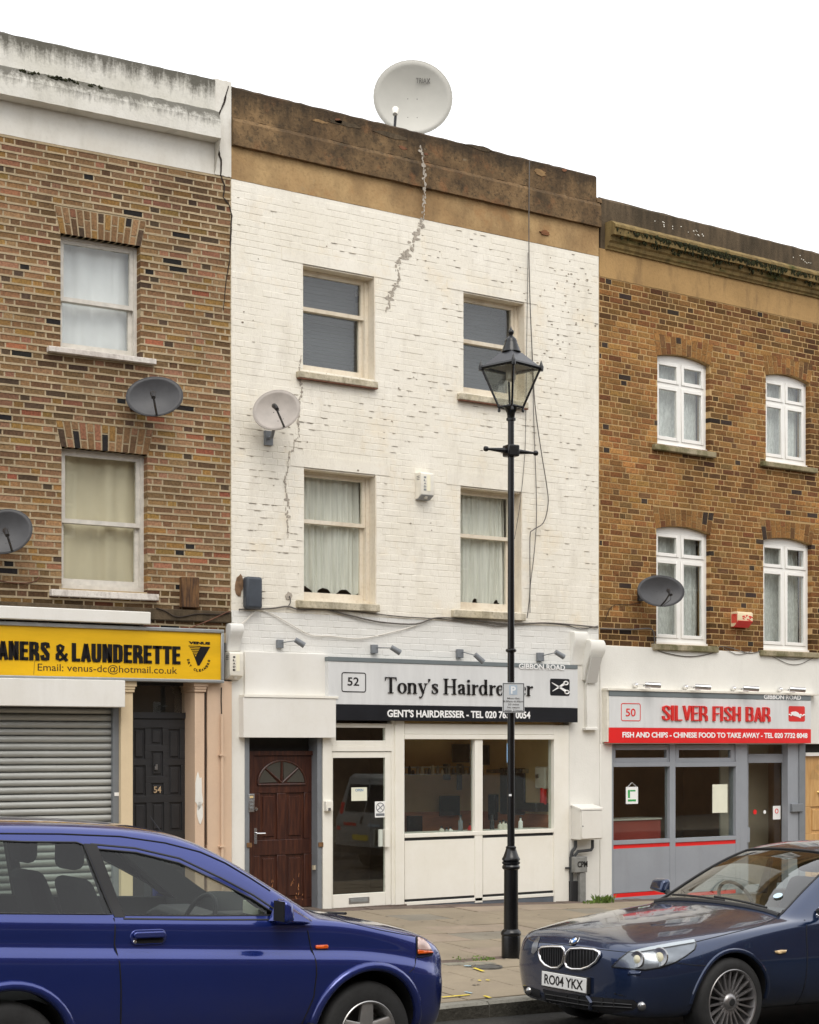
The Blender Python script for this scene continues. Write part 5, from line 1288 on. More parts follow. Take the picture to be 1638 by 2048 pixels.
# black door
dd = -.2; x0, x1 = fr.x(266, dd), fr.x(377, dd); zt = fr.z(266, 1437, dd); zbm = gz(-1.2, 0)
fx = lambda px: (fr.x(px, dd) - x0) / (x1 - x0); zz = lambda y: (fr.z(266, y, dd) - zbm) / (zt - zbm)
P3 = [(267.5, 291, 1457, 1518), (302, 326, 1455, 1490), (338, 361, 1458, 1518), (267.5, 292, 1531, 1592), (303, 327, 1503, 1553), (338, 363, 1531, 1592), (303, 328, 1567, 1590), (268, 294, 1606, 1664), (304, 329, 1606, 1664), (340, 365, 1606, 1664), (268, 294, 1680, 1745), (304, 329, 1680, 1745), (340, 365, 1680, 1745)]
bd = panel_door(None, x0, x1, zbm, zt, .21, [(max(.015, fx(a)), fx(b_), max(.01, zz(d)), zz(c)) for a, b_, c, d in P3], h54, m_bdoor)
text('number', '54', mat('gold_number', S(176, 152, 120), .5), bd, fr.x(308, dd), fr.x(323, dd), fr.z(308, 1586, dd), fr.z(308, 1573, dd), .209, .004, .015)
x, z = fr(312, 1536, dd); m = MB(); m.box(x - .016, x + .016, .19, .205, z - .02, z + .02); m.box(x - .008, x + .012, .185, .205, z + .012, z + .04); m.build('door_lock', m_steel, bd)
box('transom_bar', m_bdoor, h54, x0, x1, .19, .27, zt + .003, zt + .07); box('transom_pane', m_glass, h54, x0, x1, .22, .226, zt + .07, fr.z(266, 1370, dd)); box('door_recess', m_dark, h54, x0 - .06, x1 + .06, .30, .32, Z0, zs)
box('door_head', m_blackm, h54, x0, x1, .19, .3, fr.z(266, 1370, dd), fr.z(266, 1356, dd))
# roller shutter
sx0, sx1 = XL, X(226, -.03)
pb(fr, 'shutter_guide', m_grey, h54, 226, 240, 1410, 1800, -.0, .06, .004)
rs = box('roller_shutter', m_grey, h54, XL, sx1, .075, .085, gz(-4, 0) - .02, fr.z(200, 1415, 0))
zz_ = fr.z(200, 1415, -.03); R = random.Random(8)
slat = None; pitch = .0765
while zz_ > gz(-4, 0):
    if slat is None:
        prof = [(.072, -.001)] + [(.072 - .017 * sin(pi * t) ** .7, -.005 - .062 * t) for t in [i / 8 for i in range(9)]] + [(.072, -.0755)]
        m = MB().extr([(y_, z_) for y_, z_ in prof], XL, sx1); slat = m.build('slat', m_slat, rs, smooth=radians(30)); slat.location.z = zz_
    else:
        o = slat.copy(); link(o); o.parent = rs; o.location.z = zz_
    zz_ -= pitch
pb(fr, 'slide_label', m_letw, h54, 229, 238, 1585, 1592, .004, .004)
sb = place(box('shutter_box', m_panelw, None, XL, fr.x(250.5, .24), -.24, -.0, fr.z(250, 1414.5, .24), fr.z(250, 1361, .24), .006), fr); tag(sb, 'long white shutter box over the grey roller shutter', 'shutter box')
ab = place(box('awning_case', m_panelw, None, XL, fr.x(302, .20), -.20, -.0, fr.z(302, 1249, .20), fr.z(302, 1224, .20), .01), fr); tag(ab, 'thin white awning case above the yellow launderette sign', 'awning case')
# yellow sign
sg = thing(fr, 'shop_sign', 'yellow launderette fascia sign with bold black lettering', 'sign'); d1 = .13
xe = fr.x(448, d1); zt, z1 = fr.z(0, 1242, d1), fr.z(0, 1250, d1); z0, zb0 = fr.z(0, 1350, d1), fr.z(0, 1357, d1)
xi = fr.x(442, d1)
box('board', m_yellow, sg, XL, xi, -d1 + .01, -.002, z0, z1)
m = MB(); m.box(XL, xe, -d1 - .012, -.002, z1, zt); m.box(XL, xe, -d1 - .012, -.002, zb0, z0); m.box(xi, xe, -d1 - .012, -.002, z0, z1); bevel(m.build('frame', m_alu, sg), .008)
y_ = -d1 + .01
sp = fr.x(361, d1) - fr.x(143, d1)
zlo, zhi = fr.z(143, 1322, d1), fr.z(143, 1288, d1)
zlo2, zhi2 = zlo - .004, zhi + .012
signword('LAUNDERETTE', .27, m_letk, sg, fr.x(144, d1), fr.x(363, d1), zlo2, zhi2, y_, .008)
signword('&', .22, m_letk, sg, fr.x(110, d1), fr.x(137, d1), zlo2, zhi2 - .015, y_, .008)
ux = (fr.x(101, d1) - fr.x(0, d1)) / 4.95
signword('DRY CLEANERS', .27, m_letk, sg, fr.x(101, d1) - ux * 11.6, fr.x(102, d1), zlo2, zhi2, y_, .008)
text('email_line', 'Email: venus-dc@hotmail.co.uk', mat('dark_brown_print', S(58, 40, 14), .5), sg, fr.x(76, d1), fr.x(355, d1), fr.z(76, 1341, d1), fr.z(76, 1327, d1), y_, .002)
m = MB(); lx = lambda p: fr.x(p, d1); lzz = lambda p, q=378: fr.z(q, p, d1)
m.prism([(lx(396), lzz(1331)), (lx(400), lzz(1330)), (lx(421), lzz(1292)), (lx(402), lzz(1292)), (lx(392), lzz(1313)), (lx(386), lzz(1304))], y_ - .003, y_)
for k in range(6): m.box(lx(378 + k * 2.2), lx(402 - k * .8), y_ - .003, y_, lzz(1292.5 + k * 3.4), lzz(1291 + k * 3.4))
m.build('emblem', m_letk, sg)
text('emblem_name', 'VENUS', m_letk, sg, lx(378), lx(421), lzz(1288), lzz(1282.5), y_, .003, .06)
s_ = 'DRY CLEANERS'; cx, cz, rr_ = lx(398), lzz(1316), (lx(419) - lx(398)) * 1.0
m = MB()
for k, ch in enumerate(s_):
    if ch == ' ': continue
    a = radians(190 + k * 14.5); 
    o = text('emblem_letter', ch, m_letk, sg, -.012, .012, -.014, .014, 0, .003, .04); o.location = (cx + rr_ * cos(a), y_, cz + rr_ * 1.05 * sin(a)); o.rotation_euler = (0, -(a + pi / 2), 0)
ribbon(fr, [(70, 1318), (69, 1335), (68, 1349)], .006, -d1 + .0095, .001, mat('panel_seam', S(150, 120, 20), .6), 'panel_seam', sg, d1, .1, 1)

# ------------------------------------------------------------------ fish bar shopfront (house 50)
fr = H50; X = fr.x
zs = fr.z(1216, 1291)
m = slab(.003, XE, fr.z(1219, 1488) - .0, zs, [], -.02, .24); m.box(.003, X(1222), -.02, .24, Z0 - .3, fr.z(1219, 1488)); bevel(m.build('ground_floor_wall', m_plaster, h50), .008)
Gm = m_greyshop
pb(fr, 'window_post', Gm, h50, 1221, 1227, 1487, 1812, .01, .2, .003)
pb(fr, 'mullion', Gm, h50, 1340, 1351, 1487, 1800, .0, .1, .003); pb(fr, 'window_post', Gm, h50, 1472, 1480, 1487, 1800, .0, .14, .003)
def gframe(name, l, r, t, b_, il, ir, it_, ib, dep=-.02, th=.06):
    return ringframe(name, l, r, t, b_, il, ir, it_, ib, dep, th, h50, Gm)
for l, r, il, ir in ((1227, 1340, 1231, 1334), (1351, 1472, 1358, 1462)):
    o, q = gframe('fanlight', l, r, 1490, 1525, il, ir, 1500, 1516); box('pane', m_shopglass, o, q[0], q[1], .045, .05, q[2], q[3])
    pb(fr, 'transom', Gm, h50, l, r, 1525, 1534, .0, .1, .002)
    pb(fr, 'pane', m_shopglass, h50, l, r, 1534, 1682 if l < 1300 else 1677, -.05, .006)
    t0 = 1682 if l < 1300 else 1677
    pb(fr, 'sill_rail', Gm, h50, l, r, t0, t0 + 8, .004, .1, .002)
    pb(fr, 'red_strip', m_red, h50, l, r, t0 + 8.3, t0 + 16, -.01, .02); pb(fr, 'lower_panel', Gm, h50, l, r, t0 + 16, 1787, -.005, .03); pb(fr, 'red_strip', m_red, h50, l, r, 1788, 1796, -.008, .03); pb(fr, 'bottom_rail', Gm, h50, l, r, 1796, 1812, .0, .1)
pb(fr, 'door_post', Gm, h50, 1480, 1494.5, 1487, 1800, .0, .12, .004); pb(fr, 'door_post', Gm, h50, 1576, 1597, 1487, 1800, .0, .12, .004)
o, q = gframe('fanlight', 1494.5, 1576, 1487, 1512, 1497, 1570, 1489, 1508, -.10); box('pane', m_shopglass, o, q[0], q[1], .13, .135, q[2], q[3])
o, q = gframe('shop_door', 1494.5, 1576, 1512, 1790, 1497, 1568, 1526, 1770, -.10); box('pane', glass('dusty_door_glass', (.75, .74, .70), 1.3, rough=.05), o, q[0], q[1], .13, .135, q[2], q[3])
pb(fr, 'door_pull', Gm, o, 1493, 1500, 1655, 1685, -.05, .04, .004)
for k, (px, py, rr_, ml) in enumerate([(1510.5, 1624, .035, m_red), (1530, 1624, .026, m_letw)]):
    x, z = fr(px, py, -.115); s_ = MB().lathe([(.001, .004), (rr_, .004), (rr_, 0), (.001, 0)], 18, (x, .122, z), Matrix.Rotation(pi / 2, 3, 'X')).build('sticker', ml, o)
pb(fr, 'sticker', m_letw, o, 1546, 1561, 1612, 1639, -.118, .003); x, z = fr(1553.5, 1622, -.115); MB().tube([(x + .03 * cos(a * pi / 8), .116, z + .03 * sin(a * pi / 8)) for a in range(17)], .005, 5).build('sticker_ring', m_red, o)
pb(fr, 'metal_post', m_grey, h50, 1599, 1611, 1487, 1800, .02, .2, .004); pb(fr, 'hinge_block', m_grey, h50, 1585, 1607, 1608, 1624, .045, .05, .006)
# pine door at the edge
dd = -.12; x0 = X(1611, dd); x1 = x0 + .86; zt = fr.z(1611, 1512, dd); zbm = gz(8.5, 0)
pdoor = panel_door(None, x0, x1, zbm, zt, .13, [(.14, .45, .42, .62), (.55, .86, .42, .62), (.14, .45, .08, .32), (.55, .86, .08, .32)], h50, m_pine)
cxd, czd = x0 + .43, zt - .36
for k in range(4):
    a0, a1 = pi * k / 4 + .08, pi * (k + 1) / 4 - .08
    MB().prism([(cxd + .08 * cos((a0 + a1) / 2), czd + .06 * sin((a0 + a1) / 2))] + [(cxd + .34 * cos(a0 + (a1 - a0) * i / 6), czd + .26 * sin(a0 + (a1 - a0) * i / 6)) for i in range(7)], .122, .131).build('fanlight_pane', m_glass, pdoor)
MB().lathe([(.001, .05), (.02, .045), (.028, .03), (.012, .01), (.024, .0)], 14, (x0 + .29, .13, zt - .53), Matrix.Rotation(pi / 2, 3, 'X')).build('door_knob', mat('brass', (.65, .45, .18), .25, 1.0), pdoor, smooth=True)
box('letter_plate', mat('aged_brass', (.35, .26, .12), .4, .8), pdoor, x0 + .17, x0 + .42, .118, .13, zt - 1.42, zt - 1.35)
box('door_frame', m_upvc, h50, x0 - .04, x1 + .06, .08, .16, zt, zt + .05); box('door_light', m_dark, h50, x0, x1, .12, .14, zt + .05, fr.z(1611, 1487, dd))
m = MB(); m.box(x1 + .06, XE, -.02, .24, Z0 - .3, fr.z(1219, 1488)); m.build('pier', m_plaster, h50)
it = MB(); a, b_ = X(1224), X(1598); it.box(a - .06, a, .2, 2.4, Z0, 2.4); it.box(b_, b_ + .06, .12, 2.4, Z0, 2.4); it.box(a, b_, 2.3, 2.4, Z0, 2.4); it.box(a, b_, .12, 2.4, 2.3, 2.4)
it.build('shop_room', mat('dim_shop_wall', S(190, 152, 114), .8, var=.15, vscale=2), h50); box('door_screen', mat('pale_panel_grey', S(200, 194, 180), .7, var=.1, vscale=3), h50, fr.x(1494), fr.x(1590), .5, .53, Z0, 2.3); box('shop_floor', m_flag3, h50, a, b_, .12, 2.3, -.3, -.22)  # pale panel added behind the door glass, standing in for reflected light
cn = thing(fr, 'shop_counter', 'red fronted counter inside the fish bar window', 'counter'); pb(fr, 'front', mat('dull_red_counter', S(176, 66, 52), .5), cn, 1226, 1322, 1642, 1720, -.5, .4, .01); pb(fr, 'counter_top', m_boxw, cn, 1224, 1324, 1639, 1642, -.48, .45)
o = pb(fr, 'window_notice', m_paper, None, 1425, 1455, 1569, 1626, -.045, .003); place(o, fr); tag(o, 'tall pale menu sheet taped in the fish bar window', 'notice')
nt_ = thing(fr, 'window_notice', 'white notice with green print hanging in the fish bar window', 'notice'); pb(fr, 'card', m_letw, nt_, 1252, 1276, 1574, 1608, -.044, .003)
pb(fr, 'green_bar', m_green, nt_, 1256, 1260, 1580, 1596, -.042, .002); pb(fr, 'green_bar', m_green, nt_, 1260.5, 1271, 1580, 1583, -.042, .002); pb(fr, 'green_bar', m_green, nt_, 1256, 1272, 1599, 1603, -.042, .002)
x, z = fr(1264, 1574, -.044); x2, z2 = fr(1264, 1565, -.044); d_ = fr.x(1273, -.044) - x; MB().tube([(x - d_, .043, z), (x, .043, z2), (x + d_, .043, z)], .003, 5).build('string', m_letw, nt_)
# sign
sg = thing(fr, 'shop_sign', 'pale grey and red fish bar fascia sign with raised red letters', 'sign'); d1 = .12
pb(fr, 'board', m_signg, sg, 1219, 1622, 1392, 1455, d1, .1, .002); pb(fr, 'top_band', m_bandg, sg, 1219, 1622, 1381, 1391.6, d1 + .006, .1, .002); pb(fr, 'bottom_band', m_red, sg, 1219, 1622, 1455.3, 1486, d1 + .006, .1, .002)
pb(fr, 'end_trim', m_boxw, sg, 1214, 1219, 1376, 1484, d1 - .01, .09, .002); pb(fr, 'top_trim', m_boxw, sg, 1216, 1640, 1376, 1380.6, d1 + .02, .13, .002)
T = lambda nm, s_, ml, l, r, t, b_, e_, bo, off=0.0: text(nm, s_, ml, sg, fr.x(l, d1), fr.x(r, d1), fr.z(l, b_, d1), fr.z(l, t, d1), -d1 - off, e_, bo)
signword('SILVER FISH BAR', .135, m_redL, sg, fr.x(1323, d1), fr.x(1541, d1), fr.z(1323, 1441, d1), fr.z(1323, 1410.5, d1), -d1, .022)
T('lettering', 'FISH AND CHIPS - CHINESE FOOD TO TAKE AWAY - TEL 020 7732 8048', m_letw, 1244, 1614, 1464, 1475, .003, .03, .0065)
T('road_name', 'GIBBON ROAD', m_letw, 1527, 1601, 1389, 1398, .003, .02, .0065)
T('number', '50', m_redL, 1251.5, 1271, 1417, 1432.5, .003, .008)
rrect(MB(), fr.x(1242, d1), fr.x(1281, d1), fr.z(1242, 1442, d1), fr.z(1242, 1406, d1), .03, .010, -d1 - .003, -d1).build('number_frame', m_redL, sg)
x0, x1, z0, z1 = fr.x(1577, d1), fr.x(1609.5, d1), fr.z(1577, 1443, d1), fr.z(1577, 1412, d1)
rfill(MB(), x0, x1, z0, z1, .025, -d1 - .003, -d1).build('emblem_panel', m_redL, sg); W, H_ = x1 - x0, z1 - z0
pt = lambda u, v: (x0 + u * W, z0 + v * H_)
m = MB(); body = [(.10, .56), (.22, .63), (.42, .66), (.58, .58), (.66, .46), (.84, .38), (.74, .30), (.72, .22), (.58, .30), (.45, .34), (.30, .38), (.20, .46)]
m.prism([pt(*p) for p in body], -d1 - .006, -d1 - .003); m.build('fish', m_letw, sg)
m = MB()
for a, b_ in ((0.0, .26), (.68, 1.0)):
    c = [pt(a + (b_ - a) * i / 8, .42 + .05 * sin(i * pi / 2.6)) for i in range(9)]
    m.tube([(p[0], -d1 - .005, p[1]) for p in c], .009, 5)
tag(m.build('wave', m_letw, sg), kind='stuff')
# ------------------------------------------------------------------ things fixed to the fronts
def dish(fr, px, py, dep, rx, rz, yaw, pitch, roll, matl, label, arm=True, bowl=.06, mount=None, lnbx=0.0, name='satellite_dish', brand=None, group='oval satellite dishes on the fronts', armlen=.36):
    x, z = fr(px, py, dep)
    root = empty(name, fr.world(x, -dep, z), 0, label, 'satellite dish', group)
    root.rotation_euler = (Matrix.Rotation(fr.phi + yaw, 3, 'Z') @ Matrix.Rotation(pitch, 3, 'X') @ Matrix.Rotation(roll, 3, 'Y')).to_euler()
    n, k = 40, 8; v = [(0, bowl, 0)]; f = []
    for i in range(1, k + 1):
        r_ = i / k
        for j in range(n):
            a = 2 * pi * j / n; v.append((rx * r_ * cos(a), bowl * (1 - r_ * r_), rz * r_ * sin(a)))
    for j in range(n): f.append((0, 1 + j, 1 + (j + 1) % n))
    for i in range(k - 1):
        for j in range(n): a = 1 + i * n + j; b_ = 1 + i * n + (j + 1) % n; f.append((a, a + n, b_ + n, b_))
    r_ = MB().add(v, f).build('reflector', matl, root, smooth=True)
    so = r_.modifiers.new('t', 'SOLIDIFY'); so.thickness = .006
    MB().tube([(rx * cos(2 * pi * j / n), 0, rz * sin(2 * pi * j / n)) for j in range(n + 1)], .007, 6, caps=False).build('rim', matl, r_, smooth=True)
    for sx_, sz_ in ((-.12, .02), (.12, .02), (-.12, -.5), (.12, -.5)):
        yy = bowl * (1 - sx_ ** 2 - sz_ ** 2); MB().lathe([(.001, .004), (.006, .003), (.006, 0)], 8, (rx * sx_, yy - .004, rz * sz_), Matrix.Rotation(pi / 2, 3, 'X')).build('bolt', m_plastic, r_)
    if arm:
        a = Vector((0, bowl * .2, -rz * .93)); b_ = Vector((lnbx, -armlen, -rz * .55))
        MB().tube([a, a + (b_ - a) * .5 + Vector((0, 0, -.015)), b_], .012, 8).build('feed_arm', m_plastic, root)
        MB().tube([b_ + Vector((0, -.03, -.03)), b_ + Vector((0, .0, .01)), b_ + Vector((0, .05, .045)), b_ + Vector((0, .07, .055))], [.022, .026, .03, .026], 12).build('receiver', m_plastic, root, smooth=True)
        MB().tube([b_ + Vector((0, -.03, -.03)), b_ + Vector((.0, -.01, -.09)), a + (b_ - a) * .3 + Vector((0, 0, -.04))], .004, 5).build('lead', m_plastic, root)
    Rm = root.rotation_euler.to_matrix()
    if mount:
        mx, mz = fr(*mount, .0); mw = fr.world(mx, -.02, mz); loc = Rm.inverted() @ (mw - root.location)
        MB().tube([Vector((0, bowl + .01, 0)), Vector((0, bowl + .06, -.02)), loc + Rm.inverted() @ (fr.R.inverted() @ Vector((0, -.08, 0))), loc], .019, 10).build('mount_arm', m_plastic if matl is not m_dishl else m_grey, root, smooth=True)
        pl = MB().box(-.05, .05, -.02, .02, -.08, .08).build('wall_plate', m_plastic if matl is not m_dishl else m_grey, root); pl.location = loc; pl.rotation_euler = (Rm.inverted() @ fr.R.inverted()).to_euler()
    if brand: 
        yb = bowl * .72
        text('lettering', brand, mat('dish_print', S(92, 90, 86), .6), root, rx * .08, rx * .44, rz * .42, rz * .56, yb - .03, .004, .0)
    return root

dish(H54, 309, 793, .30, .300, .215, radians(-24), radians(-8), radians(-7), m_dishd, 'dark grey oval dish on brown brick beneath the top window', mount=(268, 806), lnbx=-.02)
dish(H54, 10, 1063, .30, .275, .225, radians(-22), radians(-8), radians(-20), m_dishd, 'dark grey oval dish cut off by the left edge of the picture', mount=(-40, 1070))
dish(H52, 553, 820, .34, .265, .225, radians(-30), radians(-10), radians(-24), m_dishl, 'warm grey oval dish on the white painted wall', mount=(535, 877), lnbx=-.06, armlen=.42)
dish(H50, 1322, 1182, .34, .315, .205, radians(-26), radians(-8), radians(1), m_dishd, 'dark grey oval dish overlapping the lower window of the yellow brick house', mount=(1280, 1190))
# large dish standing on the roof
dep = -.85
big = dish(H52, 826, 195, dep, .495, .455, radians(-30), radians(4), radians(0), m_dishw, 'large pale round dish standing on the roof behind the parapet', arm=False, bowl=.10, group=None, name='satellite_dish', brand='TRIAX')
zr = H52.z(464, 215) + .1
b0 = big.location; Rm = big.rotation_euler.to_matrix().inverted()
def bigl(v): return Rm @ (Vector(v) - b0)
x, z = H52(790, 223, .1 - .0); 
MB().tube([bigl((b0.x + .05, b0.y + .15, b0.z)), bigl((b0.x + .08, b0.y + .3, b0.z - .1)), bigl((b0.x + .08, b0.y + .3, zr))], .03, 10).build('mast', m_grey, big)
xl, zl = H52(791, 224, -.42); tip = Vector((xl, .42, zl)); MB().tube([bigl((tip.x, tip.y + .06, zr)), bigl((tip.x, tip.y, zl - .05)), bigl((tip.x, tip.y, zl))], .017, 8).build('feed_arm', m_plastic, big)
MB().tube([bigl((tip.x - .02, tip.y - .02, zl - .04)), bigl(tip), bigl((tip.x + .025, tip.y + .04, zl + .045))], [.03, .036, .045], 12).build('receiver', m_boxw, big, smooth=True)

def alarm(fr, l, r, t, b_, dep, label, body, base, writing, wm, slope=.35):
    o = thing(fr, 'alarm_box', label, 'alarm box', 'alarm boxes on the fronts')
    x0, x1, z0, z1 = fr.x(l), fr.x(r, dep), fr.z(l, b_), fr.z(l, t); h_ = z1 - z0
    prof = [(0, z0), (-dep * .45, z0 + h_ * .02), (-dep, z0 + h_ * slope * .45), (-dep, z1 - h_ * .06), (-dep * .85, z1), (0, z1)]
    bevel(MB().extr(prof, x0, x1).build('case', body, o), .008)
    for k in range(3): MB().box(x0 - .002, x0 + .001, -dep * .75, -dep * .3, z1 - h_ * (.16 + .06 * k), z1 - h_ * (.14 + .06 * k)).build('vent_slot', m_plastic, o)
    pr2 = [(-.001, z0 - .004), (-dep * .45, z0 - .004 + h_ * .02), (-dep - .003, z0 + h_ * slope * .45 - .004), (-dep * .9, z0 + h_ * slope * .5)]
    MB().extr(pr2, x0 + .004, x1 - .004).build('base', base, o)
    if writing:
        n = len(writing); xx = x0 + (x1 - x0) * .30; w_ = (x1 - x0) * .09
        for k, c in enumerate(writing):
            zc = z1 - h_ * (.14 + .58 * (k + .5) / n); text('letter', c, wm, o, xx - w_, xx + w_, zc - h_ * .035, zc + h_ * .035, -dep, .002, .05)
        MB().box(xx + w_ * 1.8, xx + w_ * 4.6, -dep - .003, -dep + .001, z0 + h_ * .3, z1 - h_ * .1).build('lens', mat('alarm_label', S(238, 232, 205), .4), o)
        MB().lathe([(.001, .02), (.02, .014), (.024, 0)], 12, ((x0 + x1) / 2, -dep * .7, z0 + h_ * .08), Matrix.Rotation(radians(120), 3, 'X')).build('lamp', m_boxw, o, smooth=True)
    return o
alarm(H52, 830, 868, 946, 999, .13, 'white bell box with pale label on the white wall between the lower windows', m_boxw, mat('pale_grey_plastic', S(150, 152, 155), .5), 'SLADE', m_bandg)
alarm(H52, 449, 487, 1304, 1359, .13, 'white bell box with black letters beside the end of the yellow sign', m_boxw, m_boxw, 'SLADE', m_letk)
a_ = alarm(H50, 1461, 1506, 1224, 1254, .14, 'red and cream alarm box on yellow brick between the lower windows', mat('cream_alarm', S(232, 214, 176), .5, var=.1), m_red, None, None, slope=.9)
fr = H50; x0, x1 = fr.x(1461), fr.x(1506, .14); z0, z1 = fr.z(1461, 1254), fr.z(1461, 1224); m = MB(); R = random.Random(6)
for k in range(16):
    xx = x0 + (x1 - x0) * R.uniform(.28, .95); zz = z0 + (z1 - z0) * R.uniform(.42, .75); m.box(xx, xx + R.uniform(.01, .04), -.143, -.138, zz, zz + R.uniform(.006, .02))
for k in range(6): m.box(x0 - .003, x0 + .002, -.02 - .018 * k - .012, -.02 - .018 * k, z0 + (z1 - z0) * .25, z0 + (z1 - z0) * .85)
m.build('red_print', m_redL, a_)

# slate plastic junction box, timber stub
o = pb(H52, 'junction_box', m_slateplastic, None, 494, 526, 1152, 1216, .11, .11); bevel(o, .03, 3); place(o, H52); tag(o, 'slate blue plastic cable box at the left edge of the white wall', 'cable box')
o = pb(H54, 'timber_block', m_rot, None, 364, 399, 1153, 1214, .07, .1); bevel(o, .008); place(o, H54); tag(o, 'rotten varnished timber block projecting from the brown brick', 'timber block')
# meter cupboard
fr = H52
mc = thing(fr, 'meter_cupboard', 'white steel meter cupboard on the wall beside the hairdresser window', 'cupboard')
x0, x1 = fr.x(1163, .22), fr.x(1206, .22); z0, z1 = fr.z(1163, 1680, .22), fr.z(1163, 1619, .22); ztop = fr.z(1141, 1612)
bevel(MB().extr([(-.012, z0), (-.2, z0), (-.2, z1 - .01), (-.012, ztop)], x0, x1).build('case', m_panelw, mc), .006)
bevel(MB().box(x0 + .006, x1 - .006, -.222, -.2, z0 + .012, z1 - .02).build('cupboard_door', m_panelw, mc), .006)
MB().lathe([(.001, .006), (.008, .005), (.009, 0)], 10, (x0 + .02, -.222, (z0 + z1) / 2 - .02), Matrix.Rotation(pi / 2, 3, 'X')).build('lock', m_plastic, mc)
m = MB().extr([(-.19, z1 - .012), (-.225, z1 - .012), (-.225, z1 + .008), (-.012, ztop + .02), (-.012, ztop + .004)], x0 - .01, x1 + .01); m.build('lid', m_panelw, mc)
pp = thing(fr, 'gas_pipe', 'black bent pipes running down the wall below the meter cupboard', 'pipe')
m_pipe = mat('dark_grey_pipe', S(48, 50, 52), .45)
q = lambda px, py, d=.06: (fr.x(px, d), -d, fr.z(px, py, d))
MB().tube([q(1151, 1681), q(1151, 1694), q(1148, 1698), q(1144, 1703), q(1143, 1712), q(1143, 1812)], .022, 8).build('pipe', m_pipe, pp, smooth=True)
MB().tube([q(1185, 1680, .1), q(1185, 1695, .1), q(1182, 1700, .1), q(1156, 1703, .09), q(1149, 1712, .08), q(1147, 1735, .07)], .02, 8).build('pipe', m_pipe, pp, smooth=True)
MB().tube([q(1131, 1736, .05), q(1146, 1736, .05)], .012, 8).build('stub', m_pipe, pp)
gp = thing(fr, 'cable_post', 'grey cable post with a stencilled box at the foot of the wall', 'post')
m_gp = mat('grey_post_paint', S(128, 128, 124), .6, var=.2, vscale=15)
bevel(pb(fr, 'box', m_gp, gp, 1149.5, 1175, 1714, 1746, .14, .12), .01); pb(fr, 'shaft', m_gp, gp, 1160, 1172, 1746, 1812, .13, .06, .004); pb(fr, 'cover', m_blackm, gp, 1144, 1160, 1763, 1812, .09, .07, .004)
text('lettering', 'CPM', m_letk, gp, fr.x(1155, .14), fr.x(1175, .14), fr.z(1155, 1735, .14), fr.z(1155, 1723, .14), -.14, .002, .03)
# wall brackets of the old shopfront
def corbel(fr, l, r, t, b_, dep, matl, par, name='corbel'):
    x0, x1 = fr.x(l, dep), fr.x(r, dep); z1, z0 = fr.z(l, t, dep), fr.z(l, b_, dep); h_ = z1 - z0
    prof = [(.02, z0), (-dep * .25, z0), (-dep * .35, z0 + h_ * .25), (-dep * .7, z0 + h_ * .55), (-dep * .98, z0 + h_ * .7), (-dep, z0 + h_ * .9), (-dep * .85, z0 + h_ * .985), (-dep * .6, z1), (.02, z1)]
    return bevel(MB().extr(prof, x0, x1).build(name, matl, par), .012, 3)
corbel(H52, 462, 489, 1246, 1302, .12, m_cool52, h52); corbel(H52, 1150, 1178, 1262, 1330, .10, m_plaster, h52)
corbel(H52, 1183, 1212, 1278, 1360, .20, m_plaster, h52)
x0, x1 = H52.x(1183, .2), H52.x(1203, .2)
MB().add([(x0, -.10, H52.z(1181, 1366, .1)), (x1, -.10, H52.z(1181, 1366, .1)), (x1, -.212, H52.z(1181, 1313, .21)), (x0, -.212, H52.z(1181, 1313, .21)), (x0, -.08, H52.z(1181, 1366, .1)), (x1, -.08, H52.z(1181, 1366, .1)), (x1, -.19, H52.z(1181, 1313, .21)), (x0, -.19, H52.z(1181, 1313, .21))], [(0, 1, 2, 3), (7, 6, 5, 4), (0, 4, 5, 1), (1, 5, 6, 2), (2, 6, 7, 3), (3, 7, 4, 0)]).build('corbel_face', mat('grey_corbel_face', S(196, 194, 188), .6), h52)
pb(H52, 'pilaster', m_plaster, h52, 1174, 1195, 1366, 1459, .07, .1, .006); pb(H52, 'pilaster_foot', m_plaster, h52, 1172, 1197, 1455, 1460, .085, .1, .004)

# lamps over the hairdresser sign
for k, (l, t, hx, hy, nm) in enumerate([(556, 1279, 599, 1284, 'leftmost small grey spotlight over the blank white panel'), (745, 1289, 791, 1299, 'second small grey spotlight, above the number 52 sign panel'), (916, 1298, 958, 1317, 'third small grey spotlight with head tipped down, left of the lamp post'), (1077, 1305, 1119, 1308, 'small grey spotlight above the road name, right of the lamp post')]):
    o = thing(H52, 'spotlight', nm, 'spotlight', 'spotlights over the hairdresser sign'); fr = H52
    bevel(pb(fr, 'back_plate', m_grey, o, l, l + 11.5, t, t + 17, .05, .05), .004)
    a = Vector((fr.x(l + 9, .05), -.05, fr.z(l + 9, t + 6, .05))); D = .42; b_ = Vector((fr.x(hx - 6, D), -D, fr.z(hx - 6, hy - (3 if k != 2 else 6), D)))
    MB().tube([a, b_], .006, 6).build('arm', m_grey, o); c = Vector((fr.x(hx + 3, D), -D - .02, fr.z(hx + 3, hy + 4, D)))
    d = (c - b_).normalized(); MB().tube([b_ - d * .02, b_ - d * .018, c + d * .03, c + d * .032], [.012, .03, .034, .03], 14).build('head', m_grey, o, smooth=True)
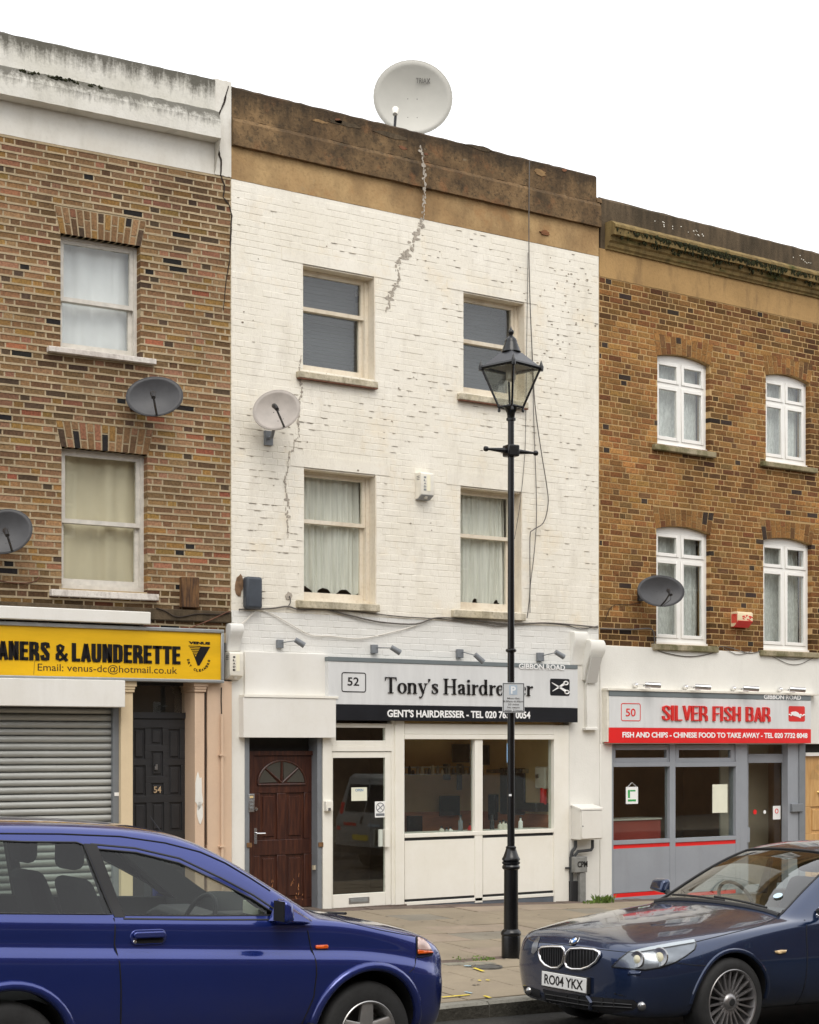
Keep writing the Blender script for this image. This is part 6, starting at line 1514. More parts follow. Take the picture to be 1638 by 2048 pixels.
for k, (l, t, nm) in enumerate([(1266, 1362, 'leftmost chrome trough light on the fish bar sign'), (1366, 1366, 'second chrome trough light from the left on the fish bar sign'), (1462, 1369, 'third chrome trough light from the left on the fish bar sign'), (1555, 1371, 'rightmost chrome trough light on the fish bar sign')]):
    o = thing(H50, 'sign_light', nm, 'sign light', 'trough lights over the fish bar sign'); fr = H50
    a = Vector((fr.x(l + 6, .06), -.06, fr.z(l + 6, t + 8, .06)))
    MB().lathe([(.001, .035), (.02, .03), (.033, .012), (.035, -.01), (.03, -.03)], 14, a, Matrix.Rotation(pi / 2, 3, 'X')).build('wall_ball', m_chrome, o, smooth=True)
    b_ = Vector((fr.x(l + 22, .2), -.2, fr.z(l + 22, t + 9, .2))); MB().tube([a, b_], .014, 8).build('arm', m_chrome, o)
    p, q_ = Vector((fr.x(l + 24, .2), -.2, fr.z(l + 24, t + 7, .2))), Vector((fr.x(l + 56, .33), -.33, fr.z(l + 56, t + 9, .33)))
    dn = Vector((0, 0, -.012)); MB().tube([p, p + (q_ - p) * .02, p + (q_ - p) * .98, q_], [.02, .034, .034, .02], 12).build('trough', m_steel, o, smooth=True)
    MB().tube([p + dn * 2.4, p + (q_ - p) * .35 + dn * 2.6], .018, 8).build('lamp_holder', m_letw, o)

# drain pipe on the pier
dp = thing(H54, 'drain_pipe', 'thin peach painted pipe down the pier beside the white house', 'pipe'); fr = H54
MB().tube([(fr.x(443, .06), -.075, fr.z(443, 1428, .06)), (fr.x(444, .06), -.075, -.2)], .018, 10).build('pipe', m_peach, dp, smooth=True)
MB().tube([(fr.x(442, .06), -.07, fr.z(442, 1375, .06)), (fr.x(441.5, .06), -.07, fr.z(442, 1400, .06)), (fr.x(442, .06), -.075, fr.z(443, 1428, .06))], .007, 6).build('cable_end', m_crackd, dp)
for y_ in (1510, 1693):
    x, z = fr(443.5, y_, .07); MB().box(x - .035, x + .035, -.1, -.045, z - .008, z + .008).build('pipe_clip', m_peach, dp)

def cable(fr, pts, r, matl, label, dep=.012, group='cables on the fronts'):
    P_ = []
    V = [Vector((*fr(px, py, dep if len(q) == 2 else q[2]), 0)) for q in pts for px, py in (q[:2],)]
    n = len(V)
    for i in range(n - 1):                                # smooth through the measured points
        p0, p1, p2, p3 = V[max(0, i - 1)], V[i], V[i + 1], V[min(n - 1, i + 2)]
        for k in range(5):
            t = k / 5; P_.append(.5 * ((2 * p1) + (-p0 + p2) * t + (2 * p0 - 5 * p1 + 4 * p2 - p3) * t * t + (-p0 + 3 * p1 - 3 * p2 + p3) * t ** 3))
    P_.append(V[-1])
    o = MB().tube([(p.x, -dep, p.y) for p in P_], r, 5).build('cable', matl, None, smooth=True, recalc=False)
    return place(tag(o, label, 'cable', group), fr)
cable(H52, [(1059, 322), (1058, 400), (1058, 505), (1060, 600), (1065, 720), (1070, 810), (1082, 900), (1094, 975), (1096, 1010), (1087, 1045), (1066, 1060), (1060, 1075), (1060, 1170), (1057, 1215), (1054, 1236)], .007, m_cable, 'long grey cable down the white wall from parapet to the lower right sill', .06)
cable(H52, [(1056, 505), (1054, 650), (1052, 800), (1050, 900), (1041, 1000), (1029, 1078)], .004, m_cable, 'thin grey cable slanting across the jamb of the lower right window', .02)
cable(H52, [(1064, 700), (1068, 850), (1072, 960), (1073, 1040), (1068, 1110), (1061, 1170), (1060, 1225)], .005, m_cable, 'middle one of the grey cables hanging right of the lantern', .02)
cable(H52, [(478, 1219), (540, 1217), (574, 1213), (600, 1219), (650, 1219), (700, 1231), (760, 1244), (830, 1248), (865, 1237), (900, 1236), (960, 1242), (1020, 1248), (1090, 1246), (1150, 1250), (1196, 1255)], .010, m_cable, 'grey cable sagging along the white wall under the lower sills', .025)
cable(H52, [(640, 1217), (720, 1224), (800, 1233), (880, 1238), (960, 1247), (1000, 1252), (1060, 1246), (1130, 1250), (1160, 1258), (1196, 1252)], .007, m_cable, 'second grey cable twisting along the white wall under the sills', .018)
cable(H52, [(512, 1220), (495, 1238), (478, 1253), (462, 1275)], .008, m_cablew, 'white cable dropping left from the slate cable box', .03)
cable(H52, [(520, 1219), (545, 1228), (580, 1248), (622, 1270), (660, 1272), (720, 1277), (790, 1263), (835, 1250)], .006, m_cablew, 'white cable looping above the blank white panel', .02)
cable(H52, [(579, 1192), (581, 1204), (575, 1214)], .006, m_cable, 'short cable from the hole left of the lower left sill', .015)
cable(H54, [(312, 1216), (330, 1222), (355, 1234), (395, 1228), (436, 1229), (460, 1226)], .006, m_crackd, 'dark cable under the timber block', .06)
cable(H54, [(372, 1259), (398, 1249), (425, 1238), (448, 1227), (461, 1222)], .006, m_rust, 'red brown cable above the end of the yellow sign', .07)
cable(H54, [(-6, 1160), (20, 1165), (50, 1166), (68, 1163), (79, 1154)], .006, m_rust, 'brown cable on brick near the left dish', .012)
cable(H50, [(1200, 1257), (1260, 1259), (1296, 1257), (1306, 1262), (1309, 1275), (1310, 1290), (1316, 1300)], .010, m_cable, 'thick grey cable on yellow brick bending down to the left lower sill', .03)
cable(H50, [(1312, 1299), (1335, 1307), (1380, 1313), (1425, 1306), (1440, 1293), (1462, 1296), (1498, 1306), (1526, 1301)], .006, m_cable, 'grey cable looping under the left lower sill to the next', .03)
cable(H50, [(1440, 1292), (1458, 1302), (1475, 1309), (1495, 1306), (1504, 1300)], .004, m_cable, 'thin loose loop of cable between the two lower sills', .03)
cable(H50, [(1527, 1304), (1555, 1318), (1578, 1328), (1600, 1328), (1622, 1318), (1645, 1308)], .004, m_cable, 'thin cable loop hanging under the right lower sill', .03)
cable(H50, [(1527, 1302), (1560, 1315), (1600, 1318), (1645, 1304)], .004, m_cable, 'upper cable loop under the right lower sill', .035)
cable(H50, [(1210, 1240), (1225, 1212), (1260, 1209), (1282, 1206)], .004, m_crackd, 'thin black dish cable on yellow brick left of the dark dish', .012)
# ------------------------------------------------------------------ cars
m_blue = mat('blue_car_paint', (.014, .032, .21), .20, .5, coat=1.0, spec=.6, var=.04, vscale=2)
m_navy = mat('navy_car_paint', (.010, .027, .080), .20, .5, coat=1.0, spec=.6, var=.04, vscale=2)
def weathered(m, dust, zlo, zhi):
    nt = m.node_tree; b = nt.nodes['Principled BSDF']; N = nt.nodes.new; Lk = nt.links.new
    tc = N('ShaderNodeTexCoord'); n = N('ShaderNodeTexNoise'); n.inputs['Scale'].default_value = 5; n.inputs['Detail'].default_value = 7; n.inputs['Roughness'].default_value = .7; Lk(tc.outputs['Object'], n.inputs['Vector'])
    sx = N('ShaderNodeSeparateXYZ'); Lk(tc.outputs['Object'], sx.inputs[0]); g = N('ShaderNodeMapRange'); g.inputs[1].default_value = zlo; g.inputs[2].default_value = zhi; g.inputs[3].default_value = .5; g.inputs[4].default_value = .03; Lk(sx.outputs[2], g.inputs[0])
    mu = N('ShaderNodeMath'); mu.operation = 'MULTIPLY'; Lk(n.outputs[0], mu.inputs[0]); Lk(g.outputs[0], mu.inputs[1])
    base = b.inputs['Base Color'].links[0].from_socket if b.inputs['Base Color'].links else None
    mx = N('ShaderNodeMix'); mx.data_type = 'RGBA'; Lk(mu.outputs[0], mx.inputs[0]); mx.inputs[7].default_value = (*dust, 1)
    if base: Lk(base, mx.inputs[6])
    Lk(mx.outputs[2], b.inputs['Base Color'])
    r = N('ShaderNodeMapRange'); r.inputs[3].default_value = .03; r.inputs[4].default_value = .22; Lk(mu.outputs[0], r.inputs[0]); Lk(r.outputs[0], b.inputs['Coat Roughness'])
    n2 = N('ShaderNodeTexNoise'); n2.inputs['Scale'].default_value = 3.5; n2.inputs['Detail'].default_value = 2; Lk(tc.outputs['Object'], n2.inputs['Vector'])
    bp = N('ShaderNodeBump'); bp.inputs['Strength'].default_value = .12; bp.inputs['Distance'].default_value = .02; Lk(n2.outputs[0], bp.inputs['Height']); Lk(bp.outputs[0], b.inputs['Coat Normal'])
weathered(m_blue, (.10, .09, .075), .25, .75); weathered(m_navy, (.09, .08, .07), .22, .65)
m_well = mat('wheel_well_black', (.006, .006, .006), .9)
m_tyre = mat('tyre_rubber', (.018, .018, .018), .75, var=.3, vscale=8, bump=.2, bscale=60)
m_alloy = mat('silver_alloy', (.52, .51, .50), .35, .85, var=.12, vscale=10)
m_alloyd = mat('dark_silver_alloy', (.34, .33, .33), .35, .85, var=.12, vscale=10)
m_trim = mat('black_car_trim', (.016, .016, .017), .5)
m_gap = mat('panel_gap', (.004, .004, .005), .8)
m_carglass = glass('car_glass', (.84, .90, .86), .85, ior=1.5)
m_tint = glass('tinted_car_glass', (.50, .55, .52), .95, ior=1.5)
m_wscreen = glass('windscreen_glass', (.82, .88, .84), 1.5, ior=1.5)
m_seat = mat('dark_seat_cloth', (.012, .012, .014), .9, var=.2)
m_dash = mat('dark_dashboard', (.03, .03, .033), .7)
m_amber = mat('amber_lens', S(222, 92, 20), .15, coat=.6)
m_lens = glass('clear_lens', (.85, .88, .90), .9, rough=.02)
m_lampin = mat('lamp_reflector', (.26, .27, .29), .22, .7, var=.2, vscale=12)
m_ring = mat('satin_lamp_ring', (.36, .36, .36), .25, .9)
m_lampb = mat('pale_lamp_brow', S(196, 200, 202), .25)
m_plate = mat('white_number_plate', S(226, 226, 222), .4)

def loft_body(stations, rows_n):
    """closed left-right symmetric skin from half sections [(y,z)...] at each x"""
    m = MB(); k = rows_n; n2 = 2 * k - 2
    for x, sec in stations:
        full = [(x + (dx[2] if len(dx) > 2 else 0), dx[0], dx[1]) for dx in sec]
        full += [(p[0], -p[1], p[2]) for p in full[-2:0:-1]]
        m.v += full
    ns = len(stations)
    for i in range(ns - 1):
        for j in range(n2):
            j2 = (j + 1) % n2; m.f.append((i * n2 + j, i * n2 + j2, (i + 1) * n2 + j2, (i + 1) * n2 + j))
    for base in (0, (ns - 1) * n2):                         # quads across the ends
        for j in range(k - 1):
            a, b_ = base + j, base + j + 1; c = base + (n2 - j - 1) % n2 if j + 1 <= k - 1 else 0; d = base + (n2 - j) % n2
            ids = []
            for q in (a, b_, base + (n2 - j - 1) % n2, d):
                if q not in ids: ids.append(q)
            if len(ids) >= 3: m.f.append(tuple(ids))
    return m

def boolean(o, cutters):
    for c in cutters:
        md = o.modifiers.new('b', 'BOOLEAN'); md.operation = 'DIFFERENCE'; md.object = c; md.solver = 'EXACT'; md.material_mode = 'TRANSFER'
    me = evald(o)
    for c in cutters: bpy.data.objects.remove(c)
    o.modifiers.clear(); old = o.data; o.data = me; bpy.data.meshes.remove(old)
    me.polygons.foreach_set('use_smooth', [True] * len(me.polygons)); me.set_sharp_from_angle(angle=radians(32))
    return o

def taper_prism(pts, wf):
    """side profile (x,z) closed polygon extruded to half width wf(x,z)"""
    n = len(pts); v = [(x, -wf(x, z), z) for x, z in pts] + [(x, wf(x, z), z) for x, z in pts]
    return MB().add(v, [tuple(range(n)), tuple(range(2 * n - 1, n - 1, -1))] + [(i, i + n, (i + 1) % n + n, (i + 1) % n) for i in range(n)])

class Car:
    def __init__(s, name, loc, rot, label, cat='car'):
        s.root = empty(name, loc, 0, label, cat, 'cars parked along the kerb'); s.root.rotation_euler = rot
        s.M = Matrix.Translation(Vector(loc)) @ s.root.rotation_euler.to_matrix().to_4x4(); s.Mi = s.M.inverted(); s.R3 = s.M.to_3x3(); s.camL = s.Mi @ CAM
    def dirL(s, px, py): return s.Mi.to_3x3() @ ray(px, py)
    def on_y(s, px, py, y):
        d = s.dirL(px, py); t = (y - s.camL.y) / d.y; return s.camL + d * t
    def body(s, stations, rows, paint, sub=2):
        o = loft_body(stations, rows).build('body', paint, s.root, smooth=True)
        md = o.modifiers.new('s', 'SUBSURF'); md.levels = sub; md.render_levels = sub
        sv = o.parent; o.parent = None; me = evald(o); o.modifiers.clear(); o.data = me; o.parent = sv
        s.bo = o; s.bvh = BVHTree.FromPolygons([v.co.copy() for v in me.vertices], [tuple(p.vertices) for p in me.polygons]); return o
    def cut(s, cutters):
        sv = s.bo.parent; s.bo.parent = None; boolean(s.bo, cutters); s.bo.parent = sv
    def hit(s, px, py, off=.0):
        d = s.dirL(px, py).normalized(); h = s.bvh.ray_cast(s.camL, d)
        if h[0] is None: 
            h = s.bvh.find_nearest(s.camL + d * 12)
        n = h[1] if h[1].dot(d) < 0 else -h[1]
        return h[0] + n * off, n
    def patch(s, poly, off, name, matl, par=None, step=5.0, thick=0.0):
        """piece of skin under a pixel outline, lifted off the body"""
        xs = [p[0] for p in poly]; ys = [p[1] for p in poly]; pts = []; n = len(poly); dense = []
        for i in range(n):
            a, b_ = poly[i], poly[(i + 1) % n]; L = max(1, int(sqrt((a[0] - b_[0]) ** 2 + (a[1] - b_[1]) ** 2) / step))
            for k in range(L): dense.append((a[0] + (b_[0] - a[0]) * k / L, a[1] + (b_[1] - a[1]) * k / L))
        def inside(x, y):
            r = False; j = n - 1
            for i in range(n):
                if (poly[i][1] > y) != (poly[j][1] > y) and x < (poly[j][0] - poly[i][0]) * (y - poly[i][1]) / (poly[j][1] - poly[i][1]) + poly[i][0]: r = not r
                j = i
            return r
        v = [Vector(p) for p in dense]; nb = len(v); y = min(ys) + step / 2
        while y < max(ys):
            x = min(xs) + step / 2
            while x < max(xs):
                if inside(x, y) and min((q - Vector((x, y))).length for q in v[:nb]) > step * .45: v.append(Vector((x, y)))
                x += step
            y += step
        r = delaunay_2d_cdt(v, [(i, (i + 1) % nb) for i in range(nb)], [], 1, 1e-5)
        P_ = [s.hit(p.x, p.y, off)[0] for p in r[0]]
        m = MB().add(P_, [tuple(f) for f in r[2]]); o = m.build(name, matl, par or s.root, smooth=True)
        if thick: md = o.modifiers.new('t', 'SOLIDIFY'); md.thickness = thick; md.offset = 0
        return o
    def line(s, px, r, name, matl, par=None, off=0.0, closed=False, step=8.0, n=6):
        P_ = []; q = px + ([px[0]] if closed else [])
        for a, b_ in zip(q, q[1:]):
            L = max(1, int(sqrt((a[0] - b_[0]) ** 2 + (a[1] - b_[1]) ** 2) / step))
            for k in range(L): P_.append(s.hit(a[0] + (b_[0] - a[0]) * k / L, a[1] + (b_[1] - a[1]) * k / L, off)[0])
        P_.append(s.hit(*q[-1], off)[0])
        return MB().tube(P_, r, n).build(name, matl, par or s.root, smooth=True)
    def side_line(s, pts, r, name, matl, par=None, sgn=-1, off=0.0):
        """line on the flank through car (x,z) points"""
        P_ = []
        for a, b_ in zip(pts, pts[1:]):
            L = max(1, int(sqrt((a[0] - b_[0]) ** 2 + (a[1] - b_[1]) ** 2) / .04))
            for k in range(L + 1): 
                if k == L and b_ is not pts[-1]: continue
                x, z = a[0] + (b_[0] - a[0]) * k / L, a[1] + (b_[1] - a[1]) * k / L; h = s.bvh.ray_cast(Vector((x, sgn * 3, z)), Vector((0, -sgn, 0)))
                if h[0]: P_.append(h[0] + Vector((0, sgn * off, 0)))
        return MB().tube(P_, r, 6).build(name, matl, par or s.root, smooth=True) if len(P_) > 1 else None
    def side_pane(s, poly, name, matl, sgn, inset=.006, step=.06):
        n = len(poly); dense = []
        for i in range(n):
            a, b_ = poly[i], poly[(i + 1) % n]; L = max(1, int(sqrt((a[0] - b_[0]) ** 2 + (a[1] - b_[1]) ** 2) / step))
            for k in range(L): dense.append(Vector((a[0] + (b_[0] - a[0]) * k / L, a[1] + (b_[1] - a[1]) * k / L)))
        nb = len(dense); r = delaunay_2d_cdt(dense, [(i, (i + 1) % nb) for i in range(nb)], [], 1, 1e-5)
        P_ = []
        for p in r[0]:
            h = s.bvh.ray_cast(Vector((p.x, sgn * 3, p.y)), Vector((0, -sgn, 0))); P_.append(h[0] + Vector((0, -sgn * inset, 0)) if h[0] else Vector((p.x, sgn * .7, p.y)))
        return MB().add(P_, [tuple(f) for f in r[2]]).build(name, matl, s.root, smooth=True)
    def screen(s, corners, name, matl, inset=.006, bow=.0, nu=12, nv=10):
        """curved pane through four corners laid on the skin; returns pane"""
        a, b_, c, d = [Vector(q) for q in corners]; nn = (b_ - a).cross(d - a).normalized()
        if nn.z < 0: nn = -nn
        def fn(u, v):
            p = (a * (1 - u) + b_ * u) * (1 - v) + (d * (1 - u) + c * u) * v
            h = s.bvh.ray_cast(p + nn * .5, -nn); return (h[0] if h[0] and (h[0] - p).length < .2 else p) - nn * inset
        return MB().grid(fn, nu, nv).build(name, matl, s.root, smooth=True)
    def slab_cut(s, corners, t, matl):
        a, b_, c, d = [Vector(q) for q in corners]; nn = (b_ - a).cross(d - a).normalized() * t; q = [a, b_, c, d]
        return MB().add([p - nn for p in q] + [p + nn for p in q], [(0, 3, 2, 1), (4, 5, 6, 7), (0, 1, 5, 4), (1, 2, 6, 5), (2, 3, 7, 6), (3, 0, 4, 7)]).build('cut', matl)
    def wheel(s, x, sgn, R_, wd, yf, rim_r, spokes, alloy, style):
        """wheel standing at x on side sgn, outer tyre face at yf"""
        w_ = empty('wheel'); w_.parent = s.root; del_ = None
        w_.location = (x, sgn * yf, R_); w_.rotation_euler = (0, 0, 0 if sgn < 0 else pi)       # local -y points outwards
        T = Matrix.Rotation(-pi / 2, 3, 'X')                                                      # lathe z -> +y
        tp = [(rim_r - .012, .02), (rim_r, .004), (rim_r + .02, .0), (R_ - .035, .004), (R_ - .012, .018), (R_, .045), (R_, wd - .045), (R_ - .012, wd - .018), (R_ - .04, wd), (rim_r, wd - .004), (rim_r - .012, wd - .02)]
        MB().lathe(tp, 56, (0, 0, 0), T, caps=False).build('tyre', m_tyre, w_, smooth=True)
        rp = [(rim_r + .004, .006), (rim_r - .004, .000), (rim_r - .012, .004), (rim_r - .022, .03), (rim_r - .03, wd * .8), (rim_r - .06, wd * .85), (.05, wd * .85)]
        MB().lathe(rp, 56, (0, 0, 0), T, caps=False).build('rim', alloy, w_, smooth=True)
        MB().lathe([(rim_r * .72, .11), (rim_r * .72, .125), (.02, .125), (.02, .11)], 32, (0, 0, 0), T).build('brake_disc', mat('brake_disc', (.12, .12, .12), .4, .8) if 'brake_disc' not in MATS else MATS['brake_disc'], w_)
        sp = MB()
        for k in range(spokes):
            a = 2 * pi * (k + .25) / spokes; r0, r1 = (.05, rim_r - .008)
            w0, w1 = (.052, .040) if style == 'five' else (.010, .0065)
            d0, d1 = (.022, .012) if style == 'five' else (.035, .010)
            ca, sa = cos(a), sin(a); q = []
            for r_, hw, dy in ((r0, w0, d0), (r1, w1, d1)):
                for e_, yy in ((-hw, dy + .006), (-hw * .7, dy), (hw * .7, dy), (hw, dy + .006), (hw, dy + .03), (-hw, dy + .03)):
                    q.append((r_ * ca - e_ * sa, yy, r_ * sa + e_ * ca))
            sp.add(q, [(i, (i + 1) % 6, (i + 1) % 6 + 6, i + 6) for i in range(6)] + [(0, 1, 2, 3, 4, 5), (11, 10, 9, 8, 7, 6)])
        sp.build('spokes', alloy, w_, smooth=radians(50))
        MB().lathe([(.001, .010), (.03, .011), (.055, .02), (.065, .035), (.07, .06)], 24, (0, 0, 0), T).build('hub_cap', alloy, w_, smooth=True)
        if style != 'five':
            MB().lathe([(.001, .006), (.026, .007), (.03, .012)], 20, (0, 0, 0), T).build('hub_badge', m_trim, w_, smooth=True)
            bl = MB()
            for k in range(16): a = 2 * pi * k / 16; bl.lathe([(.001, -.004), (.005, -.003), (.005, .004)], 6, (.085 * cos(a), .034, .085 * sin(a)), T)
            MB().lathe([(.07, .034), (.095, .036), (.10, .05)], 24, (0, 0, 0), T).build('hub_ring', alloy, w_, smooth=True)
        return w_
    def seat(s, x, y, z, back=1.0):
        o = bevel(MB().add([(x - .05, y - .24, z), (x + .12, y - .24, z), (x + .12, y + .24, z), (x - .05, y + .24, z), (x - .26, y - .19, z + .62 * back), (x - .14, y - .19, z + .62 * back), (x - .14, y + .19, z + .62 * back), (x - .26, y + .19, z + .62 * back)], [(0, 3, 2, 1), (4, 5, 6, 7), (0, 1, 5, 4), (1, 2, 6, 5), (2, 3, 7, 6), (3, 0, 4, 7)]).build('seat', m_seat, s.root), .06, 3)
        h = bevel(MB().box(x - .27, x - .16, y - .13, y + .13, z + .66 * back, z + .84 * back).build('headrest', m_seat, o), .05, 3); return o
    def steering(s, x, y, z, r=.18):
        c = Vector((x, y, z)); t = Matrix.Rotation(radians(25), 3, 'Y'); P_ = [c + t @ Vector((0, r * cos(2 * pi * i / 28), r * sin(2 * pi * i / 28))) for i in range(29)]
        m = MB().tube(P_, .015, 8, caps=False); m.tube([c + t @ Vector((0, -r, 0)), c, c + t @ Vector((0, r, 0))], .018, 6); m.tube([c, c + t @ Vector((0, 0, -r))], .018, 6); m.tube([c, c + Vector((.25, 0, -.1))], .03, 8)
        return m.build('steering_wheel', m_dash, s.root, smooth=True)

# ---- small blue off-roader in front of the launderette
HX, HZ = -3.26, -.186
car = Car('parked_car', (HX, -7.03, HZ), (0, .028, 0), 'blue two-door off-roader parked in front of the launderette')
bl = lambda x: 1.135 + .039 * (-2.39 - x) * -1 * -1 if False else 1.045 - .039 * (x + .30) + 0.0     # beltline
def hs(x, w_, zb, belt, A=None, top=None, y10=.60, y11=.50, hood=None, kk=1.0):
    """half section of the off-roader; w_ scales the width"""
    cz = .862 - .05 * (x + .42) * .95                          # flank crease, rising to the rear
    s_ = [(0, zb), (.62 * w_, zb), (.76 * w_, zb + .05), (.805 * w_, zb + .20), (.836 * w_, cz - .15), (.850 * w_, cz - .050), (.806 * w_, cz - .010), (.796 * w_, cz + .015), (.808 * w_, belt - .075), (.800 * w_, belt - .022), (.765 * w_, belt)]
    if hood is not None: s_ += [(.66 * w_, hood[0]), (.45 * w_, hood[1]), (.2 * w_, hood[2]), (0, hood[2] + .004)]
    else: s_ += [(y10 + .02, A - .035), (y10 - .03, A + (top - A) * .45), (y11 * .55, top - (top - A) * .12), (0, top)]
    return s_
ST_ = [
 (.735, [(0, .34), (.40, .34), (.46, .38), (.48, .46), (.49, .52), (.49, .56), (.49, .60), (.49, .63), (.49, .66), (.48, .69), (.46, .71), (.38, .72), (.26, .73), (.12, .73), (0, .73)]),
 (.70, [(0, .28), (.52, .28), (.60, .34), (.63, .46), (.64, .54), (.64, .59), (.63, .63), (.63, .67), (.63, .71), (.62, .75), (.59, .78), (.50, .80), (.34, .81), (.16, .815), (0, .815)]),
 (.58, [(0, .26), (.62, .26), (.71, .33), (.745, .46), (.765, .58), (.765, .66), (.745, .70), (.74, .74), (.735, .80), (.72, .845), (.68, .875), (.57, .895), (.38, .91), (.18, .915), (0, .915)]),
 (.40, [(0, .26), (.66, .26), (.76, .33), (.805, .46), (.828, .62), (.830, .72), (.795, .765), (.79, .80), (.785, .86), (.765, .905), (.72, .935), (.60, .955), (.40, .97), (.2, .975), (0, .977)]),
 (.0, hs(.0, .995, .27, 1.01, hood=(1.015, 1.03, 1.04))),
 (-.25, hs(-.25, 1.0, .27, 1.045, hood=(1.06, 1.075, 1.085))),
 (-.40, hs(-.40, 1.0, .27, 1.055, A=1.09, top=1.15, y10=.74, y11=.62)),
 (-.60, hs(-.60, 1.0, .27, 1.063, A=1.20, top=1.28, y10=.715, y11=.60)),
 (-.85, hs(-.85, 1.0, .27, 1.073, A=1.352, top=1.43, y10=.68, y11=.58)),
 (-1.08, hs(-1.08, 1.0, .27, 1.082, A=1.477, top=1.545, y10=.645, y11=.56)),
 (-1.32, hs(-1.32, 1.0, .27, 1.09, A=1.56, top=1.612, y10=.62, y11=.55)),
 (-1.70, hs(-1.70, 1.0, .27, 1.105, A=1.598, top=1.645, y10=.605, y11=.55)),
 (-2.3, hs(-2.3, 1.0, .27, 1.13, A=1.612, top=1.655, y10=.60, y11=.55)),
 (-2.8, hs(-2.8, .985, .29, 1.15, A=1.60, top=1.64, y10=.595, y11=.54)),
 (-3.05, hs(-3.05, .95, .33, 1.16, A=1.56, top=1.60, y10=.57, y11=.52)),
 (-3.17, hs(-3.17, .85, .42, 1.12, A=1.30, top=1.34, y10=.56, y11=.5))]
car.body(ST_[::-1], 15, m_blue)
sidew = lambda px, py: (lambda p: (p.x, p.z))(car.on_y(px, py, -.71))
fw = [sidew(*p) for p in [(203, 1699), (281, 1706), (365, 1727), (440, 1765), (500, 1797), (546, 1829), (400, 1830), (238, 1829)]]
zq = lambda x, up: (1.10 + .039 * (-1.65 - x) + .012) if not up else 1.505
rw = [sidew(*p) for p in [(-60, 1684), (60, 1685), (164, 1686), (178, 1691), (216, 1827), (100, 1827), (-60, 1826)]]
rx0 = rw[0][0]; rw = [(-3.0, rw[0][1] - .06), (-2.75, rw[0][1] + .005), (-2.45, rw[1][1] + .01)] + rw[1:5] + [(-2.9, rw[4][1] + .04)]
inner = taper_prism([(-.62, .62), (-.66, 1.085), (-1.12, 1.415), (-1.45, 1.545), (-1.75, 1.575), (-2.75, 1.58), (-2.98, 1.52), (-3.02, 1.1), (-3.02, .62)], lambda x, z: .745 if z < 1.1 else .745 - (z - 1.1) * .36).build('cut', m_dash)
def vcut(poly): return MB().prism(poly, -1.2, 1.2).build('cut', m_trim)
wsc = [(-.40, .63, 1.135), (-.40, -.63, 1.135), (-1.15, -.50, 1.553), (-1.15, .50, 1.553)]
cyl = []
for xa in (0, -2.36):
    for sg_ in (-1, 1): cyl.append(MB().lathe([(.372, -.30), (.372, .35)], 48, (xa, sg_ * .80, .352), Matrix.Rotation(pi / 2, 3, 'X')).build('cut', m_well))
for xa in (0, -2.36): cyl.append(MB().box(xa - .34, xa + .34, -1, 1, 0, .33).build('cut', m_well))
car.cut([inner, vcut(fw), vcut(rw), car.slab_cut(wsc, .22, m_trim)] + cyl)
for sg_ in (-1, 1):
    car.side_pane(fw, 'side_window', m_carglass, sg_, .012); car.side_pane(rw, 'rear_side_window', m_tint, sg_, .006)
car.screen(wsc, 'windscreen', m_wscreen)
# black window surrounds, seals and pillar
for sg_ in (-1, 1):
    for poly, nm_ in ((fw, 'window_seal'), (rw, 'window_seal')): car.side_line(poly + [poly[0]], .006, nm_, m_trim, None, sg_, -.002)
    bp = [sidew(*p) for p in [(179, 1688), (204, 1690), (240, 1832), (219, 1832)]]
    o = car.side_pane(bp, 'door_pillar', m_trim, sg_, -.004)
    car.side_line([sidew(192, 1690), sidew(280, 1698), sidew(366, 1718), sidew(446, 1758), sidew(505, 1791), sidew(553, 1826)], .0085, 'window_seal', m_trim, None, sg_, -.004)
    car.side_line([sidew(236, 1836), sidew(400, 1838), sidew(556, 1838)], .0085, 'window_seal', m_trim, None, sg_, -.004)
    dg = [(-1.735, 1.10), (-1.735, .95), (-1.72, .85), (-1.70, .7), (-1.685, .5), (-1.68, .34)]
    car.side_line(dg, .0045, 'door_gap', m_gap, None, sg_, .0)
    car.side_line([(-.47, 1.05), (-.455, .98), (-.42, .85), (-.405, .72), (-.41, .58), (-.455, .46), (-.50, .34)], .0045, 'door_gap', m_gap, None, sg_, .0)
    car.side_line([(-.50, .315), (-1.68, .315)], .004, 'door_gap', m_gap, None, sg_)
# roof drip line
car.line([(-20, 1667), (120, 1668), (240, 1673), (330, 1686), (400, 1704), (450, 1726), (500, 1756), (540, 1782)], .005, 'roof_gutter', m_gap, None, .001)
# arch lips
for xa in (0, -2.36):
    for sg_ in (-1, 1):
        P_ = []
        for i in range(25):
            a = radians(-8 + 196 * i / 24); x, z = xa + .40 * cos(a), .352 + .40 * sin(a)
            h = car.bvh.ray_cast(Vector((x, sg_ * 3, z)), Vector((0, -sg_, 0)))
            if h[0]: P_.append(h[0] + Vector((0, sg_ * .004, 0)))
        if len(P_) > 2: MB().tube(P_, .030, 10).build('wheel_arch_lip', m_blue, car.root, smooth=True)
for xa in (0, -2.36):
    for sg_ in (-1, 1): car.wheel(xa, sg_, .327, .205, .815, .205, 5, m_alloy, 'five')
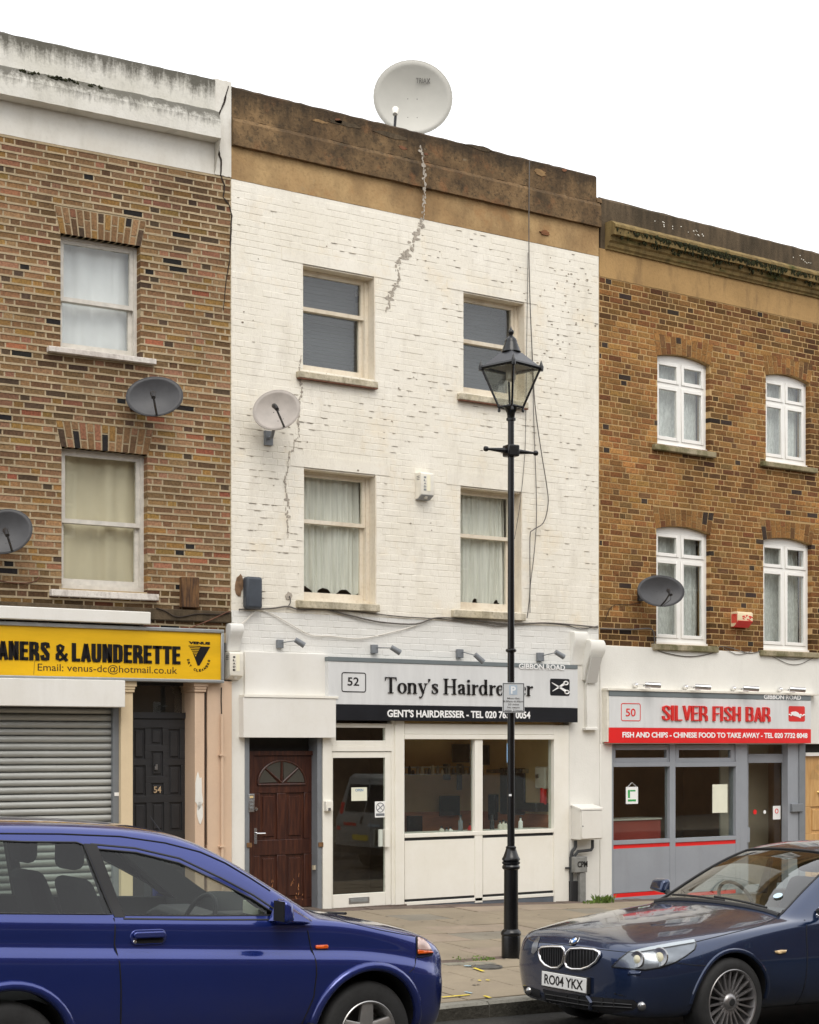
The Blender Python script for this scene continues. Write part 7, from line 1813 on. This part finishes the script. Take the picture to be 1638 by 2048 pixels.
# handle
hx, hz = -1.526, .985
h = car.bvh.ray_cast(Vector((hx, -3, hz)), Vector((0, 1, 0)))[0]
hd = MB(); rfill(hd, hx - .115, hx + .115, hz - .045, hz + .045, .04, h.y - .006, h.y + .02); hd = hd.build('handle_surround', m_blue, car.root); bevel(hd, .004)
m = MB(); rfill(m, hx - .10, hx + .10, hz - .004, hz + .034, .018, h.y - .030, h.y - .006); bevel(m.build('door_handle', m_blue, hd), .008, 3)
m = MB(); rfill(m, hx - .075, hx + .095, hz - .034, hz - .004, .012, h.y - .0085, h.y - .004); m.build('handle_recess', m_gap, hd)
MB().lathe([(.001, .004), (.010, .003), (.012, 0)], 14, (hx - .085, h.y - .007, hz - .024), Matrix.Rotation(pi / 2, 3, 'X')).build('key_lock', m_chrome, hd, smooth=True)
car.patch([(631, 1890), (653, 1889), (655, 1892), (654, 1897), (632, 1898), (630, 1895)], .008, 'side_repeater', m_amber, None, 4, .012)
# front corner lamp
car.patch([(831, 1873), (845, 1877), (857, 1888), (866, 1906), (864, 1909), (832, 1911)], .004, 'headlamp_surround', m_gap, None, 4)
car.patch([(834, 1876), (845, 1880), (855, 1890), (862, 1902), (834, 1899)], .009, 'headlamp_lens', mat('pale_pink_lens', S(205, 178, 170), .15, coat=.6, var=.25, vscale=20), None, 4, .008)
car.patch([(834, 1899.5), (862, 1902.5), (864, 1906), (834, 1908)], .010, 'indicator_lens', m_amber, None, 4, .008)
car.line([(832, 1913), (840, 1915), (864, 1910)], .004, 'bumper_gap', m_gap); car.line([(832, 1913), (831, 1925), (828, 1936), (818, 1945)], .003, 'bumper_gap', m_gap)
car.line([(603, 1818), (640, 1828), (700, 1846), (760, 1860), (829, 1873)], .0035, 'bonnet_gap', m_gap)
# door mirrors
for sg_ in (-1, 1):
    bx = -.68
    mo = MB().add([(bx + .26, sg_ * .80, 1.045), (bx - .05, sg_ * .80, 1.055), (bx + .03, sg_ * .765, 1.19), (bx + .22, sg_ * .85, 1.045), (bx + .0, sg_ * .87, 1.06), (bx + .03, sg_ * .83, 1.15)], [(0, 1, 2), (3, 5, 4), (0, 3, 4, 1), (1, 4, 5, 2), (2, 5, 3, 0)])
    base = mo.build('mirror_mount', m_blue, car.root)
    sh = bevel(MB().add([(bx - .035, sg_ * .82, 1.035), (bx + .055, sg_ * .83, 1.045), (bx + .055, sg_ * .96, 1.055), (bx - .035, sg_ * .98, 1.045), (bx - .035, sg_ * .82, 1.20), (bx + .04, sg_ * .83, 1.18), (bx + .04, sg_ * .95, 1.18), (bx - .035, sg_ * .97, 1.195)], [(0, 3, 2, 1), (4, 5, 6, 7), (0, 1, 5, 4), (1, 2, 6, 5), (2, 3, 7, 6), (3, 0, 4, 7)]).build('door_mirror', m_blue, car.root), .035, 4)
    MB().box(bx - .040, bx - .032, sg_ * .84, sg_ * .96, 1.06, 1.18).build('mirror_glass', m_gap, sh)
# cabin
for sg_ in (-1, 1): car.seat(-1.62, sg_ * .36, .66, 1.05)
car.seat(-2.55, -.33, .72, .9); car.seat(-2.55, .33, .72, .9)
car.steering(-.98, -.36, 1.02); 
bevel(MB().extr([(-.68, .60), (.68, .60), (.68, 1.0), (.5, 1.055), (.1, 1.03), (-.15, 1.03), (-.3, 1.075), (-.5, 1.07), (-.68, 1.0)], -.85, -.58).build('dashboard', m_dash, car.root), .03)
MB().box(-1.07, -1.05, -.12, .12, 1.40, 1.46).build('rear_view_mirror', m_dash, car.root)
pc = MB().box(-.70, -.66, -.62, -.42, 1.07, 1.15).build('paper_card', m_paper, car.root); pc.rotation_euler = (0, 0, 0)
car.line([(0, 0), (0, 0)], .001, 'x', m_gap) if False else None
a = car.on_y(330, 1668, -.25); b_ = car.on_y(300, 1633, -.20); MB().tube([a + Vector((0, 0, -.02)), b_], [.004, .0025], 6).build('aerial', m_trim, car.root)
# wiper at the scuttle, mud flap
a, _ = car.hit(628, 1816, .012); b_, _ = car.hit(690, 1833, .02); MB().tube([a, (a + b_) / 2 + Vector((0, 0, .01)), b_], .010, 6).build('wiper', m_trim, car.root)
MB().box(-.43, -.415, -.84, -.62, .17, .42).build('mud_flap', m_trim, car.root)
HRV = car

# ---- navy saloon in front of the fish bar
BX, BZ = -.07, -.264
car = Car('parked_car', (BX, -6.95, BZ), (0, -.024, pi + radians(0)), 'navy blue saloon with twin kidney grilles parked in front of the fish bar')
def bs(w_, zb, cz, belt, A=None, top=None, y10=.6, hood=None):
    s_ = [(0, zb), (.66 * w_, zb), (.80 * w_, zb + .04), (.86 * w_, zb + .14), (.895 * w_, cz - .14), (.90 * w_, cz - .04), (.898 * w_, cz + .04), (.885 * w_, cz + .12), (.868 * w_, belt - .05), (.85 * w_, belt - .015), (.815 * w_, belt)]
    if hood is not None: s_ += [(.72 * w_, hood[0]), (.50 * w_, hood[1]), (.22 * w_, hood[2]), (0, hood[3])]
    else: s_ += [(y10 + .02, A - .03), (y10 - .04, A + (top - A) * .45), (y10 * .5, top - (top - A) * .10), (0, top)]
    return s_
SB = [
 (.845, [(0, .30), (.30, .30), (.36, .33), (.38, .40), (.39, .46), (.39, .50), (.39, .53), (.39, .56), (.38, .59), (.37, .62), (.35, .64), (.29, .655), (.2, .665), (.1, .67), (0, .67)]),
 (.82, [(0, .24), (.48, .24), (.55, .28), (.58, .38), (.60, .45), (.60, .50), (.60, .54), (.59, .58), (.58, .62), (.56, .66), (.52, .69), (.43, .71), (.3, .72), (.14, .73), (0, .73)]),
 (.74, [(0, .21), (.60, .21), (.68, .26), (.71, .36), (.735, .45), (.735, .51), (.73, .56), (.72, .61), (.70, .66), (.67, .705), (.62, .735), (.52, .755), (.36, .775), (.17, .785), (0, .785)]),
 (.58, [(0, .20), (.68, .20), (.76, .25), (.80, .35), (.825, .46), (.83, .53), (.825, .58), (.81, .63), (.785, .68), (.755, .72), (.70, .75), (.59, .775), (.40, .805), (.19, .82), (0, .822)]),
 (.36, [(0, .20), (.72, .20), (.81, .25), (.85, .35), (.878, .48), (.885, .56), (.88, .61), (.865, .665), (.84, .715), (.81, .75), (.755, .782), (.64, .805), (.44, .84), (.20, .853), (0, .855)]),
 (.0, bs(1.0, .21, .60, .82, hood=(.845, .88, .893, .896))),
 (-.40, bs(1.0, .21, .60, .865, hood=(.888, .918, .93, .933))),
 (-.60, bs(1.0, .21, .60, .888, hood=(.908, .935, .95, .955))),
 (-.74, bs(1.0, .21, .60, .90, A=.935, top=1.005, y10=.765)),
 (-1.00, bs(1.0, .21, .60, .917, A=1.075, top=1.165, y10=.715)),
 (-1.28, bs(1.0, .21, .60, .93, A=1.222, top=1.31, y10=.665)),
 (-1.55, bs(1.0, .21, .60, .942, A=1.33, top=1.41, y10=.62)),
 (-1.85, bs(1.0, .21, .60, .952, A=1.395, top=1.458, y10=.59)),
 (-2.3, bs(1.0, .21, .60, .965, A=1.408, top=1.466, y10=.58)),
 (-2.9, bs(1.0, .21, .60, .98, A=1.355, top=1.42, y10=.575)),
 (-3.4, bs(.98, .23, .60, .99, A=1.13, top=1.17, y10=.60)),
 (-3.8, bs(.94, .27, .60, .99, hood=(1.02, 1.04, 1.045, 1.05))),
 (-4.02, bs(.82, .36, .60, .93, hood=(.96, .98, .985, .985)))]
car.body(SB[::-1], 15, m_navy)
inner = taper_prism([(-.92, .55), (-.96, .97), (-1.50, 1.30), (-1.9, 1.375), (-2.4, 1.375), (-2.85, 1.30), (-3.15, 1.0), (-3.15, .55)], lambda x, z: .76 if z < .98 else .76 - (z - .98) * .52).build('cut', mat('beige_cabin', S(150, 138, 112), .8))
fwB = [(-1.0, .95), (-1.15, 1.055), (-1.42, 1.215), (-1.62, 1.305), (-1.85, 1.352), (-1.93, 1.352), (-1.98, .965)]
rwB = [(-2.08, .99), (-2.03, 1.355), (-2.4, 1.36), (-2.7, 1.30), (-2.95, 1.17), (-3.08, 1.04), (-3.05, 1.0)]
wsc = [(-.66, .70, .955), (-.66, -.70, .955), (-1.53, -.535, 1.385), (-1.53, .535, 1.385)]
rsc = [(-2.75, -.50, 1.405), (-2.75, .50, 1.405), (-3.36, .52, 1.14), (-3.36, -.52, 1.14)]
cyl = []
for xa in (0, -2.888):
    for sg_ in (-1, 1): cyl.append(MB().lathe([(.358, -.30), (.358, .35)], 48, (xa, sg_ * .86, .335), Matrix.Rotation(pi / 2, 3, 'X')).build('cut', m_well))
    cyl.append(MB().box(xa - .345, xa + .345, -1.2, 1.2, 0, .30).build('cut', m_well))
car.cut([inner, vcut(fwB), vcut(rwB), car.slab_cut(wsc, .24, m_trim), car.slab_cut(rsc, .20, m_trim)] + cyl)
for sg_ in (-1, 1):
    car.side_pane(fwB, 'side_window', m_carglass, sg_, .012); car.side_pane(rwB, 'rear_side_window', m_carglass, sg_, .012)
    car.side_line([(-.95, .925), (-1.13, 1.065), (-1.40, 1.23), (-1.61, 1.323), (-1.86, 1.378), (-2.4, 1.378), (-2.75, 1.31), (-3.0, 1.16)], .012, 'window_trim', m_chrome, None, sg_, .004)
    car.side_line([(-.95, .925), (-2.0, .945), (-3.1, .975)], .009, 'window_trim', m_chrome, None, sg_, .004)
    car.side_line([(-.80, .90), (-.775, .82), (-.76, .66), (-.755, .45), (-.76, .27)], .0045, 'door_gap', m_gap, None, sg_)
    car.side_line([(-1.98, .98), (-1.975, .7), (-1.97, .3)], .0045, 'door_gap', m_gap, None, sg_)
    car.side_line([(-.76, .26), (-1.97, .26)], .004, 'door_gap', m_gap, None, sg_)
    car.side_line([(-.36, .665), (-.31, .685), (.25, .62), (.42, .60)], .0035, 'wing_crease_gap', m_gap, None, sg_) if False else None
car.screen(wsc, 'windscreen', m_wscreen); car.screen(rsc, 'rear_window', m_wscreen)
def edge(a, b_, r_, nm_, ml, n=10, off=0.0):
    P_ = []
    for i in range(n + 1):
        p = Vector(a).lerp(Vector(b_), i / n); h = car.bvh.find_nearest(p); P_.append(h[0] + h[1] * off)
    return MB().tube(P_, r_, 8).build(nm_, ml, car.root, smooth=True)
edge(wsc[0], wsc[1], .022, 'scuttle_panel', m_trim); edge(wsc[1], wsc[2], .008, 'screen_seal', m_trim); edge(wsc[2], wsc[3], .008, 'screen_seal', m_trim); edge(wsc[3], wsc[0], .008, 'screen_seal', m_trim)
for y0, y1, dz in ((.55, -.05, .02), (.1, -.55, .02)): edge((-.68, y0, .975), (-.72, y1, 1.0), .009, 'wiper', m_trim, 8, .016)
for xa in (0, -2.888):
    for sg_ in (-1, 1): car.wheel(xa, sg_, .327, .235, .885, .243, 20, m_alloyd, 'multi')
    for sg_ in (-1, 1):
        P_ = []
        for i in range(25):
            a = radians(0 + 180 * i / 24); x, z = xa + .372 * cos(a), .335 + .372 * sin(a); h = car.bvh.ray_cast(Vector((x, sg_ * 3, z)), Vector((0, -sg_, 0)))
            if h[0]: P_.append(h[0] + Vector((0, -sg_ * .004, 0)))
        MB().tube(P_, .017, 8).build('wheel_arch_lip', m_navy, car.root, smooth=True)
# kidneys
def kidney(poly, nm_):
    k = car.patch(poly, .004, 'grille_back', m_gap, None, 5)
    xs = [p[0] for p in poly]; x0, x1 = min(xs), max(xs); nbar = 11
    for i in range(1, nbar):
        x = x0 + (x1 - x0) * i / nbar; ys = []
        for a, b_ in zip(poly, poly[1:] + [poly[0]]):
            if (a[0] - x) * (b_[0] - x) < 0: ys.append(a[1] + (b_[1] - a[1]) * (x - a[0]) / (b_[0] - a[0]))
        if len(ys) >= 2: car.line([(x, min(ys) + 1), (x, max(ys) - 1)], .0055, 'grille_bar', m_trim, k, .010, n=5)
    car.line(poly, .011, 'grille_surround', m_chrome, k, .010, closed=True, step=5, n=10)
kidney([(1081, 1899), (1086, 1894.5), (1108, 1893), (1126, 1894.5), (1131, 1899), (1131.5, 1910), (1127, 1927), (1119, 1935), (1106, 1935.5), (1093, 1930), (1084, 1920), (1080.5, 1908)], 'l')
kidney([(1134, 1912), (1137, 1903), (1144, 1898), (1165, 1897.5), (1190, 1900), (1201, 1905), (1201, 1911), (1194, 1923), (1180, 1933), (1165, 1938), (1147, 1938), (1136, 1934), (1132.5, 1925)], 'r')
p, n = car.hit(1149, 1882, .002)
rq = Vector((0, 0, 1)).rotation_difference(n).to_matrix(); bd_ = MB().lathe([(.001, .008), (.034, .006), (.041, .002), (.041, -.004)], 24, p, rq).build('badge', m_trim, car.root, smooth=True)
t1 = (rq @ Vector((1, 0, 0))); t2 = (rq @ Vector((0, 1, 0)))
MB().lathe([(.041, .001), (.043, .004), (.045, .001)], 24, p, rq).build('badge_ring', m_chrome, bd_, smooth=True)
for k in range(4):
    a0 = k * pi / 2 + .2; pts = [p + n * .0085] + [p + n * .0075 + (t1 * cos(a0 + pi / 2 * i / 6) + t2 * sin(a0 + pi / 2 * i / 6)) * .026 for i in range(7)]
    MB().add(pts, [tuple(range(8))]).build('badge_quarter', m_letw if k % 2 else mat('badge_blue%d' % k, S(70, 130, 200), .3), bd_)
# headlamps (the near one measured, the far one from the mirrored skin)
HL = [(1224, 1934), (1240, 1917), (1258, 1904), (1300, 1895), (1350, 1886), (1389, 1880), (1392, 1890), (1389, 1899), (1372, 1912), (1350, 1925), (1322, 1935), (1290, 1940), (1255, 1937)]
hl_ = car.patch(HL, .003, 'headlamp', m_lampin, None, 5); car.line(HL, .006, 'headlamp_seal', m_gap, hl_, .001, closed=True, step=6)
car.patch([(1260, 1904.5), (1300, 1895.8), (1350, 1886.8), (1388, 1881), (1390, 1886), (1350, 1893), (1310, 1900), (1275, 1905.5)], .012, 'lamp_brow', m_lampb, hl_, 5)
for px, py, rr_ in ((1275, 1919, .062), (1319, 1915, .072)):
    p, n = car.hit(px, py, .004); n2 = (n * .5 + Vector((1, 0, 0))).normalized(); rq = Vector((0, 0, 1)).rotation_difference(n2).to_matrix()
    MB().lathe([(.001, .006), (rr_ * .55, .008), (rr_ * .70, .010), (rr_ * .92, .012), (rr_, .002)], 26, p, rq).build('lamp_ring', m_ring, hl_, smooth=True)
    MB().lathe([(.001, .016), (rr_ * .3, .014), (rr_ * .5, .008)], 20, p, rq).build('lamp_bulb_lens', mat('lamp_lens_%d' % px, S(206, 200, 170), .1, coat=1), hl_, smooth=True)
car.patch(HL, .014, 'headlamp_lens', m_lens, hl_, 6)
far = [(1063, 1905), (1065, 1890), (1072, 1879), (1079, 1872), (1081, 1876), (1077, 1886), (1075, 1900), (1068, 1908)]
car.patch(far, .004, 'headlamp', m_lampin, None, 4)
# lower intake, fog lamps, plate
it_ = car.patch([(1086, 1978), (1115, 1984), (1180, 1993), (1240, 1998), (1268, 2000), (1278, 2010), (1266, 2020), (1225, 2026), (1170, 2024), (1110, 2013), (1092, 2002)], .003, 'lower_intake', m_gap, None, 5)
for k in range(2): car.line([(1092 + 2 * k, 1988 + 9 * k), (1180, 2003 + 8 * k), (1264, 2009 + 6 * k)], .005, 'intake_bar', m_trim, it_, .008)
for x in (1112, 1135, 1158, 1205, 1228): car.line([(x, 1988 + (x - 1100) * .08), (x + 1, 2003 + (x - 1100) * .10)], .006, 'intake_bar', m_trim, it_, .008)
car.line([(1176, 1992), (1184, 2004), (1182, 2016)], .02, 'intake_post', m_navy, it_, .004)
car.patch([(1046, 1972), (1056, 1972), (1080, 1980), (1083, 1996), (1070, 1994), (1054, 1988)], .003, 'fog_recess', m_gap, None, 4)
for px, py, rr_ in ((1283, 2012, .034), (1059, 1981, .030)):
    p, n = car.hit(px, py, .004); rq = Vector((0, 0, 1)).rotation_difference((n + Vector((.7, 0, 0))).normalized()).to_matrix()
    MB().lathe([(.001, .024), (rr_ * .5, .022), (rr_ * .85, .014), (rr_, .0)], 22, p, rq).build('fog_lamp', m_ring, car.root, smooth=True)
p0, n0 = car.hit(1126, 1962, .018)
pl = empty('number_plate'); pl.parent = car.root; pl.location = (.845 + .012, 0.0, p0.z + .0)
# plate follows the bumper: flat, facing forward
pl.location = (max(p0.x, car.bvh.ray_cast(Vector((3, 0, p0.z)), Vector((-1, 0, 0)))[0].x) + .012, 0, p0.z); pl.rotation_euler = (0, 0, pi / 2)
bevel(MB().box(-.26, .26, -.006, .006, -.0555, .0555).build('plate', m_plate, pl), .004)
text('registration', 'RO04 YKX', m_letk, pl, -.225, .225, -.036, .036, -.006, .0015, .02)
pl2 = bevel(MB().box(-.27, .27, -.002, .03, -.062, .062).build('plate_holder', m_trim, pl), .004)
# bonnet gap and bumper line, washer flap, side repeater, tax disc
car.line([(1066, 1892), (1075, 1884), (1100, 1886), (1150, 1892), (1200, 1899), (1258, 1905)], .003, 'bonnet_gap', m_gap); car.line([(1391, 1884), (1440, 1872), (1520, 1852), (1555, 1835), (1566, 1820)], .0035, 'bonnet_gap', m_gap)
car.line([(1352, 1926), (1385, 1930), (1420, 1932)], .003, 'bumper_gap', m_gap); car.patch([(1258, 1941), (1284, 1943), (1280, 1951), (1256, 1950)], .002, 'washer_flap', m_navy, None, 4, .003)
car.patch([(1549, 1902), (1560, 1900), (1572, 1900), (1570, 1905), (1558, 1908), (1550, 1906)], .006, 'side_repeater', mat('pale_repeater', S(226, 196, 150), .2, coat=.5), None, 4, .008)
# mirrors, cabin
for sg_ in (-1, 1):
    sh = bevel(MB().add([(-1.02, sg_ * .88, .965), (-.90, sg_ * .88, .98), (-.92, sg_ * 1.07, 1.0), (-1.02, sg_ * 1.08, .98), (-1.02, sg_ * .88, 1.10), (-.93, sg_ * .88, 1.09), (-.95, sg_ * 1.05, 1.09), (-1.02, sg_ * 1.06, 1.10)], [(0, 3, 2, 1), (4, 5, 6, 7), (0, 1, 5, 4), (1, 2, 6, 5), (2, 3, 7, 6), (3, 0, 4, 7)]).build('door_mirror', m_navy, car.root), .03, 4)
    MB().tube([(-.98, sg_ * .80, .955), (-.97, sg_ * .92, 1.0)], .025, 8).build('mirror_arm', m_trim, sh)
m_tan = mat('tan_leather', S(120, 104, 84), .6)
for sg_ in (-1, 1):
    st_ = car.seat(-1.95, sg_ * .37, .52, .98)
car.seat(-2.75, -.35, .55, .9); car.seat(-2.75, .35, .55, .9)
car.steering(-1.28, -.37, .93, .19)
bevel(MB().extr([(-.74, .5), (.74, .5), (.74, .93), (.55, .93), (-.15, .92), (-.25, .95), (-.5, .95), (-.74, .90)], -1.3, -.97).build('dashboard', m_dash, car.root), .03)
td = MB().lathe([(.001, .002), (.037, .002), (.038, 0)], 20).build('tax_disc', mat('tax_disc', S(190, 215, 228), .5), car.root)
p, n = car.hit(1556, 1792, .004); td.location = p; td.rotation_euler = Vector((0, 0, 1)).rotation_difference(n).to_euler()
BMW = car

# ------------------------------------------------------------------ white van parked across the road (seen mirrored in the shop door)
vx, vy = 9.0, -11.35; vz = rz_(vx + 2, vy)
van = empty('parked_van', (vx, vy, vz), 0, 'white van parked across the road, mirrored in the hairdresser door', 'van'); van.rotation_euler = (0, .025, 0)
m_vanw = mat('white_van_paint', S(150, 150, 148), .4, coat=.3)
side = [(0, .45), (.0, 1.0), (.06, 1.15), (.22, 1.85), (.32, 1.93), (3.3, 1.95), (3.65, 1.85), (4.25, 1.25), (4.65, 1.05), (4.75, .85), (4.75, .35), (.05, .35)]
vb = taper_prism([(x, z) for x, z in side], lambda x, z: .95 if z < 1.1 else .95 - (z - 1.1) * .18).build('body', m_vanw, van)
cs = []
for xa in (.85, 3.8):
    for sg_ in (-1, 1): cs.append(MB().lathe([(.37, -.2), (.37, .3)], 32, (xa, sg_ * .93, .33), Matrix.Rotation(pi / 2, 3, 'X')).build('cut', m_well))
sv = vb.parent; vb.parent = None; boolean(vb, cs); vb.parent = sv; bevel(vb, .04, 2, 25)
T = Matrix.Rotation(-pi / 2, 3, 'X')
for xa in (.85, 3.8):
    for sg_ in (-1, 1):
        w_ = MB().lathe([(.18, .01), (.30, .0), (.33, .04), (.33, .17), (.3, .21), (.18, .2)], 32, (xa, sg_ * .94 - (.0 if sg_ < 0 else .21), .33), T).build('wheel', m_tyre, van, smooth=True)
        MB().lathe([(.001, .02), (.17, .015), (.18, .05), (.18, .15), (.001, .16)], 24, (xa, sg_ * .94 - (.0 if sg_ < 0 else .18), .33), T).build('wheel_trim', m_alloy, van, smooth=True)
def rear(y0, y1, z0, z1, nm, ml, e_=.012):
    fx_ = lambda z: 0 if z < 1.0 else (.06 * (z - 1) / .15 if z < 1.15 else .06 + .16 * (z - 1.15) / .7)
    MB().add([(fx_(z0) - e_, y0, z0), (fx_(z0) - e_, y1, z0), (fx_(z1) - e_, y1, z1), (fx_(z1) - e_, y0, z1), (fx_(z0) + .02, y0, z0), (fx_(z0) + .02, y1, z0), (fx_(z1) + .02, y1, z1), (fx_(z1) + .02, y0, z1)], [(0, 1, 2, 3), (7, 6, 5, 4), (0, 4, 5, 1), (1, 5, 6, 2), (2, 6, 7, 3), (3, 7, 4, 0)]).build(nm, ml, van)
rear(-.72, -.03, 1.18, 1.72, 'rear_window', m_plastic); rear(.03, .72, 1.18, 1.72, 'rear_window', m_plastic)
rear(-.008, .008, .5, 1.85, 'door_gap', m_gap, .006); rear(-.3, .25, .62, .73, 'number_plate', m_ypaint, .02); rear(-.9, .9, .36, .5, 'bumper', m_trim, .06)
rear(-.9, -.78, .8, 1.35, 'tail_lamp', m_redL, .015); rear(.78, .9, .8, 1.35, 'tail_lamp', m_redL, .015); rear(-.05, .02, .95, 1.1, 'door_handle', m_plastic, .02)
rear(.25, .65, .9, .96, 'blue_stripe', m_pblue, .008); rear(-.65, -.2, .9, .96, 'red_stripe', m_redL, .008)
for sg_ in (-1, 1): MB().box(3.2, 3.95, sg_ * .80, sg_ * .93, 1.2, 1.7).build('side_window', m_plastic, van) if False else None
